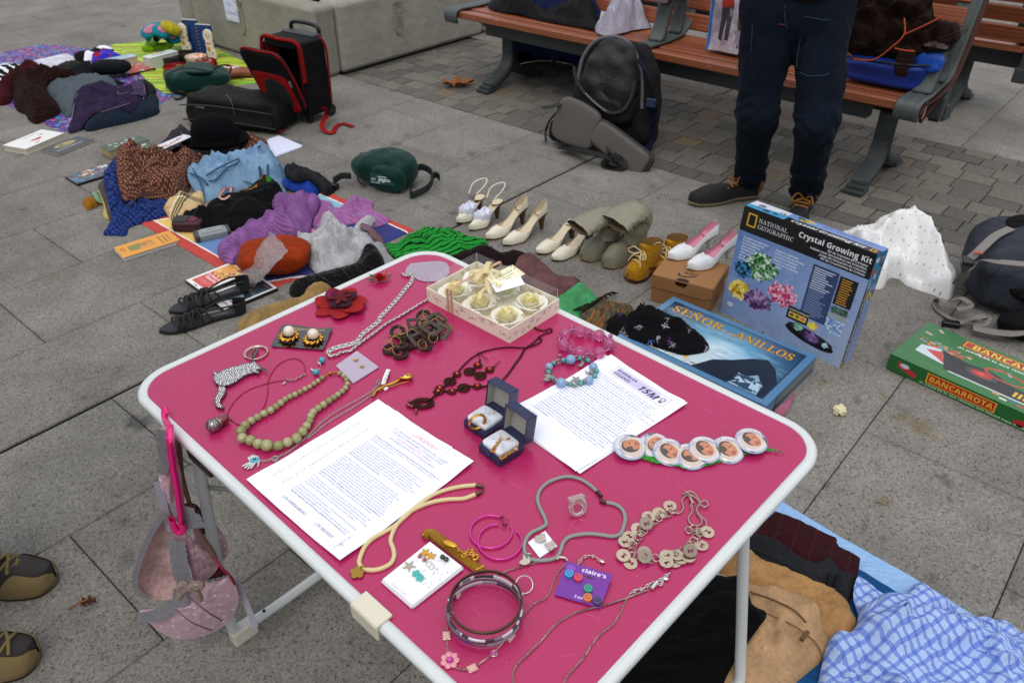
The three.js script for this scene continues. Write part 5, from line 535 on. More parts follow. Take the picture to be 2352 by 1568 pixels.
{
const a=T(...zC(1635,700),.012),b=T(...zC(1960,795),.011),c=T(...zC(1545,938),.004),f=frame(a,b),[lx,lz]=toLocal(a,f.turn,c),W=f.len,t=thing('earring_card','purple card holding five small round smiley stud earrings','earrings',v3(a.x,TT,a.z),f.turn);
const ct=tex(256,256,(g,w,h)=>{rect(g,0,0,w,h,'#6f2396');txt(g,"claire's",92,44,40,'#efe6f6',{st:'bold'});g.strokeStyle='#9c5cc0';g.lineWidth=5;g.beginPath();for(let i=0;i<50;i++)g.lineTo(32 + i*.5*Math.cos(i*.28),42 + i*.5*Math.sin(i*.28));g.stroke();rect(g,110,66,70,9,'#3b0a20');ell(g,145,70,12,12,'#3b0a20');txt(g,'3 pair',102,232,24,'#e8dcf2',{st:'bold'});});
const g=new THREE.BufferGeometry(),dz=lz;g.setAttribute('position',new THREE.Float32BufferAttribute([0,.012,0,W,.011,0,lx + W*.98,.0035,dz,lx,.0035,dz],3));g.setAttribute('uv',new THREE.Float32BufferAttribute([0,1,1,1,1,0,0,0],2));g.setIndex([0,3,2,0,2,1]);g.computeVertexNormals();mesh('card',[g,g.clone().translate(0,-.0008,0)],M('#ffffff',.5,{map:ct,clearcoat:.2}),t);
const smile=c2=>tex(64,64,(g,w,h)=>{rect(g,0,0,w,h,c2);ell(g,23,24,4,6,'#15151a');ell(g,41,24,4,6,'#15151a');g.strokeStyle='#15151a';g.lineWidth=4;g.beginPath();g.arc(32,32,17,.3,2.84);g.stroke();});
for(const[x,y,c2,n]of[[1650,790,'#1f8fc9','blue'],[1715,815,'#d0284f','red'],[1786,888,'#128f78','green'],[1783,947,'#cf6a1e','orange'],[1853,972,'#2a1a52','dark_purple']]){const q=T(...zC(x,y),.012).sub(v3(t.position.x,TT,t.position.z)).setY(0).applyAxisAngle(v3(0,1,0),-f.turn);const hh=.012 - .0085*clamp(q.z / dz),gg=new THREE.CylinderGeometry(.0066,.007,.0042,26),u=gg.attributes.uv;const m=mesh('smiley_stud',gg,M('#ffffff',.3,{map:smile(c2),clearcoat:.6}),t,n.replace('_',' ')+ ' smiley stud');m.position.set(q.x,hh + .0025,q.z);m.rotation.set(.1,-.8,0);}
}
const checkTex=(n,base,bands,rx)=>tex(n,n,(g,w,h)=>{rect(g,0,0,w,h,base);for(const[a,b,c,al]of bands){g.globalAlpha=al??.5;rect(g,a*w,0,b*w,h,c);rect(g,0,a*h,w,b*h,c);}g.globalAlpha=1;},rx,rx);
const stripeTex=(n,base,bands,rx,wob=0)=>tex(n,n,(g,w,h)=>{rect(g,0,0,w,h,base);for(const[a,b,c]of bands){if(!wob)rect(g,0,a*h,w,b*h,c);else{g.fillStyle=c;g.beginPath();for(let x=0;x<=w;x +=8)g.lineTo(x,a*h + wob*Math.sin(x / w*6.283*3 + a*9)*h);for(let x=w;x>=0;x -=8)g.lineTo(x,(a + b)*h + wob*Math.sin(x / w*6.283*3 + a*9 + .4)*h);g.fill();}}},rx,rx);
const denimT=tex(256,256,(g,w,h)=>{rect(g,0,0,w,h,'#ffffff');for(let i=0;i<1600;i++){g.globalAlpha=rr(.05,.22);rect(g,R()*w,R()*h,rr(1,3),rr(3,14),R()<.5?'#8fa2b6':'#ffffff');}g.globalAlpha=.3;for(let i=0;i<12;i++)ell(g,R()*w,R()*h,rr(14,40),rr(8,24),'#a9bccd',R()*3);g.globalAlpha=1;},3,3);
const denim=(c)=>fabric(c,{map:denimT,bump:B_WEAVE,bs:.0009});
const zl=l=>l.map(p=>[...zL(p[0],p[1]),p[2]??undefined]),zj=l=>l.map(p=>[...zJ(p[0],p[1]),p[2]??undefined]),zm=l=>l.map(p=>[...zM(p[0],p[1]),p[2]??undefined]),zh=l=>l.map(p=>[...zH(p[0],p[1]),p[2]??undefined]),zk=l=>l.map(p=>[...zK(p[0],p[1]),p[2]??undefined]);
{
const flor=tex(512,512,(g,w,h)=>{rect(g,0,0,w,h,'#3d2a78');speck(g,w,h,900,['#2f6fc9','#7a2f9e','#b23a6a','#c9573f','#2a9fc4','#2f7a55','#4a3aa8','#8b2f86'],5,13,.9);speck(g,w,h,200,['#59b6e0','#d96a9c','#1c1746'],3,8);},1.6,1.6);
drape('floral_mat','purple and blue flower print mat under the jeans at the far left','mat',M('#ffffff',.6,{map:flor,clearcoat:.1}),{out:[[-150,150],[0,233],[140,304],[260,268],[360,240],[412,216],[300,120],[100,100]],sharp:1,h:0,th:.003,r:.004,fold:.003,w:.2,step:.02,oh:.003});
const gs=[];for(let i=0;i<26;i++)gs.push([i / 26,rr(.012,.03),['#7fae1e','#b3cf3a','#5f8f1c','#c9b636','#7c6a2c','#8fd04a','#d8d35a','#9c5a32'][R()*8|0]]);
drape('striped_mat','lime green mat with wavy stripes, spread beside the planter','mat',M('#ffffff',.7,{map:stripeTex(512,'#86b424',gs,1.5,.008)}),{out:[[258,101],[436,84],[500,111],[617,168],[612,186],[540,197],[487,212],[377,215],[351,198],[300,150],[200,128]],sharp:1,h:0,th:.004,r:.005,fold:.006,w:.15,step:.02,oh:.005,dir:.02});
const bw=(g,w,h,n)=>{rect(g,0,0,w,h,'#111216');for(let i=0;i<n;i++)poly(g,[[0,i*64],[w,i*64 + 8],[w,i*64 + 30],[0,i*64 + 26]],'#dfe2ea');};
drape('folded_shirt','folded white shirt with a pale blue edge at the far left corner','shirt',fabric('#dfe5f2'),{out:zl([[-80,570],[0,535],[120,530],[195,575],[150,600],[60,625],[-60,640]]),oh:.05,h:.03,th:.02,r:.03,fold:.008,step:.016});
drape('top','black top with white stripes below the folded white shirt','top',fabric('#ffffff',{map:tex(256,256,(g,w,h)=>bw(g,w,h,4),4,4)}),{out:zl([[-100,640],[60,590],[200,570],[260,610],[200,690],[40,740],[-100,760]]),oh:.04,h:.03,fold:.02,step:.016,dir:.5});
drape('white_tunic','long white garment folded flat beside the black and white socks','garment',fabric('#e6e7f2'),{out:zl([[210,548],[400,500],[580,462],[640,480],[668,512],[560,550],[400,598],[280,590]]),oh:.03,h:.02,th:.014,r:.03,fold:.006,step:.016});
drape('zebra_scarf','black and white chequered knitted scarf on the edge of the green mat','scarf',fabric('#ffffff',{map:checkTex(128,'#e9e9ee',[[0,.5,'#101014',1]],5)}),{out:zl([[660,475],[760,450],[860,400],[930,378],[990,395],[1000,430],[930,450],[860,500],[740,510],[670,505]]),oh:.04,h:.03,th:.02,r:.03,fold:.02,step:.016,ridge:[{p:zl([[680,490],[840,490]]),r:.04,h:.03}]});
drape('blue_red_scarf','blue and red patterned scarf crumpled next to the chequered one','scarf',fabric('#ffffff',{map:tex(128,128,(g,w,h)=>{rect(g,0,0,w,h,'#2328a0');speck(g,w,h,40,['#a01a3a','#3a35c0','#7a1f60'],8,22);},4,4)}),{out:zl([[810,525],[880,490],[920,450],[1000,450],[1075,480],[1010,510],[930,520],[850,545]]),oh:.03,h:.03,fold:.03,step:.016});
drape('olive_trousers','dark olive trousers folded on the floral mat','trousers',fabric('#24241f'),{out:zl([[420,600],[520,550],[640,520],[760,530],[860,575],[905,610],[820,640],[640,650],[500,650]]),oh:.05,h:.05,th:.02,r:.04,fold:.02,step:.016});
drape('black_cardigan','black garment heaped between the olive trousers and the jeans','garment',fabric('#101114'),{out:zl([[600,640],[760,590],[900,600],[960,650],[1100,690],[1000,720],[800,720],[640,700]]),oh:.05,h:.05,fold:.03,step:.016});
const bn=thing('beanie','dark navy knitted cap lying behind the purple trousers','cap',G(...zL(1015,690),0));mesh('crown',puff(.27,.09,.16,.8).translate(0,.07,0),fabric('#11171c',{bump:B_RIB,bs:.002}),bn);
drape('wine_scarf','wine red knitted scarf heaped at the far left','scarf',fabric('#4a0a16',{bump:B_RIB,bs:.004}),{out:zl([[-60,820],[0,750],[100,680],[200,620],[300,548,.12],[380,580,.1],[470,650],[400,720],[250,760],[120,800],[60,880],[-40,890]]),oh:.04,h:.07,th:.03,r:.05,fold:.04,step:.014,bump:[[...zL(310,600),.12,.07],[...zL(80,770),.12,.05]]});
drape('denim_skirt','faded grey green jeans with light creases beside the brown scarf','jeans',denim('#4d565c'),{out:zl([[405,740],[520,700],[680,690],[1000,710],[1040,760],[800,900],[640,980],[590,1000],[480,900],[420,820]]),oh:.04,h:.05,th:.02,r:.04,fold:.02,step:.014,dir:1});
drape('folded_jeans','dark blue jeans folded under the purple trousers','jeans',denim('#15222f'),{out:zl([[735,1110],[840,1020],[1100,960],[1300,860],[1390,830],[1405,900],[1400,965],[1200,1030],[900,1095],[790,1120]]),oh:.04,h:.05,th:.035,r:.03,fold:.014,step:.013});
drape('rolled_garment','dark rolled garment behind the waistband of the purple trousers','garment',fabric('#1c1f24'),{out:zl([[1240,690],[1300,680],[1370,720],[1370,780],[1330,800],[1280,760]]),oh:.06,h:.06,th:.03,r:.04,fold:.02,step:.014});
const pc=fabric('#37284a',{bump:rep(B_RIB,14,26),bs:.002});const ct=drape('corduroy_trousers','purple corduroy trousers with pale worn seams, spread over the folded jeans','trousers',pc,{out:zl([[600,1125],[640,960],[670,810,.14],[760,770,.13],[900,740,.11],[1100,715,.11],[1250,690,.1],[1300,780,.08],[1320,850],[1270,930],[1170,1005],[1050,1000],[860,1035],[740,1085]]),oh:.05,h:.05,th:.015,r:.03,fold:.045,step:.011,dir:-.4,fs:1.6,ft:7});
drapePart('waistband',ct,fabric('#4a3a5c',{bs:.001}),{out:zl([[1180,700,.13],[1250,692,.13],[1290,760,.12],[1290,900,.09],[1200,920,.09],[1195,820,.12]]),oh:.1,h:.006,th:.004,r:.006,fold:.004,step:.01,soft:.015});
for(const l of[[[640,1080],[660,960],[690,840]],[[900,1010],[1040,970],[1160,930]],[[1060,780],[1075,850],[1150,830]],[[1235,700],[1290,780],[1285,900]]])wmesh('seam',tube(onH(zL,l,.004),.003,24),M('#6a5a6e',.9),ct);
const bs=thing('boucle_scarf','dark brown fluffy loop yarn scarf piled on the floral mat','scarf',G(...zL(280,930),0));const bg=drapeGeo({out:zl([[100,880],[110,800],[160,735],[280,700,.1],[370,650,.12],[520,640,.12],[680,670,.1],[600,700,.08],[420,740],[440,830],[500,900],[510,960],[420,1000],[300,1040],[230,1010],[200,960],[130,930]]),oh:.05,h:.1,th:.05,r:.06,fold:.05,step:.014});wmesh('yarn_base',bg,fabric('#32170f',{bump:B_FUZZ,bs:.02}),bs);
{const p=bg.attributes.position,a=[];for(let i=0;i<2200;i++){const k=R()*p.count|0;a.push(new THREE.TorusGeometry(rr(.008,.014),.0028,4,8).rotateX(R()*3).rotateY(R()*6).translate(p.getX(k)+ bs.position.x*1 - bs.position.x*0,p.getY(k)+ .003,p.getZ(k)));}const g=merge(a);stuff(mesh('yarn_loops',bg&&g.translate(0,0,0),fabric('#4a241a',{}),bs));}
}
{
const t=thing('plush_flower','plush flower toy with teal and pink petals and lime green legs','plush toy',G(...zL(1490,400),0));
const at=(x,y,h)=>G(...zL(x,y),h).sub(t.position),teal=fabric('#12899a',{sheen:.5,bump:B_FUZZ}),pinkf=fabric('#d98aa8',{sheen:.5}),yel=fabric('#c9b820',{sheen:.5}),lime=fabric('#82b81a',{sheen:.4});
for(const[x,y,h,w,d,ry,rz]of[[1370,270,.16,.2,.14,.2,.25],[1545,300,.13,.19,.16,-.7,-.5],[1640,270,.13,.2,.12,-.1,.1],[1460,275,.17,.16,.14,1,0],[1380,310,.12,.15,.12,.8,.5]]){const p=mesh('petal',puff(w,.055,d,.9),teal,t);p.position.copy(at(x,y,h));p.rotation.set(.5,ry,rz,'YXZ');const q=mesh('petal_face',puff(w*.62,.02,d*.62,.9).translate(0,.024,.01),pinkf,p);}
const c=mesh('flower_heart',puff(.15,.08,.11,.95),yel,t);c.position.copy(at(1530,250,.19));c.rotation.z=-.5;mesh('leg',tube([at(1520,360,.1),at(1515,400,.05),at(1440,415,.04),at(1350,410,.04),at(1330,400,.045),at(1370,375,.08),at(1400,345,.12)],.026,50,false,10),lime,t);mesh('foot',puff(.11,.05,.07,.9),lime,t).position.copy(at(1330,430,.03));mesh('foot',puff(.09,.05,.06,.9),lime,t).position.copy(at(1480,425,.03));
}
{
const fig=tex(64,128,(g,w,h)=>{rect(g,0,0,w,h,'#e7dcc4');ell(g,24,26,6,8,'#c9b89a');ell(g,26,22,2.5,3,'#2a2018');ell(g,40,24,2.5,3,'#2a2018');ell(g,34,34,4,3,'#2a2018');rect(g,12,58,34,6,'#cc6a2a');ell(g,24,86,10,12,'#d98a2a');ell(g,44,104,8,6,'#b9a582');});
const be=(lab,x,y,fx)=>{const A=G(...zL(x,y),0),t=thing('bookend',lab,'bookend',A,-.25,'blue bookends with animal figures');mesh('back_board',rbox(.125,.235,.014,.003).translate(0,.1175,0),M('#123a72',.5),t);mesh('base_board',rbox(.125,.01,.1,.003).translate(0,.005,.058),M('#123a72',.5),t);mesh('white_top_edge',boxAt(.123,.003,.012,0,.2365,0),M('#d9d6cc',.7),t);mesh('bead_trim',Array.from({length:9},(_,i)=>new THREE.SphereGeometry(.005,8,6).translate(-.058,.02 + i*.024,.009)),M('#b8602a',.5),t);const o=[[-.025,.0],[.034,.0],[.042,.03],[.036,.06],[.026,.075],[.03,.10],[.026,.115],[.034,.14],[.034,.175],[.02,.195],[-.005,.2],[-.025,.185],[-.03,.15],[-.02,.12],[-.024,.1],[-.02,.07],[-.03,.04]];const s=new THREE.Shape(o.map(p=>new THREE.Vector2(...p)));const g=new THREE.ExtrudeGeometry(s,{depth:.016,bevelEnabled:true,bevelSize:.003,bevelThickness:.003,bevelSegments:2}),u=g.attributes.uv,p=g.attributes.position;for(let i=0;i<u.count;i++)u.setXY(i,(p.getX(i)+ .035)/ .08,p.getY(i)/ .2);mesh('animal_figure',g.translate(fx,.012,.03),M('#ffffff',.5,{map:fig}),t);};
be('blue bookend with its painted animal at the edge of the planter',1755,470,-.05);be('blue bookend with a cream animal figure facing outwards',1880,520,.045);
const quad=(n,lab,cat,A,B,C2,h,pr,o)=>slabBook(n,lab,cat,zL(...A),zL(...B),zL(...C2),h,pr,o);
const cov=(base,f)=>tex(128,96,(g,w,h)=>{rect(g,0,0,w,h,base);f&&f(g,w,h);});
quad('paperback_book','thick paperback with a pale blue cover lying on the lime mat','book',[895,535],[1175,478],[960,555],.07,cov('#a9c0d2',(g)=>{rect(g,0,10,128,14,'#6fa0b8');for(let k=0;k<8;k++)rect(g,20 + k*10,50,7,10,'#40586a');}),{pages:'#c6b9a0',y:.004});
quad('soap_box','translucent white plastic box on the lime mat','box',[1265,505],[1525,440],[1330,525],.085,cov('#d6ded6',(g)=>{rect(g,34,20,60,22,'#8a8f88');}),{pages:'#cdd6c4',y:.004,back:'#cdd6c4',gloss:.2});
quad('comic_book','red and black comic book lying beside the thick paperback','book',[980,590],[1230,538],[1150,660],.018,cov('#b53a30',(g)=>{for(let i=0;i<24;i++)rect(g,R()*128,R()*96,rr(8,26),rr(4,14),['#16161a','#d9d6d0','#8a1f1a','#c9b9a8'][i % 4]);}),{y:.004,spineCol:'#1a1a1e',spine:false});
const belt=(n,lab,cat,x,y,r,h,m,k=7)=>{const t=thing(n,lab,cat,G(...zL(x,y),0).setY(.006));const pts=[];for(let i=0;i<=k*14;i++){const a=i / 14*6.283,q=r*(.25 + .75*i /(k*14));pts.push([q*Math.cos(a),q*Math.sin(a)*.85]);}const rg=pts.map(([a,b])=>[v3(a,0,b),v3(a,h,b),v3(a*1.02 + .003,h,b*1.02 + .003),v3(a*1.02 + .003,0,b*1.02 + .003)]);mesh('coiled_strap',loft(rg),m,t);return t;};
const blk=M('#14110f',.5,{clearcoat:.2});belt('rolled_belt','black leather belt rolled up, the one nearer the camera','belt',1540,590,.075,.06,blk);belt('rolled_belt','black belt rolled up beside the bookends','belt',1650,545,.09,.055,M('#1c1a1a',.6));mesh('buckle',rbox(.05,.04,.006,.002).translate(.06,.04,.06),BRASS,belt('red_belt','red belt rolled up in front of the black belts','belt',1578,645,.09,.04,M('#9c1414',.5),6));belt('red_white_belt','red and white striped belt coiled by the bookends','belt',1825,605,.095,.045,M('#ffffff',.6,{map:stripeTex(64,'#a8202c',[[.4,.2,'#e6d9d4']],1)}),6);
const bw=thing('flowered_bowl','small bowl with an orange flower print by the bookends','bowl',G(...zL(1770,590),0).setY(.006));mesh('bowl',loft([[.05,0],[.068,.03],[.076,.065],[.072,.065],[.062,.03],[.0,.012]].map(([r,y])=>Array.from({length:28},(_,i)=>v3(r*Math.cos(i*.2244),y,r*Math.sin(i*.2244))))),M('#ffffff',.35,{map:tex(128,64,(g,w,h)=>{rect(g,0,0,w,h,'#e2cdb6');speck(g,w,h,40,['#cf6a3a','#d98a5a','#8a9a4a','#c9405a'],3,8);},2,1)}),bw);
const b=thing('green_bag','small dark green drawstring backpack lying on the edge of the lime mat','backpack',G(...zL(1790,790),0),.35),gm=fabric('#0b3a32',{rough:.6,bs:.003,sheen:.3});mesh('body',puff(.4,.135,.25,.55,p=>{p.y +=.012*n3(p.x*9,p.y*9,p.z*9);p.x +=.014*n3(p.x*6 + 5,p.y*6,p.z*6);p.y*=1 - .5*clamp(p.x / .21);}).translate(0,.068,0),gm,b);mesh('flap',puff(.17,.018,.25,.5).rotateZ(-.1).translate(.02,.135,.01),gm,b);mesh('bag_seam',tube([v3(-.2,.04,.09),v3(-.18,.13,.1),v3(-.05,.165,.11),v3(.1,.13,.12)],.004,30),M('#0a1512',.7),b);
const strap=(pts,w,h,m,name,par)=>{const c=curve(pts),rg=[];for(let i=0;i<=50;i++){const p=c.getPointAt(i / 50),d=c.getTangentAt(i / 50),l=Math.hypot(d.x,d.z)||1,nx=-d.z / l,nz=d.x / l;rg.push([[-1,0],[-1,1],[1,1],[1,0]].map(([a,e])=>v3(p.x + nx*w*a,p.y + h*e,p.z + nz*w*a)));}return mesh(name,loft(rg,{cap0:true,cap1:true}),m,par);};
globalThis.strapOn=strap;
const zt=(l,o)=>l.map(([x,y,h])=>G(...zL(x,y),h??.006).sub(o.position).applyAxisAngle(v3(0,1,0),-o.rotation.y));strap(zt([[1640,830,.03],[1560,800,.03],[1570,830],[1650,850],[1590,890],[1565,880]],b),.012,.003,M('#0d100f',.8),'strap',b);strap(zt([[1650,850],[1740,860],[1800,850],[1815,895],[1785,890]],b),.012,.003,M('#0d100f',.8),'strap',b);mesh('drawstring',tube([v3(.2,.06,-.02),v3(.22,.12,0),v3(.16,.14,.03),v3(.1,.11,.02)],.006,24),M('#0d100f',.8),b);
drape('red_white_gloves','white cloth with red trim lying behind the brown leather roll','cloth',fabric('#ffffff',{map:tex(128,128,(g,w,h)=>{rect(g,0,0,w,h,'#dfdbd6');speck(g,w,h,14,['#a3202c','#d7d2cc','#5a6a3a'],5,16);},4,4)}),{out:zm([[1430,480],[1490,440],[1560,430],[1620,440],[1640,470],[1560,500],[1470,510]]),oh:.03,h:.03,th:.015,fold:.02,step:.014});
const l=thing('leather_roll','tan leather pencil roll tied with a cord','pouch',G(...zM(1600,525),0).setY(.02),.15);mesh('roll',puff(.25,.05,.1,.7,p=>{p.y +=.005*Math.sin(p.x*60);}).translate(0,.022,0),M('#8a4a30',.6,{bumpMap:B_FLEECE,bumpScale:.002}),l);mesh('cord',tube([v3(.03,.0,.055),v3(.04,.052,0),v3(.05,.0,-.05),v3(.09,.02,.02),v3(.12,.03,-.02)],.004,30),M('#5a2f1c',.7),l);
}
{
const B=(n,lab,pts,th,draw,o={})=>slabBook(n,lab,'book',zL(...pts[0]),zL(...pts[1]),zL(...pts[2]),th,tex(192,288,draw),o);
B('white_book','white hardback with a red heart on its cover',[[20,1300],[370,1158],[190,1350]],.032,(g,w,h)=>{rect(g,0,0,w,h,'#e6e6e2');g.save();g.translate(96,144);g.rotate(0);ell(g,-8,20,15,17,'#b3202a');ell(g,16,16,15,17,'#b3202a');poly(g,[[-22,26],[30,22],[8,52]],'#b3202a');ell(g,50,-40,12,9,'#2a2220');ell(g,56,-44,6,8,'#b0564a');ell(g,-20,92,12,8,'#3a2c2a');ell(g,-12,88,6,8,'#b0564a');rect(g,-30,-108,90,7,'#c05a5a');rect(g,-14,-92,50,4,'#8a8a8a');g.restore();},{pages:'#cfc9b4',back:'#dedcd4'});
B('teal_book','thin dark teal book with a round yellow picture',[[362,1345],[690,1218],[508,1385]],.012,(g,w,h)=>{rect(g,0,0,w,h,'#1e2e36');ell(g,96,86,54,54,'#a08f45');ell(g,90,88,30,22,'#2a2a1e');ell(g,104,78,14,9,'#d8cf9a');for(let k=0;k<9;k++)rect(g,24 + k*14 +(k>3?6:0),188,10,14,'#c9c9bd');rect(g,70,162,50,6,'#6a7a72');},{pages:'#cfc7b0',back:'#1e2e36'});
B('green_book','green paperback with white letters, the upper of two green books',[[885,1308],[1245,1206],[955,1360]],.05,(g,w,h)=>{rect(g,0,0,w,h,'#263c26');speck(g,w,h,90,['#33502f','#1c2f1d','#456b40'],8,26,.6);for(const[x,y]of[[30,64],[56,64],[80,98],[108,98],[132,98],[40,166],[66,166],[110,40],[140,40],[96,166]]){rect(g,x,y,17,26,'#d5dccd');rect(g,x + 5,y + 6,7,8,'#3a5236');}},{pages:'#a9996f',back:'#22301f'});
B('dark_paperback','dark green and black paperback overlapping the green one',[[1015,1360],[1300,1262],[1120,1400]],.055,(g,w,h)=>{rect(g,0,0,w,h,'#15190f');speck(g,w,h,60,['#3f6a1c','#23301a','#5d9a2a'],6,20,.6);for(let k=0;k<9;k++){const x=22 +(k % 5)*30,y=90 +(k>4)*54;rect(g,x,y,22,40,'#e6e9e0');rect(g,x + 7,y + 9,8,12,'#20281a');}rect(g,20,230,120,14,'#6aa02c');},{pages:'#b3a98a',back:'#15190f'});
slabBook('magazine','white magazine with a fashion sketch in a clear sleeve, leaning on the checked shirt','magazine',zL(1310,1345),zL(1640,1202),zL(1375,1372),.006,tex(256,96,(g,w,h)=>{rect(g,0,0,w,h,'#dcdfee');poly(g,[[40,70],[80,40],[150,46],[210,24],[216,50],[150,70],[90,84]],'#c48a5a');speck(g,w,h,14,['#4a3a6a','#b06a3a','#e9ecf6','#8a6ab0'],4,12);rect(g,6,8,30,20,'#f4f5fb');}),{y:.085,gloss:.1,over:.001});
slabBook('dvd_case','dark blue DVD case with a fiery picture, beside the grey coat','DVD case',zM(430,1182),zM(722,1096),zM(500,1238),.014,tex(256,170,(g,w,h)=>{rect(g,0,0,w,h,'#15304a');speck(g,w,h,60,['#1d4f74','#0c1420','#2f78a0'],8,30,.7);ell(g,120,70,70,34,'#0d0b0d',-.2);speck(g,200,100,30,['#b0482a','#d98a4a','#2a1512','#d6cfc9'],5,18,.9);rect(g,204,0,14,40,'#d9dde2');rect(g,226,0,14,40,'#d9dde2');}),{case:'#0c0d10'});
}
const strapOn=globalThis.strapOn;
const zt2=(f,l,o)=>l.map(([x,y,h])=>G(...f(x,y),h??.006).sub(o.position).applyAxisAngle(v3(0,1,0),-o.rotation.y));
{
const towel=tex(768,640,(g,w,h)=>{
rect(g,0,0,w,h,'#b8403a');rect(g,46,46,w - 92,h - 92,'#e6e2dc');rect(g,54,54,w - 108,h - 108,'#2b2f6e');
rect(g,54,54,230,200,'#dcb964');rect(g,284,54,190,150,'#d8d6d2');rect(g,474,54,240,170,'#7fb3c4');rect(g,54,254,150,150,'#5f7fb0');rect(g,204,330,170,200,'#2f8f45');rect(g,374,300,160,160,'#cf8fa2');rect(g,560,420,154,166,'#2a3274');
for(const[x,y]of[[120,440],[300,560],[640,500],[470,540],[110,540],[660,130]]){ell(g,x,y,20,12,'#cf5a2a',.5);ell(g,x + 6,y - 4,12,6,'#d9b23a',.5);poly(g,[[x - 14,y - 8],[x - 34,y - 22],[x - 26,y + 6]],'#3a9a5a');}
for(let i=0;i<9000;i++){g.globalAlpha=.16;rect(g,R()*w,R()*h,2,2,R()<.5?'#fff':'#401010');}g.globalAlpha=1;
});
drape('beach_towel','red bordered beach towel with coloured squares, spread under the heap of clothes','towel',M('#ffffff',1,{map:towel,bumpMap:B_FUZZ,bumpScale:.002}),{out:[[303,501],[741,434],[951,527],[875,563],[600,672]],uvq:[[303,501],[741,434],[600,672]],sharp:1,h:0,th:.006,r:.006,fold:.004,w:.2,step:.016,oh:.004});
drape('mustard_glove','mustard yellow knitted glove cuff at the left end of the heap','glove',fabric('#a8741c',{bump:B_RIB,bs:.002}),{out:zj([[203,492],[225,480],[290,465],[315,495],[290,515],[245,535],[225,520]]),oh:.03,h:.03,th:.025,r:.02,fold:.006,step:.008});
drape('mint_glove','pale mint glove tucked between the mustard glove and the coat','glove',fabric('#8fb694',{bump:B_RIB,bs:.002}),{out:zj([[265,440],[300,410],[345,420],[350,480],[310,490],[285,470]]),oh:.04,h:.03,th:.02,r:.02,fold:.008,step:.009});
drape('yellow_blouse','pale yellow garment peeping out under the grey coat','garment',fabric('#c9b765'),{out:zj([[330,450],[400,420],[440,520],[430,580],[385,608],[350,590],[350,520]]),oh:.02,h:.015,th:.012,fold:.02,step:.01});
const gc=tex(128,128,(g,w,h)=>{rect(g,0,0,w,h,'#4a464a');speck(g,w,h,60,['#56525a','#3c393d'],3,14,.6);for(let i=0;i<16;i++){g.globalAlpha=.5;rect(g,R()*w,R()*h,rr(4,22),rr(.6,2),'#b5b0b6');}g.globalAlpha=1;},2,2);
drape('grey_coat','dark grey garment with a worn pale seam at the left of the heap','coat',fabric('#ffffff',{map:gc}),{out:zj([[312,395],[340,330],[400,275],[520,195],[640,170],[640,260],[560,380],[500,470],[430,540],[385,570],[345,470]]),oh:.06,h:.07,th:.02,r:.04,fold:.03,dir:.8});
const plaidB=checkTex(128,'#12265e',[[.05,.05,'#4a63a0',.5],[.30,.05,'#4a63a0',.4],[.55,.05,'#4a63a0',.5],[.8,.05,'#4a63a0',.4],[.42,.1,'#0a1538',.6]],13);
const bs=drape('blue_plaid_shirt','dark blue checked shirt hanging off the left side of the heap','shirt',fabric('#ffffff',{map:plaidB}),{out:zj([[340,685],[400,600],[385,500],[385,360],[440,260],[520,220],[600,300],[620,460],[850,478],[862,520],[700,590],[520,635],[490,692],[420,690]]),oh:.04,h:.05,th:.012,r:.02,fold:.045,step:.009,dir:.5,ft:9,ridge:[{p:zj([[430,280,.1],[400,400,.08],[440,520,.06],[400,640,.03]]),r:.05,h:.03}]});
const chk=checkTex(64,'#9a6e56',[[0,.5,'#2e1511',.62]],66);
const cm=fabric('#ffffff',{map:chk});
const cs=drape('checked_shirt','brown and black gingham shirt crumpled on top of the heap','shirt',cm,{out:zj([[468,300,.1],[520,205,.12],[680,170,.14],[800,150,.15],[940,122,.14],[1010,170,.12],[990,260,.1],[930,350,.08],[910,430,.06],[885,495],[800,450],[620,500],[548,582,.03],[508,560,.04],[478,390,.08]]),oh:.05,h:.1,th:.012,r:.025,fold:.06,step:.0075,dir:-.9,fs:1.6,ft:8,ridge:[{p:zj([[520,210,.14],[640,210,.17],[780,170,.17]]),r:.045,h:.03},{p:zj([[960,130,.14],[900,260,.15],[820,380,.12]]),r:.05,h:.04},{p:zj([[520,560,.05],[600,400,.12],[700,260,.16]]),r:.04,h:.03}]});
drapePart('sleeve',cs,cm,{out:zj([[990,190,.1],[1120,190,.08],[1250,150,.08],[1260,80,.08],[1340,50,.08],[1430,55,.07],[1452,95,.05],[1390,135],[1260,185],[1110,205],[1010,215]]),oh:.05,h:.05,th:.02,r:.03,fold:.04,step:.009,dir:.2});
const dj=drape('denim_jacket','light blue denim jacket with dark stitching lying in the middle of the heap','jacket',denim('#7898b4'),{out:zj([[922,350,.08],[950,250,.12],[1050,190,.14],[1250,158,.14],[1400,105,.12],[1460,100,.1],[1500,165,.08],[1500,215,.07],[1560,235,.08],[1610,270,.06],[1595,380,.04],[1550,425],[1430,425],[1300,390,.05],[1150,445,.05],[1030,492,.03],[975,430,.05]]),oh:.05,h:.1,th:.02,r:.035,fold:.05,step:.009,dir:.1,fs:1.4,ft:5.5,ridge:[{p:zj([[1420,110,.13],[1440,200,.14],[1460,330,.1]]),r:.05,h:.035}]});
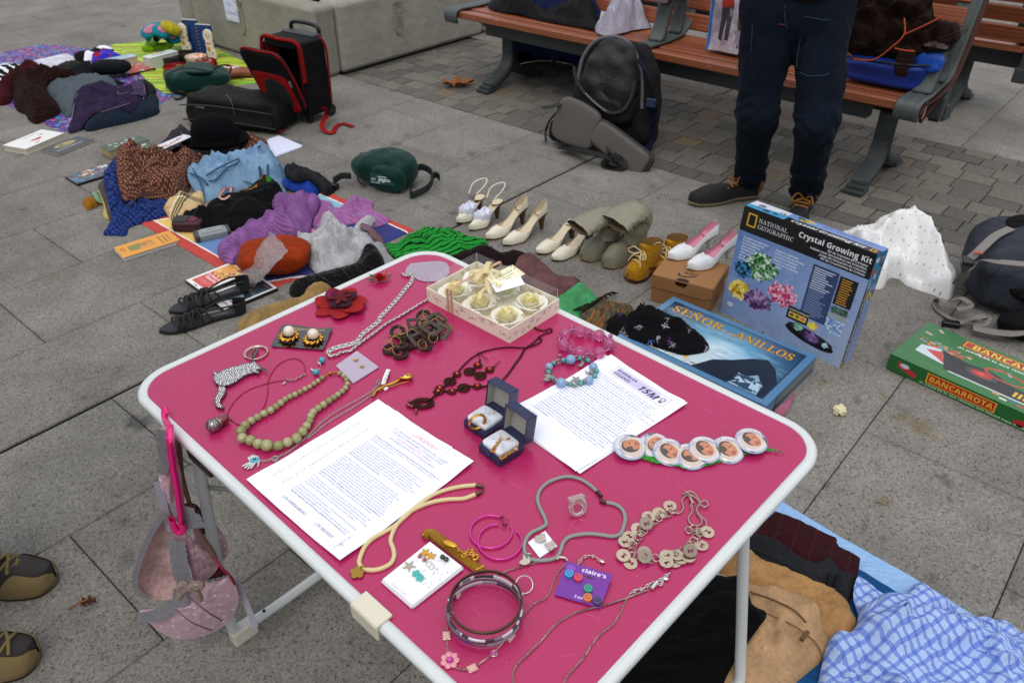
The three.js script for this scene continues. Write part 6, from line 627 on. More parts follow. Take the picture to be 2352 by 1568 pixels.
wmesh('seam',tube(onH(zJ,[[1045,350],[1090,320],[1180,270],[1270,235],[1262,258],[1190,295],[1100,345],[1060,360]],.006),.0045,60),denim('#3f5f7c'),dj);wmesh('seam',tube(onH(zJ,[[985,260],[1080,225],[1200,195],[1330,165],[1410,150]],.006),.0045,60),denim('#3a5874'),dj);wmesh('seam',tube(onH(zJ,[[1405,285],[1410,340],[1412,390]],.006),.006,30),denim('#34506c'),dj);wmesh('seam',tube(onH(zJ,[[1462,275],[1460,340],[1452,390]],.006),.006,30),denim('#34506c'),dj);wmesh('seam',tube(onH(zJ,[[940,330],[1010,360],[1060,410]],.006),.0045,30),denim('#3a5874'),dj);for(const l of[[[960,300],[1010,400],[1030,480]],[[1300,385],[1420,410],[1540,410]],[[1500,215],[1560,300],[1580,370]]])wmesh('seam',tube(onH(zJ,l,.006),.0045,30),denim('#456480'),dj);for(const l of[[[960,130],[930,250],[880,380],[860,470]],[[520,215],[600,300],[620,440]],[[530,540],[600,480],[700,450],[800,440]]])wmesh('seam',tube(onH(zJ,l,.004),.0045,30),M('#4a2a1e',.95),cs);
const lem=tex(128,128,(g,w,h)=>{rect(g,0,0,w,h,'#12180f');ell(g,34,40,30,20,'#b8a52c',.3);ell(g,96,100,26,18,'#b8a52c',-.4);speck(g,w,h,26,['#2f6a2a','#1c3f1c','#a33a20'],5,12);},5,5);
drape('lemon_print_cloth','dark cloth printed with lemons and leaves between the denim and the black sweatshirt','cloth',fabric('#ffffff',{map:lem}),{out:zj([[1240,405],[1300,388],[1440,385],[1550,415],[1560,450],[1400,460],[1280,450]]),oh:.05,h:.04,th:.012,fold:.02,step:.009});
drape('blue_cloth','bright blue cloth crumpled under the black gloves','cloth',fabric('#123d9c',{rough:.7}),{out:zj([[1562,395],[1600,375],[1700,365],[1800,385],[1810,420],[1770,458],[1700,445],[1640,420],[1580,420]]),oh:.03,h:.05,th:.02,r:.03,fold:.04,step:.009});
drape('black_gloves','black padded gloves lying on the bright blue cloth','gloves',fabric('#14171c',{rough:.6}),{out:zj([[1580,295,.07],[1640,255,.08],[1700,262,.08],[1800,300,.07],[1880,350],[1905,385],[1850,425],[1760,385],[1650,375],[1600,365]]),oh:.05,h:.06,th:.03,r:.03,fold:.05,step:.009,dir:.5});
const tart=tex(256,256,(g,w,h)=>{rect(g,0,0,w,h,'#c2a878');for(const k of[60,76,92]){g.globalAlpha=.8;rect(g,k,0,9,h,'#26221e');rect(g,0,k,w,9,'#26221e');}g.globalAlpha=.6;rect(g,190,0,4,h,'#a83a30');rect(g,0,190,w,4,'#a83a30');rect(g,44,0,10,h,'#e4d9c4');rect(g,0,44,w,10,'#e4d9c4');g.globalAlpha=1;},5,5);
drape('tartan_pouch','beige tartan fabric pouch between the shirts and the black sweatshirt','pouch',fabric('#ffffff',{map:tart,rough:.6}),{out:zj([[765,582],[870,485],[1000,465],[1035,480],[1010,560],[930,600],[832,642]]),oh:.02,h:.03,th:.022,r:.02,fold:.006,step:.009,sharp:1});
const sw=drape('black_sweatshirt','black sweatshirt with an orange letter U on the chest','sweatshirt',fabric('#0b0b0d'),{out:zj([[905,600,.04],[1000,540,.08],[1090,460,.1],[1250,425,.1],[1440,420,.09],[1540,425,.08],[1560,480,.07],[1490,540,.06],[1500,600,.05],[1360,640],[1190,705,.03],[1090,690,.03],[950,665],[880,640]]),oh:.05,h:.07,th:.018,r:.03,fold:.045,step:.009,dir:.35,fs:1.5,ft:6});
for(const[k,c2,r]of[[0,'#d9d0c4',.0055],[.002,'#c4502a',.0038]])wmesh('letter_u',tube(onH(zJ,[[1168,432],[1150,455],[1142,490],[1165,502],[1195,485],[1205,450],[1215,428]],.002 + k),r,50).scale(1,1,1),M(c2,.9),sw);wmesh('letter_serif',[tube(onH(zJ,[[1150,438],[1168,430],[1186,428]],.003),.004,12),tube(onH(zJ,[[1200,430],[1216,424],[1236,424]],.003),.004,12)],M('#c4502a',.9),sw);
{const A=G(...zJ(822,735),0),B=G(...zJ(1015,725),0),f=frame(A,B),t=thing('camera_case','small burgundy and black camera case beside the black sweatshirt','case',A,f.turn - .12);mesh('body',puff(f.len*1.05,.05,.085,.35).translate(f.len / 2,.03,-.045),M('#3a0d1c',.6,{bumpMap:B_WEAVE,bumpScale:.0006}),t);mesh('top_panel',[puff(f.len*.55,.008,.062,.35).translate(f.len*.27,.055,-.045)],M('#141215',.5),t);mesh('zip',tube([v3(-.005,.03,-.002),v3(f.len*.5,.032,.004),v3(f.len*1.02,.03,-.004)],.002,20),M('#0c0a0c',.5),t);mesh('maroon_panel',puff(f.len*.3,.008,.05,.4).translate(f.len*.72,.0555,-.045),M('#5e1230',.6),t);}
{const A=G(...zJ(925,775),0),B=G(...zJ(1165,735),0),f=frame(A,B),t=thing('glasses_case','silver grey glasses case with dark ends and faint lettering','case',G(...zJ(985,800),0),f.turn + .1);const lt=tex(256,96,(g,w,h)=>{rect(g,0,0,w,h,'#8b908e');txt(g,'MIITO',128,58,40,'#3c403f',{al:'center'});});mesh('body',puff(f.len*.98,.04,.075,.45).translate(f.len*.5,.02,-.03),M('#7f8583',.4,{clearcoat:.3}),t);mesh('lettered_panel',sheetGeo(f.len*.6,.045,.0405,.0008).translate(f.len*.2,0,-.052),M('#ffffff',.4,{map:lt}),t);mesh('end_cap',puff(f.len*.16,.041,.078,.5).translate(f.len*.06,.02,-.03),M('#2c3133',.4),t);mesh('end_cap',puff(f.len*.12,.041,.078,.5).translate(f.len*.95,.02,-.03),M('#2c3133',.4),t);}
slabBook('yellow_booklet','bright yellow booklet with a small painting on its cover','book',zJ(798,706),zJ(872,770),zJ(408,806),.016,tex(256,420,(g,w,h)=>{rect(g,0,0,w,h,'#dd9408');rect(g,66,165,124,180,'#b87a2a');speck(g,1,1,1,['#000'],1,1,0);g.save();g.beginPath();g.rect(66,165,124,180);g.clip();ell(g,120,290,60,60,'#7a7a2c');ell(g,150,220,40,50,'#c98a34');ell(g,126,230,22,12,'#b0521c',1.2);ell(g,126,230,9,6,'#5a2a10');g.restore();for(const[y,s]of[[60,22],[92,30],[124,30]])for(let x=54;x<210;x +=15)rect(g,x,y - s*.7,10,s*.5,'#6a4a10');rect(g,60,372,100,7,'#7a5412');rect(g,60,388,70,7,'#7a5412');g.strokeStyle='#8a5a10';g.lineWidth=3;g.beginPath();g.arc(90,30,22,2,6);g.stroke();}),{pages:'#c9c6c0',back:'#c9c6c0'});
const dv=(lab,a,b,c,f,th=.015,y=0)=>slabBook('film_case',lab,'DVD case',a,b,c,th,tex(200,280,f),{case:'#101114',y});
dv('film case with a red and yellow cover, lying under the black sandals',zA(845,85),zA(985,175),zA(480,245),(g,w,h)=>{rect(g,0,0,w,h,'#e6e2dc');rect(g,22,20,156,236,'#c22c20');rect(g,22,20,156,110,'#d9912c');for(let i=0;i<14;i++)ell(g,rr(30,170),rr(26,120),rr(8,18),rr(8,18),['#e0b43a','#8a2a18','#e6c86a','#5a1f14'][i % 4]);for(let i=0;i<3;i++){ell(g,60 + i*40,128,15,18,'#d9a92c');ell(g,60 + i*40,124,4,6,'#241a10');}txt(g,'La boda del',100,166,25,'#f2ebe4',{al:'center',f:'serif',st:'bold'});txt(g,'Monzón',100,192,28,'#f2ebe4',{al:'center',f:'serif',st:'bold'});rect(g,40,210,120,6,'#d9695a');rect(g,40,222,100,6,'#d9695a');txt(g,'público',120,14,15,'#b01e20',{st:'bold'});rect(g,80,266,40,6,'#5a4a8a');});
dv('film case with a dark winter picture, half hidden by the sandals',zA(1045,190),zA(1198,295),zA(720,430),(g,w,h)=>{rect(g,0,0,w,h,'#d9dde0');rect(g,14,12,172,250,'#2a3740');for(let i=0;i<26;i++)rect(g,14 + R()*160,12 + R()*120,rr(3,10),rr(40,120),i % 2?'#0f161b':'#41525e');ell(g,100,190,70,50,'#9db4c2');for(let i=0;i<7;i++)rect(g,50 + i*16,236,8,34,'#e9edf0');rect(g,120,26,50,8,'#8a4a3a');rect(g,120,226,60,60,'#cfd3d6');txt(g,'público',150,254,17,'#8a1a2a',{al:'center',st:'bold'});});
const lil=fabric('#a06aae',{bump:rep(B_RIB,12,9),bs:.0045,rough:1});
drape('striped_lilac_shirt','lilac striped shirt crumpled at the right end of the towel','shirt',fabric('#ffffff',{map:tex(64,64,(g,w,h)=>{rect(g,0,0,w,h,'#9a5f94');rect(g,0,20,w,6,'#8a80b4');rect(g,0,48,w,4,'#b07aa8');},22,22)}),{out:zj([[1760,480,.08],[1860,470,.07],[1930,540,.06],[1990,482,.06],[2160,474,.05],[2172,560,.03],[2282,602],[2130,652],[2050,620],[1960,640],[1850,690],[1760,650]]),oh:.04,h:.05,th:.012,r:.025,fold:.05,step:.009,dir:.3});
const ls=drape('lilac_scarf','chunky ribbed lilac knitted scarf looped over the clothes','scarf',lil,{out:zj([[1122,850,.02],[1165,775,.06],[1250,690,.08],[1340,625,.09],[1480,600,.1],[1495,520,.12],[1480,470,.13],[1560,437,.14],[1660,450,.13],[1700,480,.12],[1800,490,.1],[1812,560,.08],[1760,620,.07],[1740,700,.06],[1700,760,.05],[1660,812,.04],[1540,790,.05],[1420,800,.05],[1330,840],[1285,875],[1180,868]]),oh:.06,h:.05,th:.03,r:.035,fold:.02,step:.0085,dir:.55,ridge:[{p:zj([[1500,470,.17],[1580,450,.18],[1660,470,.17],[1660,560,.15],[1600,640,.15],[1680,720,.12],[1640,800,.08]]),r:.05,h:.06},{p:zj([[1520,500,.15],[1500,580,.14],[1530,680,.12],[1600,740,.1]]),r:.045,h:.05},{p:zj([[1680,530,.14],[1760,510,.13],[1800,540,.11]]),r:.045,h:.04},{p:zj([[1150,840,.06],[1260,740,.1],[1400,680,.12],[1480,640,.13]]),r:.07,h:.03}]});
const wm=fabric('#c9cacd');drape('white_sweatshirt','off white sweatshirt crumpled in front of the lilac scarf','sweatshirt',wm,{out:zj([[1672,815,.03],[1720,750,.06],[1790,670,.09],[1880,600,.12],[1960,640,.1],[1990,700,.07],[2060,645,.06],[2190,655,.04],[2120,700,.04],[2210,790,.02],[2150,840],[2000,885],[1900,935],[1790,948],[1730,900]]),oh:.04,h:.07,th:.016,r:.03,fold:.065,step:.0085,dir:.9,fs:1.5,ft:6,ridge:[{p:zj([[1880,620,.13],[1940,700,.13],[1900,800,.1],[1800,860,.06]]),r:.05,h:.05},{p:zj([[1700,800,.06],[1790,720,.1],[1880,620,.12]]),r:.04,h:.03}]});
drape('mauve_cloth','dusty mauve cloth edge beside the off white sweatshirt','cloth',fabric('#82626a'),{out:zj([[2090,705],[2160,700],[2230,760],[2250,800],[2190,805],[2120,760]]),oh:.02,h:.015,th:.012,fold:.01,step:.009});
drape('grey_jersey','pale grey jersey between the striped green top and the table','garment',fabric('#a5a6a8'),{out:zh([[-60,700],[0,650],[60,640],[110,700],[150,745],[60,785],[-40,760]]),oh:.02,h:.03,th:.014,fold:.03,step:.009,dir:.6});
drape('striped_garment','bright green top with narrow black stripes by the white shoes','top',fabric('#ffffff',{map:tex(64,64,(g,w,h)=>{rect(g,0,0,w,h,'#1f8a30');rect(g,0,22,w,17,'#0a1a0e');},46,46),bump:B_WEAVE}),{out:zh([[72,645],[150,600],[220,555,.03],[300,512,.05],[420,500,.06],[480,495,.05],[560,530,.04],[640,568,.03],[742,585],[752,640],[650,660],[600,700],[430,692],[290,710],[170,725]]),oh:.02,h:.05,th:.012,r:.02,fold:.05,step:.0075,dir:-.35,fs:1.6,ft:7});
const ob=thing('orange_beret','rust orange felt beret in front of the lilac scarf','beret',G(...zJ(1520,960),0).setY(.008),.2),of=fabric('#a53a12',{bump:B_FUZZ,bs:.002,rough:1});mesh('crown',puff(.29,.1,.24,.75,p=>{p.y +=.006*n3(p.x*9,p.y*9,p.z*9);p.x +=.02*n2(p.y*7,p.z*6);}).translate(0,.055,0),of,ob);mesh('seam',tube(Array.from({length:24},(_,i)=>{const a=-.6 + i / 23*2.4;return v3(.146*Math.cos(a),.047 + .022*Math.cos(a*1.3),.122*Math.sin(a));}),.0028,60),M('#4a2412',1),ob);
drape('black_knit','black velvety garment lying against the table edge','garment',fabric('#08080a',{bump:B_FUZZ,bs:.004,sheen:.25}),{out:zj([[1598,1095],[1612,1045],[1750,990,.05],[1900,950,.06],[2050,900,.06],[2120,850,.05],[2190,855,.04],[2245,945],[2150,1020],[2000,1100],[1800,1160],[1660,1130]]),oh:.03,h:.05,th:.03,r:.035,fold:.014,step:.01,dir:-.3});
drape('beige_beret','big beige ribbed wool beret beside the table edge','beret',fabric('#b0905a',{bump:rep(B_RIB,3,2),bs:.002}),{out:zj([[1248,1370],[1260,1290,.03],[1310,1215,.07],[1420,1165,.08],[1600,1120,.07],[1780,1085,.05],[1860,1095,.04],[1900,1140],[1750,1280],[1550,1400],[1380,1460],[1280,1440]]),oh:.02,h:.1,hs:1,w:.14,th:.03,r:.04,fold:.012,step:.01,dir:-.3});
const hb=thing('herb_bag','clear plastic bag with a little dried herb, propped against the orange beret','plastic bag',G(...zJ(1350,1085),.02));const bp=(x,y,h)=>G(...zJ(x,y),h).sub(hb.position);const bagR=[];for(let i=0;i<=16;i++){const k=i / 16,l=[lerp(1290,1480,k),lerp(975,712,k),lerp(.03,.2,k)],r=[lerp(1362,1600,k),lerp(1092,842,k),lerp(.022,.17,k)],ring=[];for(let j=0;j<14;j++){const a=j / 14*6.283,m=.5 + .5*Math.cos(a),q=bp(lerp(l[0],r[0],m),lerp(l[1],r[1],m),lerp(l[2],r[2],m));q.y +=.016*Math.sin(a)*(1 - k*.8)+ .008*n2(k*5,a*2);q.z +=.014*Math.sin(a)*(1 - k*.6)+ .006*n2(k*6 + 4,a*2);ring.push(q);}bagR.push(ring);}mesh('bag_film',loft(bagR,{cap0:true}),M('#f2eef2',.12,{transmission:.82,thickness:0,bumpMap:rep(B_FINE,1),bumpScale:.006}),hb);
stuff(mesh('dried_herb',Array.from({length:620},()=>{const k=Math.pow(R(),1.4)*.34,m=rr(.08,.92),q=bp(lerp(lerp(1290,1480,k),lerp(1362,1600,k),m),lerp(lerp(975,712,k),lerp(1092,842,k),m),lerp(.028,.15,k));return new THREE.BoxGeometry(rr(.002,.006),.0015,rr(.0015,.003)).rotateY(R()*6).rotateX(R()*3).translate(q.x,q.y + rr(-.008,.01),q.z + rr(-.008,.008));}),M('#7d6638',1),hb));
}
{
const sandal=(lab,heel,toe,h0)=>{
const A=G(...heel,h0),B=G(...toe,h0),f=frame(A,B),L=f.len,t=thing('strappy_sandal',lab,'sandal',A.setY(h0),f.turn,'black strappy sandals'),k=M('#101012',.6,{bumpMap:B_FLEECE,bumpScale:.001}),W=x=>{const q=x / L;return .026 + .012*sm((q - .35)/ .35)- .004*Math.sin(q*6)- .036*Math.pow(clamp((q - .78)/ .22),2.4)- .022*Math.pow(clamp((.1 - q)/ .1),2);},o=[];for(let i=0;i<=30;i++)o.push([L*i / 30,Math.max(.004,W(L*i / 30))]);for(let i=30;i>=0;i--)o.push([L*i / 30,-Math.max(.004,W(L*i / 30))]);
mesh('sole',plate(o,.014,.003),k,t);mesh('insole',plate(o.map(([x,z])=>[L*.01 + x*.98,z*.9]),.001).translate(0,.0142,0),M('#17171a',.55),t);const lt=tex(128,64,(g,w,h)=>{rect(g,0,0,w,h,'#17171a');txt(g,'Corina',64,40,34,'#8b8b8d',{al:'center',f:'serif',st:'italic'});});const lp=mesh('lettering',sheetGeo(.075,.035,.0155,.0004),M('#ffffff',.6,{map:lt}),t);lp.position.set(L*.43,0,.017);lp.rotation.y=Math.PI;lp.position.x +=0;
const band=(x,dx,hh,r=.0036)=>tube(Array.from({length:9},(_,i)=>{const a=i / 8*Math.PI;return v3(x + dx*(i / 8 - .5),.012 + hh*Math.sin(a),W(clamp(x / L,0,1)*L)*1.04*Math.cos(a));}),r,30);
for(let i=0;i<5;i++)mesh('strap',band(L*(.66 + i*.032),.03*(i % 2?1:-1),.036 - i*.002),k,t);for(let i=0;i<3;i++)mesh('strap',band(L*(.5 + i*.04),-.07 + .05*i,.045),k,t);
mesh('braid',Array.from({length:9},(_,i)=>new THREE.SphereGeometry(1,10,8).scale(.011,.007,.007).rotateY(i % 2?.8:-.8).translate(L*(.5 + i*.034),.051 - Math.abs(i - 3)*.0022,(i % 2?.004:-.004))),k,t);
mesh('heel_counter',loft(Array.from({length:15},(_,i)=>{const a=Math.PI*(.42 + 1.16*i / 14),x=.032 + .034*Math.cos(a),z=.028*Math.sin(a);return[v3(x,.012,z),v3(x - .004,.055,z*.95),v3(x - .002,.055,z*.88),v3(x + .003,.012,z*.9)];})),k,t);mesh('ankle_strap',tube([v3(.02,.05,.026),v3(.07,.055,.03),v3(.12,.05,.018),v3(L*.52,.045,0),v3(.13,.055,-.02),v3(.07,.056,-.03),v3(.02,.05,-.026)],.0036,60),k,t);
};
sandal('black strappy sandal lying further from the camera, its heel on the film cases',zA(975,300),zA(345,500),.022);sandal('black strappy sandal lying nearer the camera',zA(950,480),zA(268,650),.0);
}
{
const A=G(...zJ(1475,100),.002),B=G(...zJ(1545,85),.002),t=thing('white_papers','few white printed sheets on the paving behind the denim jacket','paper',G(...zM(1900,990),0));for(let i=0;i<3;i++){const pts=zs(zM,[[1790,945],[1860,922],[2022,990],[1840,1056]]).map(([x,y])=>G(x + i*2,y - i*1.5,.002));wmesh('sheet',plate(xz(pts),.0006).translate(0,.002 + i*.0016,0),M('#d8dcf0',.8),t);}
const bk=M('#0b0c0e',.7,{bumpMap:B_CREASE,bumpScale:.004,specularIntensity:.4});
{const a=G(...zM(1215,850),0),b=G(...zM(1850,930),0),f=frame(a,b),L=f.len,t=thing('black_bag','flat black travel bag lying behind the bowler hat','bag',a,f.turn);mesh('body',puff(L,.17,.26,.3,p=>{p.y +=.012*n3(p.x*5,p.y*5,p.z*5);if(p.y>0)p.z -=.03;}).translate(L / 2,.085,-.16),bk,t);for(const y of[.04,.125])mesh('piping',tube([v3(.01,y,-.02),v3(L*.3,y + .01,-.028),v3(L*.7,y + .008,-.028),v3(L - .01,y,-.03)],.004,40),M('#1c1d20',.5),t);mesh('zip',tube([v3(L*.4,.172,-.14),v3(L*.55,.16,-.05),v3(L*.58,.1,-.03)],.004,30),M('#2b2b2e',.4),t);mesh('tag',rbox(.06,.008,.003,.001).translate(L*.22,.12,-.03),M('#6a6a6c',.4),t);}
drape('torn_jeans','dark grey distressed jeans with frayed white threads, behind the magazine','jeans',fabric('#ffffff',{map:tex(128,128,(g,w,h)=>{rect(g,0,0,w,h,'#37343a');for(let i=0;i<18;i++){g.globalAlpha=.7;rect(g,R()*w,R()*h,rr(4,30),rr(1,3),'#c9c6cc');}g.globalAlpha=1;},3,3)}),{out:zm([[1060,950,.05],[1110,890,.08],[1180,840,.1],[1300,845,.08],[1300,930,.05],[1200,960],[1100,985]]),oh:.05,h:.07,th:.02,r:.03,fold:.04,step:.011});
const h=thing('bowler_hat','black felt bowler hat standing on the clothes','hat',G(...zM(1450,960),.05),.1),hf=M('#07080b',.95,{bumpMap:B_FUZZ,bumpScale:.0008,specularIntensity:.2});mesh('crown',loft([[.108,.0],[.112,.03],[.110,.07],[.098,.11],[.075,.138],[.04,.152],[.004,.156]].map(([r,y])=>Array.from({length:40},(_,i)=>v3(r*1.1*Math.cos(i*.15708),y,r*.98*Math.sin(i*.15708)))),{cap1:true}),hf,h);mesh('brim',loft([[.106,.006],[.13,.0],[.15,.008],[.158,.022],[.156,.026],[.146,.013],[.128,.006],[.106,.011]].map(([r,y])=>Array.from({length:48},(_,i)=>{const a=i*.1309;return v3(r*1.12*Math.cos(a),y + .014*Math.sin(a)**2*clamp((r - .11)/ .04),r*.98*Math.sin(a));}))),hf,h);mesh('ribbon',loft([[.1135,.012],[.1145,.04]].map(([r,y])=>Array.from({length:40},(_,i)=>v3(r*1.1*Math.cos(i*.15708),y,r*.98*Math.sin(i*.15708))))),M('#050608',.5),h);
}
{
const A=G(...zM(1838,775),0),B=G(...zM(1985,905),0),f=frame(A,B),W=.32,t=thing('trolley_bag','red and black wheeled school bag standing open by the planter','trolley bag',A,f.turn + .43),bl=fabric('#101114',{rough:.7,bs:.0012}),red=fabric('#b01414',{rough:.7}),D=.19,H=.455;
const shell=(x0,x1,y0,y1,z0,z1,m,n,par=t)=>mesh(n,rbox(x1 - x0,y1 - y0,z1 - z0,.016,3).translate((x0 + x1)/ 2,(y0 + y1)/ 2,(z0 + z1)/ 2),m,par);
shell(.0,W,.06,H,-D,-D + .03,bl,'back_panel');shell(0,.03,.06,H - .02,-D + .02,0,bl,'side_panel');shell(W - .03,W,.06,H - .02,-D + .02,0,bl,'side_panel');mesh('top_panel',puff(W,.05,D,.4).translate(W / 2,H - .015,-D / 2),bl,t);shell(0,W,.045,.08,-D,.0,bl,'bottom_panel');
mesh('red_lining',[boxAt(.004,H - .1,.09,W - .033,H / 2 + .03,-.05),boxAt(.004,H - .1,.09,.033,H / 2 + .03,-.05),boxAt(W - .06,.03,.004,W / 2,H - .045,-D + .034)],red,t);for(const x of[.004,W - .004])mesh('red_piping',tube([v3(x,.08,-D + .006),v3(x +(x?.004:-.004),H*.5,-D + .002),v3(x,H - .01,-D + .01),v3(W / 2,H + .006,-D + .01)],.007,40),red,t);mesh('red_trim',tube([v3(0,H - .07,.004),v3(.02,H + .008,.0),v3(W / 2,H + .014,.004),v3(W - .015,H + .002,.002),v3(W + .002,H - .1,.002),v3(W + .002,.25,.004)],.011,60),red,t);
const fl=new THREE.Group();fl.name='front_flap';fl.position.set(W / 2,.07,.01);fl.rotation.x=.34;t.add(fl);const FH=.4;mesh('flap_panel',puff(W*1.04,FH,.05,.3,p=>{p.z +=.03*Math.pow(clamp(p.y / FH + .3),2);}).translate(0,FH / 2,0),bl,fl);mesh('red_pocket',puff(W*.92,FH*.66,.03,.35).translate(0,FH*.36,.02),red,fl);mesh('mesh_window',puff(W*.62,FH*.52,.016,.9).translate(.02,FH*.33,.0335),M('#0c0d10',.9,{bumpMap:rep(B_WEAVE,4),bumpScale:.002}),fl);mesh('flap_trim',tube([v3(-W*.5,.05,.0),v3(-W*.52,FH*.5,.0),v3(-W*.46,FH*.97,.02),v3(0,FH*1.01,.028),v3(W*.46,FH*.97,.02),v3(W*.52,FH*.5,.0),v3(W*.5,.05,0)],.007,70),red,fl);mesh('zip_pull',boxAt(.006,.04,.012,W*.5,FH*.55,.03,.002),SILV2,fl);
const hd=mesh('pull_handle',tube([v3(.05,H - .03,-D - .012),v3(.05,H + .04,-D - .012),v3(.065,H + .055,-D - .012),v3(W - .065,H + .055,-D - .012),v3(W - .05,H + .04,-D - .012),v3(W - .05,H - .03,-D - .012)],.012,60,false,10),M('#0d0d0f',.4),t);mesh('handle_plate',rbox(W*.8,.014,.07,.004).translate(W / 2,H + .012,-D + .02),M('#3a3d40',.5),t);
for(const x of[.03,W - .03]){const w=mesh('wheel',new THREE.CylinderGeometry(.034,.034,.022,22).rotateZ(Math.PI / 2).translate(x,.034,-D - .004),M('#0b0b0c',.5),t);mesh('hub',new THREE.CylinderGeometry(.014,.014,.026,14).rotateZ(Math.PI / 2).translate(x,.034,-D - .004),M('#2b2c2e',.4),w);}for(const x of[.04,W - .04])mesh('stand',rbox(.03,.05,.03,.006).translate(x,.025,-.03),M('#0d0d0f',.6),t);
strapOn(zt2(zM,[[2170,720,.12],[2195,760,.06],[2160,850,.03],[2180,880,.012],[2225,895],[2260,845,.008],[2300,830],[2370,850]],t),.015,.003,red,'shoulder_strap',t);strapOn(zt2(zM,[[1905,880,.03],[1870,880,.01],[1895,870,.01]],t),.015,.003,red,'shoulder_strap',t);
}
{
const A=G(...zO(165,1235),0),B=G(...zO(585,1290),0),f=frame(A,B),L=f.len,t=thing('waist_bag','dark green waist bag with white lettering and an open belt','waist bag',A,f.turn),gm=fabric('#0b3b33',{rough:.55,bs:.002,sheen:.3});
mesh('body',puff(L,.17,.17,.62,p=>{const k=p.x / L;p.y*=1.05 - .9*Math.max(0,-k - .1)*1.5;p.y +=.008*n3(p.x*12,p.y*12,p.z*12);p.z +=.012*n3(p.x*10 + 4,p.y*8,1);},56,34).translate(L / 2,.085,-.06),gm,t);mesh('front_pocket',puff(L*.5,.13,.06,.6,p=>{p.z +=.006*n3(p.x*14,p.y*14,2);}).translate(L*.68,.068,.025),gm,t);
mesh('zip',tube([v3(L*.74,.165,-.03),v3(L*.84,.14,.005),v3(L*.9,.085,.03)],.005,30),M('#0a0f10',.5),t);mesh('zip',tube([v3(L*.16,.08,.0),v3(L*.2,.04,.03),v3(L*.3,.012,.03)],.005,30),M('#0a0f10',.5),t);
const lt=tex(256,96,(g,w,h)=>{rect(g,0,0,w,h,'#0b3b33');txt(g,'VIA',14,74,34,'#cdd6d2',{rot:-.25});txt(g,'jngco',88,66,46,'#e9efec',{st:'italic bold',f:'serif'});rect(g,84,22,150,5,'#e9efec');rect(g,10,84,100,4,'#cdd6d2');});const lg=new THREE.PlaneGeometry(.13,.05,12,4),p=lg.attributes.position;for(let i=0;i<p.count;i++)p.setZ(i,-.004 - 1.6*p.getX(i)**2);lg.computeVertexNormals();const m=mesh('lettering',lg,M('#ffffff',.6,{map:lt}),t);m.position.set(L*.62,.075,.0615);m.rotation.x=-.18;
strapOn(zt2(zO,[[590,1170,.06],[650,1140,.05],[710,1170,.04],[720,1230,.03],[690,1280,.02],[640,1310,.01],[580,1330,.006],[580,1290,.006],[575,1260,.03]],t),.004,.032,M('#0b1c1a',.8),'belt',t);strapOn(zt2(zO,[[715,1220,.03],[745,1190,.03],[770,1210,.02]],t),.004,.03,M('#0d0e10',.7),'belt_end',t);strapOn(zt2(zO,[[170,1200,.05],[110,1200,.03],[60,1230,.02]],t),.006,.03,M('#0c1413',.8),'belt',t);const bk=mesh('buckle',rbox(.05,.03,.035,.005),M('#0c0c0e',.4),t);bk.position.copy(zt2(zO,[[55,1250,.015]],t)[0]);
}
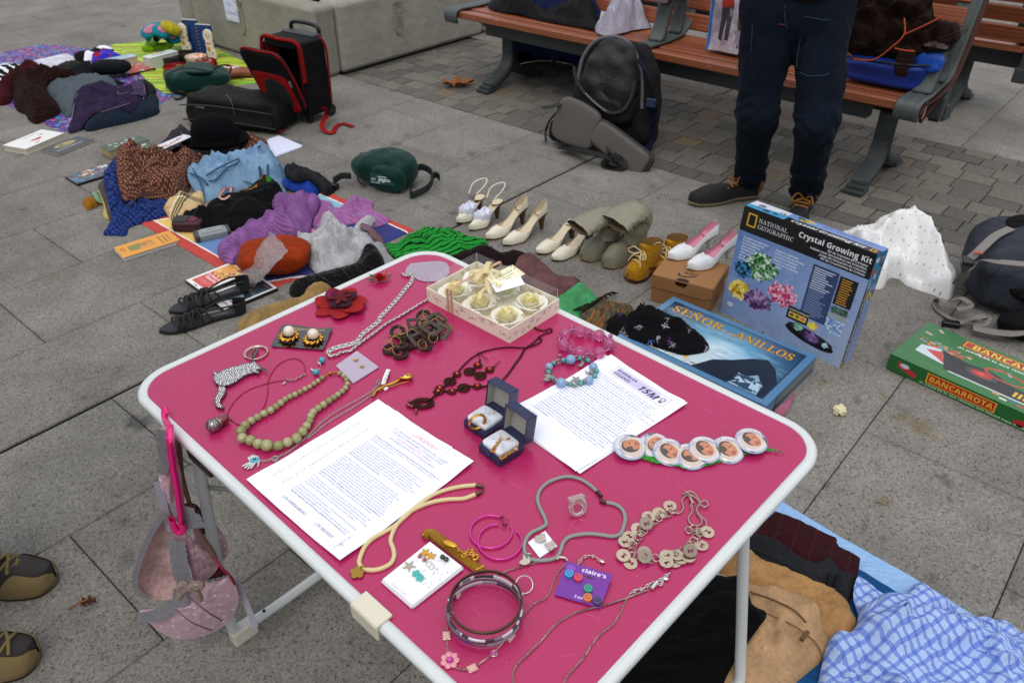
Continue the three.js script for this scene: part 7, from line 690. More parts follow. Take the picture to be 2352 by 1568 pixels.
function shoe(name,label,cat,heel,toe,o){
const A=G(heel[0],heel[1],o.y??0),B=G(toe[0],toe[1],o.y??0),f=frame(A,B),L=f.len,t=o.parent?new THREE.Group():thing(name,label,cat,A,f.turn,o.group),H=o.H??0,W=o.W??.039,N=46;
const hw=q=>W*(.66 + .34*sm((q - .3)/ .35))*(1 -(1 -(o.tw??0))*Math.pow(clamp((q - .66)/ .34),o.tp??1.5))*Math.sqrt(clamp(q / .09 + .08))*Math.sqrt(Math.max(0,1 - Math.max(0,(q - .87)/ .131)**2.4))- .004*Math.exp(-(((q - .38)/ .14)**2));
const bot=q=>H*(1 - sm((q - .1)/ .58))+(o.sole??.006)+ .006*sm((q - .85)/ .15);
const hh=q=>(o.back??.05)*(1 - sm((q - .05)/ .4))+(o.vamp??.045)*sm((q - .12)/ .4)*(1 - .42*sm((q - .7)/ .3))*(q>.96?Math.sqrt(1 -((q - .96)/ .045)**2*.9):1);
const ph=q=>{let p=o.open?o.open(q):lerp(.34,.42,q);const v0=o.v0??.6;if(q>v0 - .06)p=lerp(p,1,sm((q - v0 + .06)/ .1));return p;};
if(o.parent){t.name=name;t.position.copy(A).sub(o.parent.position);t.rotation.y=f.turn;o.parent.add(t);}
const side=(s,k,e,q0=0)=>{const r=[];for(let i=0;i<=N;i++){const q=q0 +(1 - q0)*i / N,p=ph(q),a=[];for(let j=0;j<=9;j++){const z=j / 9*p*Math.PI / 2;a.push(v3(q*L,bot(q)+ hh(q)*Math.sin(z)*k + e,s*Math.max(.0006,hw(q))*k*Math.pow(Math.max(0,Math.cos(z)),.75)));}r.push(a);}return loft(r,{close:false});};
mesh('upper',[side(1,1,0),side(-1,1,0)],o.mat,t);mesh('lining',[side(1,.94,.0006),side(-1,.94,.0006)],o.lin,t);
if(o.cap){const s2=(s)=>{const r=[];for(let i=0;i<=30;i++){const q=lerp(o.cap[1],1,i / 30),pm=lerp(.1,.62,sm((q - o.cap[1])/ .25)),a=[];for(let j=0;j<=8;j++){const z=j / 8*pm*Math.PI / 2;a.push(v3(q*L + .002,bot(q)+ hh(q)*Math.sin(z)*1.03,s*Math.max(.0006,hw(q))*1.04*Math.pow(Math.max(0,Math.cos(z)),.75)));}r.push(a);}return loft(r,{close:false});};mesh('toe_cap',[s2(1),s2(-1)],o.cap[0],t);}
const ins=[],sol=[];for(let i=0;i<=N;i++){const q=i / N,w=Math.max(.0006,hw(q));ins.push([-1,-.5,0,.5,1].map(a=>v3(q*L,bot(q)+ .0015,a*w*.93)));const so=o.sole??.006;sol.push([[-1.03,.001],[1.03,.001],[1.0,-so],[-1.0,-so]].map(([a,b])=>v3(q*L,bot(q)+ b,a*w)));}
mesh('insole',loft(ins,{close:false,uv:[1,1]}),o.ins??o.lin,t);mesh('sole',loft(sol,{cap0:true,cap1:true}),o.solem??M('#7a6248',.6),t);
if(H>.02){const r=[];for(let i=0;i<=8;i++){const k=i / 8,w=lerp(.024,o.hw??.011,Math.pow(k,.6)),y=(H + .002)*(1 - k);r.push(Array.from({length:14},(_,j)=>{const a=j*.4488;return v3(lerp(.036,o.hx??.03,k)+ Math.cos(a)*w*(1.25 - .35*k),Math.max(.001,y -(Math.cos(a)>.2?.004*(1 - k)*-1:0)),Math.sin(a)*w);}));}mesh('heel',loft(r,{cap1:true}),o.heelm??M('#6a4a30',.45),t);}
t.userData.fit=null;delete t.userData.fit;t.L=L;t.bot=bot;t.hw=hw;return t;
}
{
const ivory=M('#d8d1bd',.32,{clearcoat:.35,clearcoatRoughness:.3,sheen:.3}),ivl=M('#d0c2a6',.7),g1='ivory heeled shoes',br=M('#5a3d22',.5);
const ankle=(t,w=.003)=>mesh('ankle_strap',tube([v3(.07,t.bot(.2)+ .03,.026),v3(.03,t.bot(.1)+ .06,.034),v3(-.01,t.bot(.05)+ .075,.012),v3(-.012,t.bot(.05)+ .078,-.012),v3(.03,t.bot(.1)+ .064,-.034),v3(.08,t.bot(.2)+ .045,-.03)],w,50),ivory,t);
const sl={H:.075,mat:ivory,lin:ivl,group:g1,W:.036,tp:1.25,tw:.06,v0:.62,vamp:.04,back:.03,open:q=>q<.5?.06:.28,hw:.008,heelm:br};
for(const[lab,h,tt]of[['ivory pointed slingback stuffed with white tissue, the farthest of the ivory shoes',[672,300],[545,500]],['ivory pointed slingback stuffed with white tissue, second in the row',[790,330],[630,550]]]){const t=shoe('slingback_shoe',lab,'shoe',zH(h[0]+ 60,h[1]+ 110),zH(...tt),sl);ankle(t);mesh('tissue_paper',puff(.09,.05,.055,.8,p=>{p.y +=.014*n3(p.x*40,p.y*40,p.z*40);p.x +=.012*n3(p.z*50,p.x*30,3);}).translate(t.L*.55,t.bot(.55)+ .032,0),M('#d9dcec',.8),t);}
const dO={...sl,H:.078,W:.037,back:.062,open:q=>q<.3?lerp(1.02,.5,sm(q / .3))*.62:q<.52?.1:.3,v0:.66,vamp:.04,tw:.22,tp:1.7};
for(const[lab,h,tt]of[['ivory pump with low cut sides, its heel towards the bench, left of its pair',[1020,480],[742,610]],['ivory pump with low cut sides, right of its pair',[1150,515],[858,650]]])shoe('court_shoe',lab,'shoe',zH(...h),zH(...tt),dO);
const sq={...sl,H:.07,v0:.64,tw:.5,tp:2.2,vamp:.036,hw:.012};
for(const[lab,h,tt]of[['ivory square toed slingback beside the grey boots, partly behind its mate',[1350,570],[1085,705]],['ivory square toed slingback half covered by the grey boot shaft',[1470,610],[1190,750]]]){shoe('slingback_shoe',lab,'shoe',zH(...h),zH(...tt),sq);}
const boot=(name,lab,h,tt,o)=>{const t=shoe(name,lab,'boot',zH(...h),zH(...tt),o),L=t.L;const c=curve(o.shaft.map(p=>v3(p[0],p[1],p[2]||0))),r=[],NR=22;for(let i=0;i<=NR;i++){const k=i / NR,p=c.getPointAt(k),d=c.getTangentAt(k),nx=-d.y,ny=d.x,a0=lerp(o.r0[0],o.r1[0],k),b0=lerp(o.r0[1],o.r1[1],k);r.push(Array.from({length:24},(_,j)=>{const a=j*.2618,x=Math.cos(a)*a0*(1 + .05*n2(k*6 + h[0],a*2)),w=.006*(o.wr||0)*n2(k*9,a*1.5 + h[0]);return v3(p.x - nx*(x + w),p.y - ny*(x + w),p.z + Math.sin(a)*(b0 + w));}));}mesh('shaft',loft(r),o.mat,t);mesh('shaft_lining',loft(r.map(q=>{const m=v3(0,0,0);q.forEach(p=>m.addScaledVector(p,1 / q.length));return q.map(p=>p.clone().lerp(m,.07));})),o.lin,t);return t;};
const must=fabric('#bd8718',{rough:.9,sheen:.4,bs:.0008}),mlin=M('#8a6a3a',.9),mo={H:.004,sole:.014,mat:must,lin:mlin,solem:M('#5a3018',.7),W:.042,tw:.62,tp:2.6,v0:.42,vamp:.07,back:.06,open:q=>.9,group:'mustard ankle boots',shaft:[[.06,.05],[.054,.1],[.05,.145]],r0:[.058,.038],r1:[.05,.036]};
const lace=(t)=>{const m=M('#d8c490',.8);for(let i=0;i<3;i++)mesh('lace',tube([v3(.1 + i*.014,.1 - i*.012,.025),v3(.108 + i*.014,.112 - i*.012,0),v3(.1 + i*.014,.1 - i*.012,-.025)],.0024,16),m,t);for(const s of[-1,1])mesh('lace_bow',tube([v3(.105,.115,0),v3(.12,.13,s*.03),v3(.13,.11,s*.05),v3(.12,.1,s*.03),v3(.108,.112,s*.004),v3(.13,.1,s*.02),v3(.14,.07,s*.035)],.0024,40),m,t);mesh('tongue',puff(.02,.09,.045,.6).rotateZ(-.35).translate(.085,.105,0),must,t);};
lace(boot('ankle_boot','mustard suede lace up ankle boot, the nearer one',[1900,800],[1690,885],mo));lace(boot('ankle_boot','mustard suede lace up ankle boot half hidden behind the white pump',[2060,770],[1880,850],mo));
const gb=M('#86826e',.42,{clearcoat:.25,clearcoatRoughness:.4,bumpMap:B_FLEECE,bumpScale:.002}),go={H:.02,sole:.006,mat:gb,lin:M('#6a5a44',.9),solem:M('#8a6a3a',.6),W:.043,tw:.55,tp:2.4,v0:.36,vamp:.085,back:.08,open:q=>.95,wr:1,group:'grey leather boots',r0:[.06,.04],r1:[.075,.05]};
boot('leather_boot','grey green leather boot with its shaft folded over, left of its pair',[1630,660],[1385,745],{...go,shaft:[[.06,.07],[.05,.125],[.06,.16],[.11,.172],[.17,.168],[.225,.16]],r1:[.022,.07]});boot('leather_boot','grey green leather boot with its shaft slumped backwards, right of its pair',[1790,690],[1530,795],{...go,shaft:[[.06,.07],[.045,.13],[.03,.175],[.05,.205],[.11,.208],[.18,.19]],r1:[.026,.085]});
const card=M('#8a6038',.85,{bumpMap:B_FLEECE,bumpScale:.0006}),a=G(...zI(150,740),0),b=G(...zI(490,830),0),f=frame(a,b),W=f.len,D=.2,Hb=.115,t=thing('shoe_box','brown cardboard shoe box with a finger hole, under the white pumps','box',a,f.turn);
mesh('box_body',rbox(W,Hb - .03,D,.003).translate(W / 2,(Hb - .03)/ 2,-D / 2),card,t);const lidf=new THREE.Shape([[0,0],[W + .006,0],[W + .006,-.042],[W*.9,-.05],[W*.12,-.05],[0,-.042]].map(p=>new THREE.Vector2(...p)));const ho=new THREE.Path();ho.absellipse(W*.5,-.002,.024,.024,0,-Math.PI,true);lidf.holes.push(ho);
mesh('lid_front',new THREE.ExtrudeGeometry(lidf,{depth:.003,bevelEnabled:false}).translate(-.003,Hb,.001),card,t);mesh('lid_top',boxAt(W + .006,.003,D + .004,W / 2,Hb + .0015,-D / 2,.001),M('#ffffff',.85,{map:tex(256,200,(g,w,h)=>{rect(g,0,0,w,h,'#93683e');speck(g,w,h,60,['#8a6038'],2,5,.7);g.strokeStyle='#22201e';g.lineWidth=9;g.lineCap='round';g.beginPath();g.moveTo(96,150);g.quadraticCurveTo(96,178,160,148);g.stroke();txt(g,'NIKE',108,142,26,'#22201e',{st:'bold italic'});ell(g,128,192,26,14,'#1a120c');})}),t);mesh('lid_side',[boxAt(.003,.045,D,-.0015,Hb - .022,-D / 2),boxAt(.003,.045,D,W + .0045,Hb - .022,-D / 2)],card,t);
const wh=M('#d7dbdc',.16,{clearcoat:.7,clearcoatRoughness:.12}),pk=M('#ffffff',.8,{map:tex(128,256,(g,w,h)=>{rect(g,0,0,w,h,'#d58ea4');speck(g,w,h,46,['#b0306a'],2.4,3.4);txt(g,'dang',64,62,30,'#5a2a30',{al:'center',st:'bold'});ell(g,64,30,14,12,'#c01e28');txt(g,'Sweet',64,96,20,'#b8283a',{al:'center',st:'italic',f:'serif'});txt(g,'Love',64,118,20,'#b8283a',{al:'center',st:'italic',f:'serif'});})});
const po={H:.062,y:Hb + .003,mat:wh,lin:M('#d79cae',.7),ins:pk,solem:M('#c9c3bb',.5),heelm:wh,W:.038,tw:.35,tp:1.9,v0:.62,vamp:.042,back:.055,open:q=>.55 - .1*Math.sin(q*3),group:'white pumps on the shoe box',hw:.009};
shoe('white_pump','white patent pump with a pink spotted insole, left on the shoe box','shoe',zI(530,420),zI(250,500),po);shoe('white_pump','white patent pump with a pink spotted insole, next to the crystal kit','shoe',zI(640,480),zI(365,560),po);
}
{
const speckArt=(g,x,y,r,cols,n)=>{for(let i=0;i<n;i++){const a=R()*6.3,d=r*Math.sqrt(R())*(.72 + .5*Math.abs(n2(Math.cos(a)*1.7 + x,Math.sin(a)*1.7 + y))),s=rr(5,15),X=x + d*Math.cos(a),Y=y + d*.8*Math.sin(a);poly(g,[[X - s,Y],[X,Y - s],[X + s,Y],[X,Y + s]].map(([p,q])=>[p + rr(-4,4),q + rr(-4,4)]),cols[R()*cols.length|0]);}};
const GEM=[[['#2f6a34','#4f8f4a','#8fb890','#1c4a24','#cfe0cc'],186,318,104,380],[['#123a5a','#1f6a9c','#0c1c30','#3f8fb0'],78,376,56,150],[['#c9a51a','#e0c83a','#f0e080','#a8761a'],92,506,72,170],[['#5a3a6e','#7a5a8e','#3c2350','#a890b4'],214,524,84,280],[['#c8466e','#e08aa6','#b02a56','#f0b8c8'],346,424,84,220]];
const front=tex(768,704,(g,w,h)=>{const gr=g.createLinearGradient(0,0,w,h);gr.addColorStop(0,'#5478b4');gr.addColorStop(.55,'#839cc6');gr.addColorStop(1,'#9dadc9');g.fillStyle=gr;g.fillRect(0,0,w,h);speck(g,w,h,300,['#7c90c6','#a6b4dc','#5a70ac'],8,40,.16);rect(g,0,0,w,148,'#0e0e11');g.strokeStyle='#d9a81c';g.lineWidth=9;g.strokeRect(40,34,48,72);txt(g,'NATIONAL',104,68,34,'#d9dade',{f:'serif'});txt(g,'GEOGRAPHIC',104,104,34,'#d9dade',{f:'serif'});txt(g,'Crystal Growing Kit',346,62,44,'#e9eaee',{st:'bold'});['Kit de Création de Cristaux','Pakket voor het kweken van kristallen','Juego de formación de cristales','Kit de Crescimento de Cristais'].forEach((s,i)=>txt(g,s,742,84 + i*18,17,'#e0e2e8',{al:'right',st:'bold'}));['Explorez et apprenez','le développement','et la formation','des cristaux.','Ontdek en leer','alles over het kweken','en vormen van','kristallen.'].forEach((s,i)=>txt(g,s,36,186 + i*19,16,'#dde3f4',{st:'bold'}));['Explora y aprende','sobre el arte de formar','y cultivar cristales.','Explora e aprende','a cultivar e a formar','cristais.'].forEach((s,i)=>txt(g,s,244,190 + i*19,16,'#dde3f4',{st:'bold'}));for(const[c,x,y,r,n]of GEM){ell(g,x + 4,y + 8,r*.8,r*.62,'#4a4a78');speckArt(g,x,y,r,c,n);}rect(g,470,176,150,320,'#2f3f66');for(let i=0;i<22;i++)rect(g,482,190 + i*13.5,rr(70,126),6,i<10?'#c9d2e6':'#7688b0');rect(g,626,184,100,168,'#121216');for(let i=0;i<11;i++)rect(g,640,196 + i*14,rr(46,72),6,'#c98e1c');rect(g,626,360,96,70,'#6a7d8e');speck(g,1,1,0,[],1,1);rect(g,626,404,96,26,'#98a09a');for(let i=0;i<30;i++)ell(g,626 + R()*96,366 + R()*34,7,8,['#2f4a3a','#3d5a44','#4f6a50'][i % 3]);rect(g,622,440,96,86,'#7c9cc8');for(let i=0;i<60;i++)ell(g,624 + R()*92,442 + R()*82,5,7,['#a9c4e4','#5a80b4','#d0e0f0'][i % 3],R()*3);ell(g,560,610,150,36,'#141417',.12);ell(g,560,590,140,26,'#26262a',.12);speckArt(g,480,570,26,['#3f7a5a','#6fa890','#9cc8b4'],50);speckArt(g,570,596,44,['#4a2a5e','#7a5a90','#8e78a6'],90);speckArt(g,560,530,24,['#d9b81c','#f0dc50'],40);speckArt(g,660,610,14,['#9cc4d8','#c4e0ec'],20);rect(g,400,468,128,78,'#111114');txt(g,'Crystal Growing Kit',408,490,13,'#eee',{st:'bold'});rect(g,412,500,106,34,'#d9b01a');ell(g,430,517,12,10,'#5a3a6e');ell(g,464,517,12,10,'#3f7a4a');ell(g,498,517,12,10,'#d06a8e');ell(g,52,624,20,16,'#c9cbe0');for(let i=0;i<5;i++)rect(g,250 + i*6,640 + i*8,110 - i*8,3,'#8088b0');});
const topT=tex(512,96,(g,w,h)=>{const gr=g.createLinearGradient(0,0,0,h);gr.addColorStop(0,'#6a8ac4');gr.addColorStop(1,'#8fa4d4');g.fillStyle=gr;g.fillRect(0,0,w,h);rect(g,0,0,150,h,'#d6dee8');poly(g,[[0,96],[150,96],[170,40],[0,60]],'#3f9ac8');for(let i=0;i<14;i++)rect(g,rr(6,140),rr(20,70),rr(8,24),rr(6,16),['#2a6a70','#3a3a44','#c23a2a','#5a8a9a'][i % 4]);rect(g,160,52,352,44,'#101014');speckArt(g,214,24,22,['#4a2a5e','#3f7a4a','#d9b81c'],40);txt(g,'Crystal Growing Kit',180,86,30,'#f0f0f2',{st:'bold italic'});rect(g,478,60,22,28,'#d9a81c');rect(g,483,66,12,16,'#101014');txt(g,'NATIONAL GEOGRAPHIC',470,72,11,'#e6e6e6',{al:'right',f:'serif'});for(let i=0;i<8;i++)rect(g,280 +(i % 4)*50,12 +(i>>2)*16,40,5,'#4a62a4');});
const sideT=tex(96,512,(g,w,h)=>{rect(g,0,0,w,h,'#8496c8');rect(g,0,0,w,150,'#2f86b4');for(let i=0;i<16;i++)rect(g,rr(2,80),rr(4,140),rr(10,30),rr(10,26),['#dfe3ea','#2a5a6a','#b0402c','#4a4a56'][i % 4]);rect(g,0,150,34,h - 150,'#101014');g.save();g.translate(26,480);g.rotate(-Math.PI / 2);txt(g,'NATIONAL GEOGRAPHIC  Crystal Growing Kit',0,0,17,'#e9e9ec',{st:'bold'});g.restore();speckArt(g,66,190,22,['#3f7a4a','#d9b81c','#4a2a5e'],40);rect(g,6,486,22,22,'#d9a81c');rect(g,11,491,12,12,'#101014');for(let i=0;i<9;i++)rect(g,44,240 + i*26,44,5,'#5a70b0');});
const a=G(...zI(562,805),0),b=G(...zI(1265,1140),0),f=frame(a,b),W=f.len,H=.425,D=.078,t=thing('crystal_kit_box','upright blue and black boxed crystal growing kit','boxed kit',a,f.turn),body=new THREE.Group();body.name='box';body.rotation.x=-.1;t.add(body);
const face=(w,h,m,x,y,z,rx,ry)=>{const g=new THREE.PlaneGeometry(w,h);g.rotateX(rx).rotateY(ry);return[g.translate(x,y,z),M('#ffffff',.3,{map:m,clearcoat:.35,clearcoatRoughness:.2})];};
const shellM=M('#7f90c4',.4);mesh('carton',rbox(W - .001,H - .001,D - .001,.002).translate(W / 2,H / 2,-D / 2),shellM,body);mesh('front_print',...face(W,H,front,W / 2,H / 2,.0008,0,0),body);mesh('top_print',...face(W,D,topT,W / 2,H + .0006,-D / 2,-Math.PI / 2,0),body);mesh('side_print',...face(D,H,sideT,W + .0006,H / 2,-D / 2,0,Math.PI / 2),body);
const cov=tex(768,512,(g,w,h)=>{rect(g,0,0,w,h,'#4f7ca4');for(let i=0;i<400;i++){g.globalAlpha=.12;rect(g,R()*w,R()*h,rr(10,60),2,R()<.5?'#8fb4d0':'#24486a');}g.globalAlpha=1;rect(g,34,34,w - 68,h - 68,'#16304c');g.save();g.beginPath();g.rect(40,40,w - 80,h - 80);g.clip();const gr=g.createRadialGradient(400,300,30,400,280,420);gr.addColorStop(0,'#c9dfea');gr.addColorStop(.35,'#5f98bc');gr.addColorStop(1,'#0e2c48');g.fillStyle=gr;g.fillRect(0,0,w,h);for(let i=0;i<70;i++){g.globalAlpha=.14;ell(g,rr(40,720),rr(60,320),rr(30,90),rr(8,26),R()<.6?'#d6e8f2':'#163a58');}g.globalAlpha=1;poly(g,[[40,330],[150,290],[240,330],[330,300],[420,330],[420,480],[40,480]],'#bcd0da');poly(g,[[380,472],[430,360],[500,300],[560,230],[620,190],[680,240],[728,330],[728,472]],'#0d1c2e');poly(g,[[560,472],[600,380],[640,330],[690,400],[700,472]],'#7f9fb8');for(let i=0;i<40;i++)poly(g,[[rr(560,700),rr(360,470)],[rr(560,700),rr(360,470)],[rr(560,700),rr(360,470)]],i % 2?'#24405c':'#a9c2d4');for(let i=0;i<70;i++)rect(g,rr(40,380),rr(420,472),rr(6,30),3,['#7c6a3a','#3a4a3a','#b8a060'][i % 3]);poly(g,[[300,400],[318,330],[336,400],[330,450]],'#d9b03a');g.restore();txt(g,'EL',96,70,26,'#c9952c',{f:'serif'});txt(g,'SEÑOR',60,120,78,'#cf9a30',{f:'serif',st:'bold',stroke:'#4a2a08',lw:4});txt(g,'DE LOS',330,116,26,'#cf9a30',{f:'serif',st:'bold'});txt(g,'ANILLOS',404,122,78,'#cf9a30',{f:'serif',st:'bold',stroke:'#4a2a08',lw:4,sx:.82});txt(g,'EL RETORNO DEL REY',120,156,27,'#8a7a4a',{f:'serif'});});
const lb=slabBook('game_box','blue board game box lying flat beside the table, a black printed cloth on its corner','board game',zI(285,715),zI(1135,1065),zI(-40,955),.062,cov,{pages:'#5a80a2',over:.0012,gloss:.25,back:'#24486a'}),lw=frame(G(...zI(285,715),.062),G(...zI(1135,1065),.062)).len;
mesh('side_print',new THREE.PlaneGeometry(.27,.058).rotateY(Math.PI / 2).translate(lw + .0006,.031,.15),M('#ffffff',.3,{map:tex(256,64,(g,w,h)=>{rect(g,0,0,w,h,'#4a6e8c');rect(g,0,40,w,24,'#3a5670');txt(g,'EL SEÑOR DE LOS ANILLOS',128,44,30,'#a97f2c',{al:'center',f:'serif',st:'bold',sx:.62});})}),lb);
const gm=tex(768,512,(g,w,h)=>{rect(g,0,0,w,h,'#1f6a2c');speck(g,w,h,200,['#1a5c26','#2a7a38'],6,20,.4);for(let i=0;i<16;i++){g.save();g.translate(rr(30,740),rr(20,240));g.rotate(R()*3);rect(g,0,0,36,16,['#c9a0a4','#8fb4c4','#b44a6a'][i % 3]);g.restore();}g.save();rect(g,186,24,490,86,'#7a1c14');rect(g,192,30,478,74,'#d9a520');rect(g,198,36,466,62,'#b02a1a');txt(g,'BANCARROTA',431,92,68,'#e9c23a',{al:'center',st:'bold',stroke:'#3a1408',lw:7,sx:.92});g.restore();txt(g,'¡EL JUEGO EN EL QUE TENDRÁS QUE PERDER PARA GANAR!',180,142,25,'#dfe6d9',{st:'bold',sx:.9});for(let i=0;i<60;i++)ell(g,rr(40,260),rr(180,250),rr(6,14),rr(5,12),['#8a5a2a','#c9a05a','#3a8aa0','#b04a3a'][i % 4]);poly(g,[[60,270],[140,240],[210,390],[60,360]],'#c9d4dc');poly(g,[[90,300],[150,260],[200,380]],'#c23a3a');poly(g,[[150,240],[560,330],[560,430],[210,430]],'#17181a');rect(g,230,424,340,12,'#c9ced0');ell(g,340,320,96,66,'#0e0e10');ell(g,340,320,70,46,'#34363a');ell(g,340,320,46,30,'#b02a20');ell(g,336,316,18,12,'#e0503a');g.lineWidth=12;g.strokeStyle='#c23a24';g.beginPath();g.ellipse(420,250,84,48,.1,0,7);g.stroke();for(let i=0;i<4;i++)rect(g,486 + i*20,346,12,56,'#d9b02a');for(let i=0;i<10;i++){rect(g,420 + i*34,440 +(i % 2)*20,30,16,['#c97a3a','#d9d4c4','#3a6a9a','#b03a4a'][i % 4]);}poly(g,[[600,440],[680,400],[760,430],[750,480],[610,480]],'#b8202a');ell(g,630,480,16,10,'#141416');ell(g,726,480,16,10,'#141416');poly(g,[[640,300],[700,280],[768,330],[768,400],[660,380]],'#1e1f24');ell(g,640,300,22,16,'#b8805a');rect(g,580,280,60,22,'#c98a9c');});
const gb=slabBook('game_box','green board game box with a raised picture of a wheel of fortune and toy boats','board game',zI(1790,868),[zI(1790,868)[0]+ 420,zI(1790,868)[1]+ 172],zI(1590,1062),.062,gm,{pages:'#1c5c28',over:.0012,gloss:.25,back:'#174a20'});
const gf=frame(G(...zI(1790,868),.062),G(zI(1790,868)[0]+ 420,zI(1790,868)[1]+ 172,.062)),[,gd]=toLocal(G(...zI(1790,868),.062),gf.turn,G(...zI(1590,1062),.062));mesh('front_print',new THREE.PlaneGeometry(gf.len,.058).translate(gf.len / 2,.031,gd + .0008),M('#ffffff',.3,{map:tex(512,72,(g,w,h)=>{rect(g,0,0,w,h,'#1b5f27');rect(g,118,8,190,44,'#b02a1a');g.strokeStyle='#d9a520';g.lineWidth=4;g.strokeRect(118,8,190,44);txt(g,'BANCARROTA',213,42,34,'#d9b02a',{al:'center',st:'bold',sx:.8});txt(g,'¡EL JUEGO EN EL QUE TENDRÁS QUE PERDER PARA GANAR!',100,66,11,'#cfd9c9',{st:'bold'});poly(g,[[30,10],[90,40],[84,62],[30,40]],'#b0323a');ell(g,50,26,14,10,'#c9ced4');poly(g,[[360,40],[410,22],[460,36],[456,58],[362,58]],'#b8202a');ell(g,378,58,9,6,'#111');ell(g,440,58,9,6,'#111');})}),gb);
}
{
drape('brown_knit','dark brown knitted garment behind the soap rose box','garment',fabric('#231416'),{out:zh([[500,715],[600,690],[700,650],[780,645],[860,680],[960,672],[1030,690],[990,740],[860,750],[760,770],[620,760]]),oh:.02,h:.05,th:.02,r:.03,fold:.04,step:.009,dir:.2});
drape('mauve_blouse','dusty mauve blouse lying behind the soap rose box','blouse',fabric('#745050'),{out:zh([[940,760],[1000,715],[1060,690],[1160,760],[1240,830],[1380,850],[1370,890],[1290,930],[1230,1020],[1100,960],[1000,880]]),oh:.02,h:.06,th:.015,r:.025,fold:.04,step:.009,dir:.7});
drape('green_vest','pale green vest lying by the far table edge','vest',fabric('#4fa468'),{out:zh([[1200,1040],[1250,980],[1310,930],[1390,885],[1460,930],[1500,985],[1450,1060],[1380,1150],[1280,1120]]),oh:.02,h:.04,th:.012,r:.02,fold:.03,step:.009,dir:-.6});
const tw=tex(256,128,(g,w,h)=>{rect(g,0,0,w,h,'#4a4436');for(let i=0;i<900;i++){g.globalAlpha=rr(.3,.8);rect(g,R()*w,R()*h,rr(2,8),rr(6,20),['#6a5a3a','#a8621c','#3a5048','#7a7466','#2a241e','#8a4a24','#56624e'][R()*7|0]);}g.globalAlpha=1;},6,6);
const ts=drape('tweed_scarf','brown, green and orange tweed scarf with a fringe beside the black printed cloth','scarf',fabric('#ffffff',{map:tw,bump:B_FUZZ,bs:.004}),{out:zh([[1380,1100],[1440,1040],[1510,975],[1620,1000],[1740,1025],[1720,1060],[1600,1130],[1540,1190],[1440,1160]]),oh:.03,h:.06,th:.02,r:.025,fold:.03,step:.009,dir:.3});
stuff(wmesh('fringe',Array.from({length:46},(_,i)=>{const k=i / 45,p=onH(zH,[[lerp(1400,1540,k),lerp(1090,980,k)]])[0],q=G(...zH(lerp(1310,1640,k)+ rr(-10,10),lerp(1090,960,k)+ rr(-8,8)),.012);return tube([p,p.clone().lerp(q,.5).add(v3(0,.012,0)),q],.0018,6,false,4);}),fabric('#3e3629'),ts));
const pr=tex(512,512,(g,w,h)=>{rect(g,0,0,w,h,'#0b0b0f');g.lineCap='round';for(let i=0;i<46;i++){const x=R()*w,y=R()*h;g.save();g.translate(x,y);g.rotate(R()*6);g.strokeStyle=['#8a8a92','#3f5a9c','#6a3f78','#a0a0a8'][R()*4|0];g.lineWidth=rr(2,5);g.beginPath();g.moveTo(-22,0);g.quadraticCurveTo(0,rr(-16,16),22,rr(-6,6));g.moveTo(-6,-10);g.lineTo(4,12);g.moveTo(8,-12);g.lineTo(14,6);g.stroke();g.restore();}for(const[x,y]of[[120,200],[380,420]]){txt(g,'Mc',x,y,34,'#9a9aa2',{st:'bold'});txt(g,'Me',x,y + 30,34,'#9a9aa2',{st:'bold'});}},3.2,3.2);
drape('printed_cloth','black cloth with a scribbled print on the corner of the blue game box','cloth',fabric('#ffffff',{map:pr,sheen:0}),{out:zh([[1540,1190],[1640,1110],[1740,1035,.08],[1860,1040,.09],[2000,1090,.09],[2140,1160,.09],[2250,1290,.08],[2230,1340,.07],[2120,1380,.06],[2060,1430,.03],[1900,1400],[1700,1330],[1590,1250]]),oh:.02,h:.06,hs:1,th:.012,r:.02,fold:.035,step:.009,dir:.5,fs:1.5,ft:7});
drape('pink_cloth','strip of pale pink cloth poking out under the blue game box','cloth',fabric('#b8708a'),{out:zI&&zs(zI,[[880,1415],[960,1340],[1000,1300],[990,1340],[930,1420]]),oh:.004,h:.01,th:.008,r:.01,fold:.004,step:.008});
}
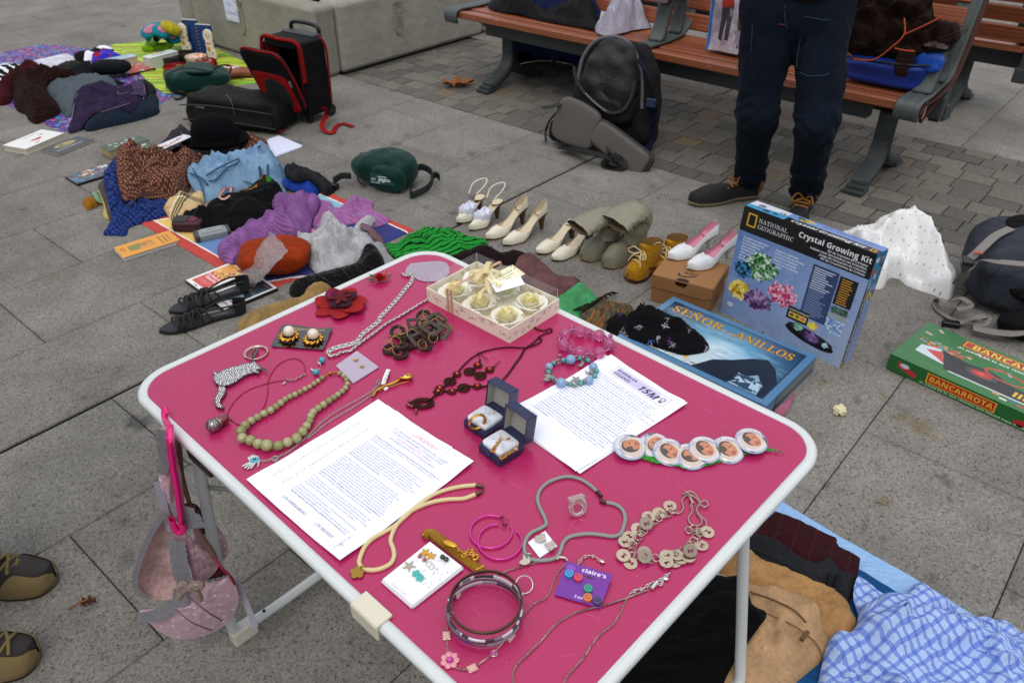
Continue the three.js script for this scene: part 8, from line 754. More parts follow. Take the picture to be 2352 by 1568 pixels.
{
const blu=tex(256,256,(g,w,h)=>{rect(g,0,0,w,h,'#8fb4dc');for(let i=0;i<500;i++){g.globalAlpha=.35;rect(g,R()*w,R()*h,rr(4,26),rr(1,3),['#5f93cc','#c6dcf0','#7aa6d8'][i % 3]);}g.globalAlpha=1;},4,4);
drape('blue_blanket','light blue mottled blanket spread on the paving under the trousers','blanket',fabric('#ffffff',{map:blu}),{out:zk([[880,175],[930,150],[1250,350],[1690,590],[2090,840],[2500,1060],[2500,1500],[300,1500],[250,900],[600,500]]),sharp:1,h:0,th:.006,r:.008,fold:.004,w:.2,step:.014,oh:.004});
drape('dark_blue_sheet','darker blue cloth lying on the light blue blanket','cloth',fabric('#1c5a94'),{out:zk([[1200,480],[1375,552],[1640,712],[1800,860],[1500,1500],[600,1500],[800,900]]),sharp:1,h:0,th:.005,r:.006,fold:.004,w:.2,step:.014,oh:.01});
const pin=tex(128,128,(g,w,h)=>{rect(g,0,0,w,h,'#2e0d13');g.globalAlpha=.5;rect(g,30,0,2,h,'#6a3a34');rect(g,94,0,2,h,'#6a3a34');g.globalAlpha=1;},11,11);
const D=(n,l,c,m,pts,o)=>drape(n,l,c,m,{out:zk(pts),oh:.02,th:.012,r:.02,h:.02,step:.0085,...o});
D('maroon_trousers','maroon pinstriped trousers folded at the back of the blue blanket','trousers',fabric('#ffffff',{map:pin}),[[700,360],[770,310],[890,197],[1035,255],[1150,312],[1257,362],[1252,402],[1395,476],[1372,600],[1312,792],[1270,800],[1200,640],[850,450]],{sharp:1,fold:.008,dir:.5});
const ch=D('charcoal_trousers','charcoal grey trousers with belt loops, second in the overlapping row','trousers',fabric('#26282b',{bs:.0006}),[[660,440],[770,362],[905,412],[1000,485],[1110,543],[1150,540],[1190,518],[1250,590],[1340,612],[1300,770],[1250,800],[1050,740],[850,600]],{fold:.012,dir:.5});
for(const[a,b]of[[[1208,590],[1200,670]],[[1255,600],[1240,690]]])wmesh('belt_loop',tube(onH(zK,[a,[(a[0]+ b[0])/ 2,(a[1]+ b[1])/ 2],b],.004),.006,14),fabric('#2a2c30'),ch);wmesh('seam',tube(onH(zK,[[770,440],[900,500],[1040,580],[1170,650],[1300,690]]),.0016,40),M('#141518',.9),ch);
D('tan_trousers','tan trousers with a gathered elastic waist, third in the overlapping row','trousers',fabric('#c0925e',{bs:.002}),[[560,520],[690,440],[800,515],[920,572],[1060,648],[1200,715],[1290,785],[1365,862],[1335,950],[1230,990],[1100,950],[700,760]],{h:.045,fold:.03,dir:2.1,fs:2,ft:12});
const bg=D('beige_trousers','beige trousers with a wide waistband lying over the tan ones','trousers',fabric('#c6a078',{bs:.0012}),[[500,610],[560,590],[740,690],[960,757],[1100,826],[1150,930],[1215,1022],[1165,1090],[1060,1180],[960,1270],[800,1500],[500,1500]],{h:.03,fold:.03,dir:1.4,fs:1.6,ft:6});
wmesh('seam',tube(onH(zK,[[740,770],[860,830],[1010,900],[1130,1000],[1170,1080]]),.0018,40),M('#7a5c3e',.9),bg);wmesh('belt_loop',tube(onH(zK,[[1080,925],[1060,950],[1040,975]],.002),.005,14),fabric('#b8926a'),bg);wmesh('waist_fold',tube(onH(zK,[[740,690],[870,735],[1000,800],[1070,870]],.001),.0022,30),fabric('#a98460'),bg);
D('black_trousers','black trousers with an elastic waist lying nearest under the table edge','trousers',fabric('#050506',{sheen:.05}),[[-60,1300],[150,900],[440,640],[510,612],[600,640],[680,648],[740,830],[815,886],[720,1030],[590,1225],[480,1500],[-60,1500]],{h:.03,fold:.018,dir:-.7});
const plaid=checkTex(128,'#a9bfe4',[[.0,.36,'#4a63c4',.42],[.1,.05,'#3a52b8',.35],[.26,.05,'#3a52b8',.35]],42);
const pm=fabric('#ffffff',{map:plaid,rough:.8});const ps=D('plaid_shirt','light blue and white checked shirt crumpled at the right end of the blanket','shirt',pm,[[1330,745],[1375,625],[1430,640],[1540,720],[1620,745],[1690,660],[1730,658],[1800,725],[1960,755],[2060,850],[2250,832],[2330,892],[2450,1000],[2450,1500],[1160,1500],[1155,1140],[1210,990],[1310,975],[1365,862]],{hs:1,h:.02,fold:.045,fine:.1,arc:.05,dir:-.5,fs:1.1,ft:3.2,step:.008,ridge:[{p:zk([[1420,960],[1560,860],[1720,760],[1800,740]]),r:.045,h:.035},{p:zk([[1230,1060],[1500,1020],[1800,950],[2050,900]]),r:.04,h:.03},{p:zk([[2140,900],[2170,1050],[2200,1250]]),r:.02,h:.018}]});
}
{
const dot=tex(256,256,(g,w,h)=>{rect(g,0,0,w,h,'#e6e7e6');for(let i=0;i<6;i++)for(let j=0;j<6;j++)ell(g,i*42 +(j % 2)*21 + rr(8,14),j*42 + rr(8,14),3.1,3.1,(i + j)% 3?'#5a4c3c':'#c09a50');},6.5,6.5);
drape('spotted_bag','crumpled white plastic bag with small gold and brown dots','plastic bag',M('#ffffff',.35,{map:dot,clearcoat:.3,clearcoatRoughness:.3}),{out:zs(zP,[[540,640,.12],[660,570,.17],[800,525,.19],[920,498,.19],[1050,560,.16],[1150,640,.13],[1230,662,.12],[1270,740,.1],[1300,930,.04],[1285,1040,.01],[1245,1092,.005],[1150,1052,.01],[1000,985,.02],[930,935,.02],[880,950,.01],[830,1028,0],[775,1028,0],[690,900,.04],[600,760,.06]]),hs:1,h:.17,w:.18,bump:[[...zP(680,610),.18,.09,.15]],th:.02,r:.02,fold:.035,fine:.3,pinch:.8,step:.0085,dir:.9,fs:2,ft:5,ridge:[{p:zs(zP,[[690,600,.2],[860,680,.2],[950,720,.18],[900,860,.1]]),r:.05,h:.05},{p:zs(zP,[[930,520,.22],[1100,650,.2],[1230,800,.14],[1270,1000,.05]]),r:.08,h:.05}]});
const A=G(...zP(1640,1230),0),t=thing('hiking_backpack','grey and black backpack lying on the paving at the right edge','backpack',A,-.35),gr=fabric('#3b3f49',{rough:.7}),bk=fabric('#0b0b0d',{rough:.8}),lg=M('#7d7873',.7,{bumpMap:B_WEAVE,bumpScale:.0006}),P=l=>zt2(zP,l,t);
mesh('body',puff(.62,.24,.44,.5,p=>{p.y +=.012*n3(p.x*7,p.y*7,p.z*7);if(p.y>0)p.y*=.8 + .5*clamp(.5 + p.z*-2);}).translate(.14,.12,-.2),gr,t);mesh('back_pad',puff(.42,.05,.17,.7).rotateX(.35).translate(.15,.235,-.3),bk,t);mesh('back_pad',puff(.46,.06,.2,.8).rotateX(.75).translate(.16,.16,-.03),bk,t);mesh('hip_pad',puff(.5,.09,.12,.6).translate(.18,.045,.1),bk,t);
for(const[l,w]of[[[[1300,1000,.08],[1360,930,.16],[1450,855,.22],[1560,862,.25],[1760,880,.26]],.018],[[[1370,850,.2],[1440,790,.23],[1540,700,.25],[1640,650,.25]],.016],[[[1245,1245,.01],[1330,1240,.02],[1420,1210,.05],[1490,1205,.05],[1470,1250,.03],[1400,1240,.03]],.013],[[[1230,1120,.06],[1190,1090,.04],[1165,1110,.01],[1180,1160,.006],[1250,1210,.006],[1330,1245,.006]],.011],[[[1270,1100,.06],[1330,1090,.08],[1380,1130,.07],[1300,1160,.05]],.014],[[[1400,1275,.03],[1520,1300,.03],[1640,1310,.04],[1760,1290,.06]],.02]])strapOn(P(l),w,.004,lg,'strap',t);mesh('buckle',rbox(.06,.02,.03,.006).translate(...P([[1265,1245,.012]])[0].toArray()),M('#0c0c0d',.4),t);mesh('adjuster',rbox(.05,.02,.05,.006).translate(...P([[1375,855,.2]])[0].toArray()),M('#121214',.4),t);mesh('orange_tab',rbox(.03,.004,.012,.001).translate(...P([[1435,800,.235]])[0].toArray()),M('#b5501c',.6),t);
const fl=thing('crumpled_flower','small cream crumpled fabric flower lying on the paving right of the table','fabric flower',G(1927,950,.0));mesh('petals',puff(.036,.03,.034,.9,p=>{const n=n3(p.x*90,p.y*90,p.z*90);p.multiplyScalar(1 + .3*n);}).translate(0,.015,0),M('#d9d3a8',.8),fl);
const leaf=(lab,a,b,col,lobes)=>{const f=frame(G(...a),G(...b)),t2=thing('dry_leaf',lab,'leaf',G(...a),f.turn),L=f.len,n=80,o=[];for(let i=0;i<n;i++){const q=i / n*6.2832,r=L*.5*(.55 + .35*Math.pow(Math.abs(Math.cos(q*lobes / 2)),.7)+ .06*Math.cos(q*17));o.push([L*.5 + r*Math.cos(q),r*.62*Math.sin(q)]);}const ctr=v3(L*.5,.02,0),rg=[0,.2,.4,.6,.8,1].map(k=>o.map(([x,z],i)=>v3(lerp(ctr.x,x,k),.012 + .028*k*k*Math.abs(Math.sin(i*.22 + 1))*(L / .2)- .006*Math.cos(i*.157*lobes)*k,lerp(0,z,k))));mesh('blade',loft(rg),M(col,.7,{bumpMap:B_FLEECE,bumpScale:.004}),t2);mesh('stalk',tube([ctr,v3(L*.2,.02,.01),v3(-.02,.006,.02)],.0022,16),M('#7a4a20',.8),t2);};
leaf('big curled tan plane leaf lying beside the bench leg',zO(770,580),zO(1010,575),'#a8682c',5);leaf('small brown leaf scrap on the paving near the lower left corner',zG(490,1090),zG(600,1095),'#8a4f2c',3);
}
{
const A=G(...zO(1575,960),0),B=G(...zO(2190,1090),0),f=frame(A,B),L=f.len,t=thing('trekking_backpack','dark grey trekking backpack standing in front of the bench','backpack',A,f.turn),k=fabric('#1e1d1f',{rough:.75}),k2=M('#171c1b',.5,{bumpMap:rep(B_FLEECE,8),bumpScale:.003}),gy=M('#57534f',.6,{bumpMap:B_FINE,bumpScale:.0006}),st=M('#0c0d0f',.7),e=new THREE.Group();e.name='pack';e.rotation.x=-.2;t.add(e);
const wr=(p,a=.012)=>{p.z +=a*n3(p.x*9,p.y*9,p.z*5);p.x +=a*n3(p.x*7 + 3,p.y*7,p.z);};
mesh('body',puff(L*.9,.56,.24,.48,p=>{const q=p.y / .56 + .5;p.x*=1.05 - .34*Math.pow(q,1.6);wr(p);},60,40).translate(L*.47,.29,-.1),k,e);
mesh('top_pocket',puff(L*.62,.36,.12,.75,p=>{p.x*=1 - .22*(p.y / .36 + .5);wr(p,.016);},50,34).rotateZ(-.12).translate(L*.48,.40,.03),k2,e);mesh('pocket_edge',tube([[.13,.42],[.17,.36],[.26,.31],[.42,.26],[.58,.225],[.7,.25],[.76,.32],[.77,.4]].map(([x,y])=>v3(L*x,y,.075 + .02*Math.sin(x*3))),.009,70),M('#4c4b4d',.8,{bumpMap:rep(B_RIB,6),bumpScale:.004}),e);mesh('lower_pocket',puff(L*.66,.2,.1,.7,p=>wr(p,.01)).rotateZ(-.18).translate(L*.45,.27,.035),k,e);
mesh('rim_piping',tube([[.12,.3],[.14,.46],[.26,.555],[.46,.585],[.62,.55],[.76,.42],[.82,.26]].map(([x,y])=>v3(L*x,y,.0)),.011,60),M('#5c5a5e',.7),e);mesh('brand_stitch',tube([[.3,.33],[.42,.29],[.54,.26]].map(([x,y])=>v3(L*x,y - .03,.104)),.003,20),M('#8a8886',.8),e);
mesh('hip_pad',puff(L*.48,.235,.05,.42,p=>{p.y*=1 - .3*clamp(p.x / L*2);}).rotateZ(-.2).translate(L*.26,.14,.11),gy,e);mesh('hip_pad',puff(L*.62,.135,.05,.35).rotateZ(-.42).translate(L*.76,.065,.13),gy,e);mesh('pad_edge',puff(L*.68,.155,.04,.35).rotateZ(-.42).translate(L*.76,.06,.115),M('#2d2b2c',.7),e);mesh('side_pouch',puff(.12,.12,.12,.6).translate(L*.03,.075,.03),k,e);
const S=(l,w,m=st)=>strapOn(zt2(zO,l,t),w,.005,m,'strap',t);S([[1700,660,.26],[1600,690,.25],[1530,715,.24],[1460,725,.24]],.02);S([[1560,750,.2],[1500,830,.1],[1480,900,.03],[1485,945,.006]],.006);S([[1580,990,.03],[1680,1000,.05],[1800,1030,.07],[1900,1060,.06],[1960,1110,.02]],.022);S([[1890,990,.1],[1910,1040,.06],[1880,1110,.01],[1990,1130,.01],[2000,1070,.05],[1950,1030,.07]],.024);S([[2100,400,.5],[2180,520,.42],[2205,680,.3],[2195,850,.16],[2170,1000,.05],[2120,1090,.006]],.02,fabric('#151f3e'));mesh('strap_buckle',rbox(.05,.045,.02,.005).translate(...zt2(zO,[[2190,690,.3]],t)[0].toArray()),M('#22304e',.4),t);
}
{
for(let u=3.82;u<4.24;u +=.009)for(let v=-3.8;v<-.9;v +=.009){const p=PV(u,v);hPut(p.x,p.z,.456,1);}
const o={oh:.47,hs:1,step:.012,soft:.01,r:.03,th:.02};
drape('blue_jacket','dark blue jacket lying on the left half of the bench seat','jacket',fabric('#16244a'),{...o,out:zs(zO,[[1180,40],[1300,-40],[1500,-60],[1750,-20],[1840,60],[1860,150],[1700,150],[1500,110],[1300,80]]),h:.1,fold:.05});
drape('black_bag','black shoulder bag with straps hanging over the left seat edge','bag',fabric('#0b0b0e',{rough:.6}),{...o,out:zs(zO,[[1090,20],[1130,0],[1250,40],[1440,95],[1640,120],[1830,150],[1840,190],[1700,165],[1500,130],[1300,85],[1140,55]]),h:.04,fold:.03});
drape('white_bag','white fabric carrier bag slumped beside the middle armrest','bag',fabric('#c2bfd0',{rough:.7}),{...o,out:zs(zO,[[1815,195],[1830,120,.52],[1870,20,.56],[1960,-50,.58],[2120,-70,.58],[2240,-20,.54],[2262,80,.5],[2225,165],[2080,185],[1960,215],[1880,222]]),h:.12,fold:.08,dir:.9,fs:1.2,ft:4});
const pt=tex(256,300,(g,w,h)=>{rect(g,0,0,w,h,'#a89ca8');speck(g,w,h,120,['#c9c2cc','#8a7c8a','#d6d0d8'],10,30,.4);rect(g,0,0,14,h,'#1f6ac0');poly(g,[[50,40],[110,30],[120,110],[60,120]],'#a82a1e');ell(g,82,24,16,18,'#5a3a2a');poly(g,[[60,118],[116,108],[112,250],[92,250],[88,160],[76,256],[56,250]],'#3a3438');ell(g,170,92,14,16,'#4a3226');poly(g,[[146,106],[196,104],[200,190],[150,190]],'#4a5a1e');poly(g,[[152,188],[198,188],[194,276],[160,276]],'#2a2628');});
const a=G(...zN(345,318),.458),b=G(...zN(545,352),.458),f=frame(a,b),sb=thing('shopping_bag','shopping bag printed with two hikers standing on the bench seat','bag',a,f.turn);mesh('bag_body',puff(.3,.38,.11,.3,p=>{p.z +=.012*n2(p.x*9,p.y*7);p.x +=.01*n2(p.y*8,3);}).translate(.14,.19,-.06),M('#8f8490',.5),sb);const pg=new THREE.PlaneGeometry(.27,.36,10,10),pp=pg.attributes.position;for(let i=0;i<pp.count;i++)pp.setZ(i,.012*n2(pp.getX(i)*9,pp.getY(i)*7));pg.computeVertexNormals();mesh('printed_front',pg.translate(.14,.19,-.0005),M('#ffffff',.35,{map:pt,clearcoat:.4}),sb);
const ba=G(...zN(1180,500),.458),bb=G(...zN(1690,598),.458),bf=frame(ba,bb),bl=bf.len,bt=thing('blue_bag','blue reusable shopping bag lying open on the bench, under a brown sweatshirt','bag',ba,bf.turn);mesh('bag_body',puff(bl,.12,.24,.35,p=>{if(p.y>0){p.z*=1.15;p.y +=.02*p.x / bl;}p.z +=.008*n2(p.x*8,p.y*9);}).translate(bl / 2,.062,-.12),M('#0c2f86',.5,{bumpMap:B_FLEECE,bumpScale:.002}),bt);mesh('bag_rim',tube([v3(0,.115,-.0),v3(bl*.4,.118,.012),v3(bl*.8,.125,.012),v3(bl*1.02,.13,-.02)],.005,40),M('#0a1a30',.6),bt);mesh('printed_corner',puff(.12,.1,.1,.6,p=>{p.x +=.01*n3(p.x*30,p.y*30,p.z*30);}).translate(bl*.97,.14,-.07),M('#ffffff',.4,{map:tex(128,64,(g,w,h)=>{rect(g,0,0,w,h,'#1a50b4');for(let i=0;i<3;i++)txt(g,'Rewnt',6 + i*44,24 + i*14,18,'#dfe8f0',{st:'italic bold'});ell(g,96,52,16,8,'#4a9a3a');})}),bt);
const bs=thing('brown_sweatshirt','dark brown sweatshirt with orange seams heaped on the blue bag','sweatshirt',ba.clone().lerp(bb,.4).setY(.57),bf.turn),bm=fabric('#2a1b15');const fold=p=>{const n=n3(p.x*5,p.y*5,p.z*5),m=Math.abs(n3(p.x*9 + 7,p.y*7,p.z*6));p.x +=.05*n;p.y +=.05*m;p.z +=.07*(m - .3)+ .02*n;};mesh('body',puff(.52,.44,.26,.75,fold,70,50).translate(-.04,.17,-.16),bm,bs);mesh('sleeve',puff(.34,.2,.16,.7,fold,50,34).rotateZ(.35).translate(.2,.12,-.1),bm,bs);mesh('rib_cuff',puff(.13,.12,.1,.6,p=>{p.z +=.004*Math.sin(p.x*300);}).rotateZ(.5).translate(.33,.19,-.08),fabric('#35231b',{bump:B_RIB,bs:.004}),bs);mesh('rib_cuff',puff(.1,.16,.09,.6).translate(.16,.02,-.02),fabric('#35231b',{bump:B_RIB,bs:.004}),bs);
for(const l of[[[-.12,.0,.03],[0,.02,.04],[.08,.1,.045],[.13,.18,.03],[.1,.26,.0]],[[.13,.18,.03],[.22,.24,.02],[.3,.3,-.01]],[[.1,.1,.035],[.16,.1,.045],[.21,.1,.03]]])mesh('orange_seam',tube(l.map(p=>v3(...p)),.005,30),M('#a8431c',.8),bs);bs.scale.setScalar(.78);
}
const capD=(p,a,b,ra,rb)=>{const bx=b.x - a.x,by=b.y - a.y,bz=b.z - a.z,t=clamp(((p.x - a.x)*bx +(p.y - a.y)*by +(p.z - a.z)*bz)/(bx*bx + by*by + bz*bz + 1e-9));return Math.hypot(p.x - a.x - bx*t,p.y - a.y - by*t,p.z - a.z - bz*t)- lerp(ra,rb,t);};
const field=(bones,k,disp)=>p=>{let d=1e3;for(const[a,b,ra,rb]of bones){const e=capD(p,a,b,ra,rb),h=clamp(.5 + .5*(d - e)/ k);d=lerp(d,e,h)- k*h*(1 - h);}return disp?d - disp(p):d;};
function mcGeo(F,lo,hi,cell){
const S=Math.max(hi.x - lo.x,hi.y - lo.y,hi.z - lo.z),n=Math.ceil(S / cell)+ 4,mc=new MarchingCubes(n,new THREE.MeshBasicMaterial(),false,false,400000),c=lo.clone().add(hi).multiplyScalar(.5),hf=n / 2,p=v3(0,0,0);mc.isolation=0;
for(let z=0;z<n;z++)for(let y=0;y<n;y++)for(let x=0;x<n;x++){p.set(c.x +(x - hf)*cell,c.y +(y - hf)*cell,c.z +(z - hf)*cell);mc.field[x + y*n + z*n*n]=(p.x<lo.x||p.x>hi.x||p.y<lo.y||p.y>hi.y||p.z<lo.z||p.z>hi.z)?-.1:-F(p);}
mc.update();const k=mc.count,g=new THREE.BufferGeometry(),a=new Float32Array(k*3),uv=new Float32Array(k*2);for(let i=0;i<k;i++){for(let q=0;q<3;q++)a[i*3 + q]=c.getComponent(q)+ mc.positionArray[i*3 + q]*hf*cell;uv[i*2]=a[i*3]+ a[i*3 + 2];uv[i*2 + 1]=a[i*3 + 1];}g.setAttribute('position',new THREE.BufferAttribute(a,3));let m=mergeVertices(g,1e-5);m.computeVertexNormals();const P=m.attributes.position,U=new Float32Array(P.count*2);for(let i=0;i<P.count;i++){U[i*2]=P.getX(i)+ P.getZ(i);U[i*2 + 1]=P.getY(i);}m.setAttribute('uv',new THREE.BufferAttribute(U,2));return m;
}
const marchRay=(F,px,py,t0=2.4)=>{const d=G(px,py,0).sub(v3(0,CAM,0)).normalize(),p=v3(0,0,0);for(let t=t0;t<6;t +=.004){p.copy(d).multiplyScalar(t);p.y +=CAM;if(F(p)<0)break;}return p.clone().addScaledVector(d,-.004);};
function person(label,base,J,cols,turn){
const t=thing('person',label,'person',base),w=p=>p.clone(),B=base,L=J,lo=v3(9,9,9),hi=v3(-9,-9,-9),pts=Object.values(J);pts.forEach(p=>{lo.min(p);hi.max(p);});
const mk=(name,bones,k,m,cell,disp,pad=.17,cut)=>{const a=v3(9,9,9),b=v3(-9,-9,-9);bones.forEach(([p,q])=>{a.min(p).min(q);b.max(p).max(q);});a.subScalar(pad);b.addScalar(pad);if(cut)cut(a,b);const F=field(bones,k,disp);wmesh(name,mcGeo(F,a,b,cell),m,t);return F;};
const skin=M('#a8745a',.55),up=v3(0,1,0),hc=J.h1.clone().lerp(J.h2,.5),ch=hc.clone().add(v3(0,.42,-.02)),nk=hc.clone().add(v3(0,.62,-.02)),hd=hc.clone().add(v3(0,.76,.02)),sw=J.h2.clone().sub(J.h1).setY(0).normalize().multiplyScalar(.2),s1=ch.clone().add(v3(0,.1,0)).sub(sw),s2=ch.clone().add(v3(0,.1,0)).add(sw),fw=v3(-sw.z,0,sw.x).normalize(),e1=s1.clone().addScaledVector(sw,-.5).add(v3(0,-.28,0)),e2=s2.clone().addScaledVector(sw,.5).add(v3(0,-.28,0)),w1=J.h1.clone().addScaledVector(sw,-.4).add(v3(0,.24,0)).addScaledVector(fw,.08),w2=J.h2.clone().addScaledVector(sw,.4).add(v3(0,.24,0)).addScaledVector(fw,.08);
const legs=[[J.h1,J.k1,.05,.045],[J.k1,J.a1,.045,.035],[J.h2,J.k2,.05,.045],[J.k2,J.a2,.045,.035]];
const fing=(w0)=>[0,1,2,3].map(i=>[w0.clone().add(v3(0,-.02,0)),w0.clone().add(v3(0,-.12 + .008*Math.abs(i - 1.4),0)).addScaledVector(fw,(i - 1.5)*.022),.013,.008]);
mk('body',[[hc,ch,.1,.12],[ch,nk,.1,.05],[nk,hd,.05,.07],[hd,hd.clone().add(v3(0,.1,0)),.085,.088],[hd.clone().addScaledVector(fw,.06),hd.clone().addScaledVector(fw,.1).add(v3(0,-.01,0)),.016,.014],[s1,e1,.045,.04],[e1,w1,.038,.026],[s2,e2,.045,.04],[e2,w2,.038,.026],...fing(w1),...fing(w2),...legs],.03,skin,.013,null,.14);for(const q of[-1,1])for(const[n,c,r]of[['eye','#e6e2dc',.014],['iris','#2a1a10',.009]])bead(n,hd.clone().add(v3(0,.05,0)).addScaledVector(fw,n==='eye'?.076:.083).addScaledVector(sw,q*.17),r,M(c,.2),t);
mk('hair',[[hd.clone().add(v3(0,.11,-.01)),hd.clone().add(v3(0,.07,0)).addScaledVector(fw,-.05),.09,.07]],.03,M('#1c120c',.9),.01,null,.14);
mk('jacket',[[hc.clone().add(v3(0,.12,0)),ch,.15,.16],[J.h1.clone().add(v3(0,.14,0)),s1,.12,.09],[J.h2.clone().add(v3(0,.14,0)),s2,.12,.09],[s1,e1,.075,.066],[e1,w1.clone().lerp(e1,.12),.066,.05],[s2,e2,.075,.066],[e2,w2.clone().lerp(e2,.12),.066,.05]],.06,fabric(cols.jacket),.015,p=>.008*n3(p.x*9,p.y*9,p.z*9),.18);
const R0=cols.r,ww=[[J.h1,J.k1],[J.k1,J.a1],[J.h2,J.k2],[J.k2,J.a2]];
const wr=p=>{const y=p.y,low=sm((.34 - y)/ .2),kn=Math.exp(-(((y - .5)/ .1)**2));return(low*.010 + kn*.005)*Math.sin(y*95 + 5*n3(p.x*7,y*3,p.z*7))+ .007*n3(p.x*8,p.y*5,p.z*8)+ .006*Math.abs(n3(p.x*14,p.y*9 + 3,p.z*14));};
const F=mk('jeans',[[J.h1,J.k1,R0[0],R0[1]],[J.k1,J.a1,R0[1],R0[2]],[J.h2,J.k2,R0[0],R0[1]],[J.k2,J.a2,R0[1],R0[2]],[J.h1,J.h2,R0[0]*.95,R0[0]*.95],[hc,hc.clone().add(v3(0,.12,0)),R0[0]*1.15,R0[0]*1.1]],.035,denim(cols.jeans),.0105,wr,.18,(a,b)=>{a.y=.055;});
return[t,F];
}
{
const bA=G(1785,470),J={a1:G(1716,448).setY(.07),k1:G(1742,258,.5),h1:G(1768,20,.9),a2:G(1843,478).setY(.07),k2:G(1876,285,.5),h2:G(1892,20,.9)};
const[t,F]=person('person in dark blue jeans and black sneakers with mustard laces standing before the bench',bA,J,{jacket:'#17181c',jeans:'#0d1622',r:[.112,.08,.061]});
const st=(n,f,l,r=.0016,c='#2f3d54')=>wmesh(n,tube(l.map(p=>marchRay(F,...f(...p))),r,l.length*8),M(c,.9),t);
st('pocket_seam',zN,[[965,100],[1100,125],[1245,115]]);st('pocket_seam',zN,[[965,100],[945,250],[925,420],[975,470],[1080,475],[1180,440]]);st('pocket_seam',zN,[[555,40],[645,55],[645,150],[640,260],[630,350],[600,388],[545,370]]);st('side_seam',zN,[[850,30],[850,110],[862,180]]);st('red_stitch',zN,[[808,152],[850,156]],.003,'#5a1216');
const bkl=M('#121315',.75,{bumpMap:B_FLEECE,bumpScale:.001}),tan=M('#8a5a1c',.75),sn={parent:t,H:.006,sole:.016,mat:bkl,lin:M('#1c1c1e',.9),solem:M('#8f8468',.8),W:.052,tw:.55,tp:2.4,v0:.3,vamp:.07,back:.085,open:q=>.92};
const s=shoe('sneaker','','',[1740,452],[1580,470],sn),s2=shoe('sneaker','','',[1850,482],[1815,540],sn);for(const q of[s,s2]){for(let i=0;i<5;i++)mesh('lace',tube([v3(.11 + i*.022,q.bot(.5)+ .075 - i*.006,.03),v3(.116 + i*.022,q.bot(.5)+ .084 - i*.007,0),v3(.11 + i*.022,q.bot(.5)+ .075 - i*.006,-.03)],.005,16),tan,q);mesh('lace_bow',[tube([v3(.11,.1,0),v3(.13,.13,.03),v3(.16,.1,.045),v3(.12,.1,.01)],.004,30),tube([v3(.11,.1,0),v3(.13,.125,-.03),v3(.15,.1,-.045),v3(.12,.1,-.01)],.004,30)],tan,q);mesh('heel_patch',puff(.03,.06,.09,.6).translate(.012,.07,0),tan,q);}
const b2=G(-160,1430),J2={a1:G(-95,1340).setY(.07),k1:G(-130,1350).setY(.48),h1:G(-170,1360).setY(.9),a2:G(-140,1520).setY(.07),k2:G(-150,1500).setY(.48),h2:G(-190,1490).setY(.9)};
const[p2]=person('person at the lower left edge, only sneakers with tan toe caps showing',b2,J2,{jacket:'#2a2622',jeans:'#1a3350',r:[.1,.08,.066]});
const brn=M('#1e1512',.55,{bumpMap:B_FLEECE,bumpScale:.001}),cap=M('#7d6a42',.8,{bumpMap:B_FLEECE,bumpScale:.0008}),lc=M('#6a5c34',.85),sn2={...sn,parent:p2,mat:brn,solem:M('#5f5334',.8),cap:[cap,.5],W:.05,tw:.68,tp:2.6};
for(const[h,e]of[[[-120,1352],[134,1338]],[[-170,1560],[96,1512]]]){const q=shoe('sneaker','','',h,e,sn2);for(let i=0;i<4;i++)for(const s3 of[-1,1])mesh('lace',tube([v3(.12 + i*.02,q.bot(.5)+ .073 - i*.005,s3*.03),v3(.135 + i*.02,q.bot(.5)+ .083 - i*.006,0),v3(.14 + i*.02,q.bot(.5)+ .07 - i*.006,-s3*.03)],.0042,16),lc,q);mesh('lace_bow',tube([v3(.1,.1,0),v3(.11,.125,.04),v3(.13,.09,.05),v3(.12,.1,0)],.004,24),lc,q);}
}
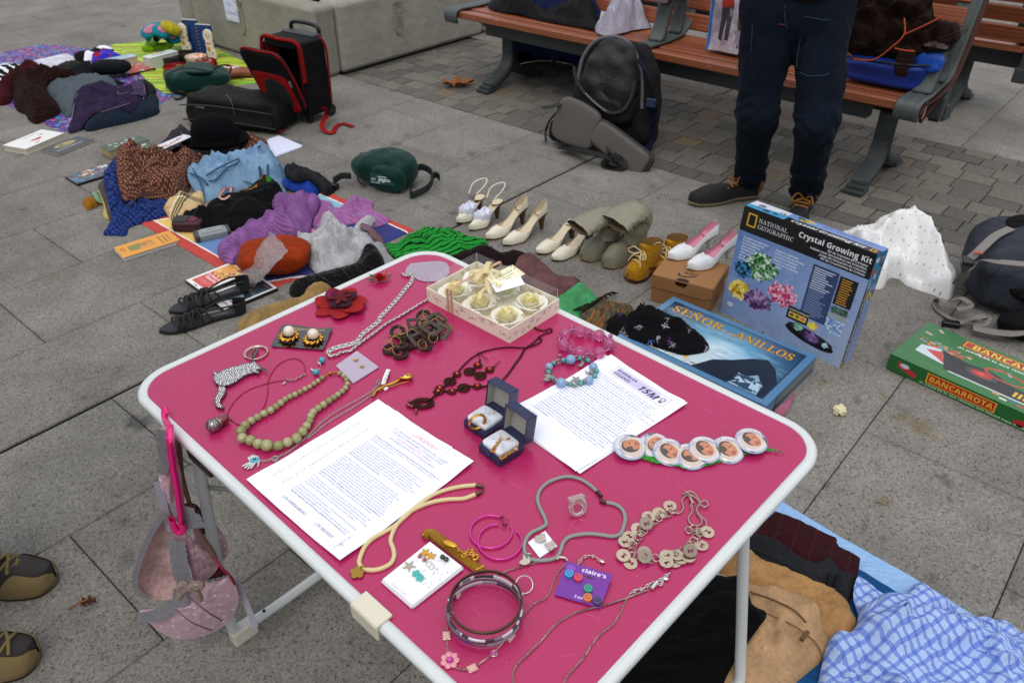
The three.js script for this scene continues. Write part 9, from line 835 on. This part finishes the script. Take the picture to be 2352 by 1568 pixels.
{
const zr=(px,py,z)=>{const d=G(px,py,0).sub(v3(0,CAM,0));const k=z / d.z;return v3(d.x*k,CAM + d.y*k,z);},e0=T(375,932),zz=e0.z + .1,q=(x,y,dz=0)=>zr(...zG(x,y),zz + dz),Dr=(x,y)=>G(...zG(x,y)).sub(v3(0,CAM,0)).normalize();
const ha=thing('clothes_hanger','bright pink plastic hanger hooked over the table edge','hanger',v3(e0.x,0,e0.z)),hp=M('#e01478',.35,{clearcoat:.3});
wmesh('hook',tube([T(383,950,.01),T(377,935,.02),q(1000,-50,-.06),q(1020,0,-.02),q(1032,60,.012)],.006,40,false,8),hp,ha);{const c=curve([q(1030,40,.012),q(1050,200,.02),q(1080,360,.03),q(1098,500,.035),q(1105,590,.035)]),rg=[];for(let i=0;i<=24;i++){const p=c.getPointAt(i / 24);rg.push([[-.006,-.02],[.006,-.02],[.006,.02],[-.006,.02]].map(([a,b])=>v3(p.x + a + b*.3,p.y,p.z + b)));}wmesh('bar',loft(rg,{cap0:true,cap1:true}),hp,ha);}wmesh('clip',tube([q(1105,590,.05),q(1112,640,.05),q(1085,650,.05),q(1055,615,.05),q(1045,570,.05)],.007,24,false,8),hp,ha);
const t=thing('bra','mauve dotted bra trimmed with white lace hanging from the pink hanger','bra',v3(e0.x,0,e0.z));
const dots=tex(128,128,(g,w,h)=>{rect(g,0,0,w,h,'#c6a3ae');for(const[x,y]of[[20,24],[84,56],[30,96]])ell(g,x,y,7,7,'#efe6ee');},18,18),mv=fabric('#ffffff',{map:dots,rough:.6,sheen:.3,bump:B_FINE,bs:.0004}),inn=fabric('#dcb8b4',{rough:.7,bump:B_FINE,bs:.0003}),lc=fabric('#efedf6',{bump:B_FUZZ,bs:.004}),br=M('#7a5650',.6);
const patch=(n,l,dz,bulge,m,k0=12)=>{const c=curve(l.map(p=>v3(p[0],p[1],p[2]??dz)),true).getPoints(72).slice(0,-1),cx=c.reduce((a,p)=>a + p.x / 72,0),cy=c.reduce((a,p)=>a + p.y / 72,0),rg=[],rb=[];for(let i=0;i<=k0;i++){const k=i / k0,a=[],b2=[];for(const p of c){const x=lerp(cx,p.x,k),y=lerp(cy,p.y,k),z=lerp(dz,p.z,k),w=q(x,y,z).addScaledVector(Dr(x,y),-bulge*(1 - k*k)+ .0035*n2(x*.02,y*.02));a.push(w);b2.push(w.clone().addScaledVector(Dr(x,y),.005*Math.sign(bulge||1)*(1 - k*.9)));}rg.push(a);rb.push(b2);}const g=[loft(rg),loft(rb)];g.forEach(h=>{const P=h.attributes.position,u=h.attributes.uv;for(let i=0;i<P.count;i++)u.setXY(i,P.getX(i)- P.getZ(i)*.6,P.getY(i));});return wmesh(n,g,m,t);};
const trim=(l,dz,r,m,w=14)=>{const c=curve(l.map(p=>q(p[0],p[1],p[2]??dz))),n=Math.round(c.getLength()/ .006),rg=[];for(let i=0;i<=n;i++){const p=c.getPointAt(i / n),d=c.getTangentAt(i / n),s=v3(d.y,-d.x,0).normalize(),k=r*(1 + .35*Math.abs(Math.sin(i*1.2)));rg.push([-1,-.3,.3,1].map((a,j)=>p.clone().addScaledVector(s,a*k).add(v3(0,0,.003 + .002*((i + j)% 2)))));}return wmesh('lace_trim',loft(rg,{close:false}),lc,t);};
patch('back_band',[[985,10],[1020,20],[1045,250],[1060,480],[1050,640],[1010,560],[965,330],[970,150]],.0,.012,mv);patch('strap_side',[[1060,60],[1100,120],[1120,300],[1150,420],[1175,520],[1140,480],[1110,400],[1080,250]],-.03,.003,M('#5e3f3c',.6));patch('rear_wing',[[1230,560],[1310,600],[1385,740],[1370,810],[1290,860],[1200,760],[1180,600]],-.045,.02,mv);patch('rear_wing',[[1120,480],[1190,480],[1240,560],[1250,660],[1190,640],[1130,560]],-.03,.015,fabric('#54323c'));
patch('inner_cup',[[1000,540],[930,640],[870,770],[828,900],[838,985],[900,1045],[1000,1065],[1100,1040],[1110,940],[1080,800],[1060,640]],.02,-.05,inn,16);patch('cup_rim',[[960,640],[905,760],[885,880],[905,990],[960,1040],[1060,1050],[1090,960],[1070,800],[1040,660]],.0,-.045,fabric('#d9b4b0',{rough:.6}),14);
patch('folded_panel',[[1050,660],[1130,650],[1190,720],[1290,800],[1330,850],[1240,950],[1180,945],[1150,860],[1070,800]],.03,.02,fabric('#c29aa6',{rough:.5,sheen:.4}));patch('folded_panel',[[1260,900],[1310,850],[1390,905],[1300,945],[1250,950]],.02,.008,fabric('#5e3038'));
patch('outer_cup',[[840,1135],[960,1110],[1100,1060],[1230,970],[1330,945],[1395,910],[1440,1000],[1448,1080],[1400,1185],[1260,1275],[1080,1303],[965,1255],[895,1190]],.045,.055,mv,18);
for(const l of[[[1065,1120,.085],[1150,1190,.1],[1290,1250,.075]],[[1140,1040,.08],[1240,1120,.1],[1350,1190,.07]]])wmesh('cup_seam',tube(l.map(p=>q(...p).addScaledVector(Dr(p[0],p[1]),-.014)),.0016,24),M('#7d5560',.8),t);
trim([[1000,530],[945,610],[875,750],[828,900],[830,980],[890,1040]],.024,.005,lc);trim([[835,1150],[900,1165],[990,1130],[1090,1075],[1110,1010]],.07,.014,lc);trim([[1075,690],[1090,800],[1105,900],[1130,970],[1100,1020]],.045,.014,lc);trim([[1050,520],[1100,520],[1150,560],[1180,620]],.04,.02,lc);trim([[975,20],[990,120],[1000,230],[985,290]],.01,.008,lc);trim([[1230,940],[1320,925],[1395,905]],.05,.002,lc);
wmesh('strap',tube([q(1185,610,.035),q(1220,680,.035),q(1280,760,.03),q(1305,810,.03)],.006,30),br,t);wmesh('bow',[[[1150,985],[1110,965],[1095,1000],[1150,985]],[[1150,985],[1200,965],[1225,980],[1150,985]],[[1150,985],[1195,1020],[1215,1065]],[[1150,985],[1105,1020],[1085,1050]]].map(l=>tube(l.map(p=>q(p[0],p[1],.1)),.0075,20).scale(1,1,1)),fabric('#dcb8ac',{rough:.4,sheen:.6}),t);
wmesh('price_tag',plate([[0,0],[.012,0],[.03,.14],[.016,.15]],.0008).rotateX(1.45).translate(...q(1420,930,.02).toArray()),M('#a8a4b0',.6),t);wmesh('tag_ribbon',tube([q(1310,815,.04),q(1350,870,.05),q(1400,920,.05),q(1435,1000,.04),q(1440,1080,.03)],.003,30),M('#8f0f30',.6),t);wmesh('care_label',plate([[0,0],[.02,0],[.016,.12],[.004,.12]],.0006).rotateX(1.4).translate(...q(930,345,.0).toArray()),M('#a9a6b4',.5,{transmission:.3,thickness:0}),t);
}
renderer.setSize(1024,682);renderer.render(scene,camera);
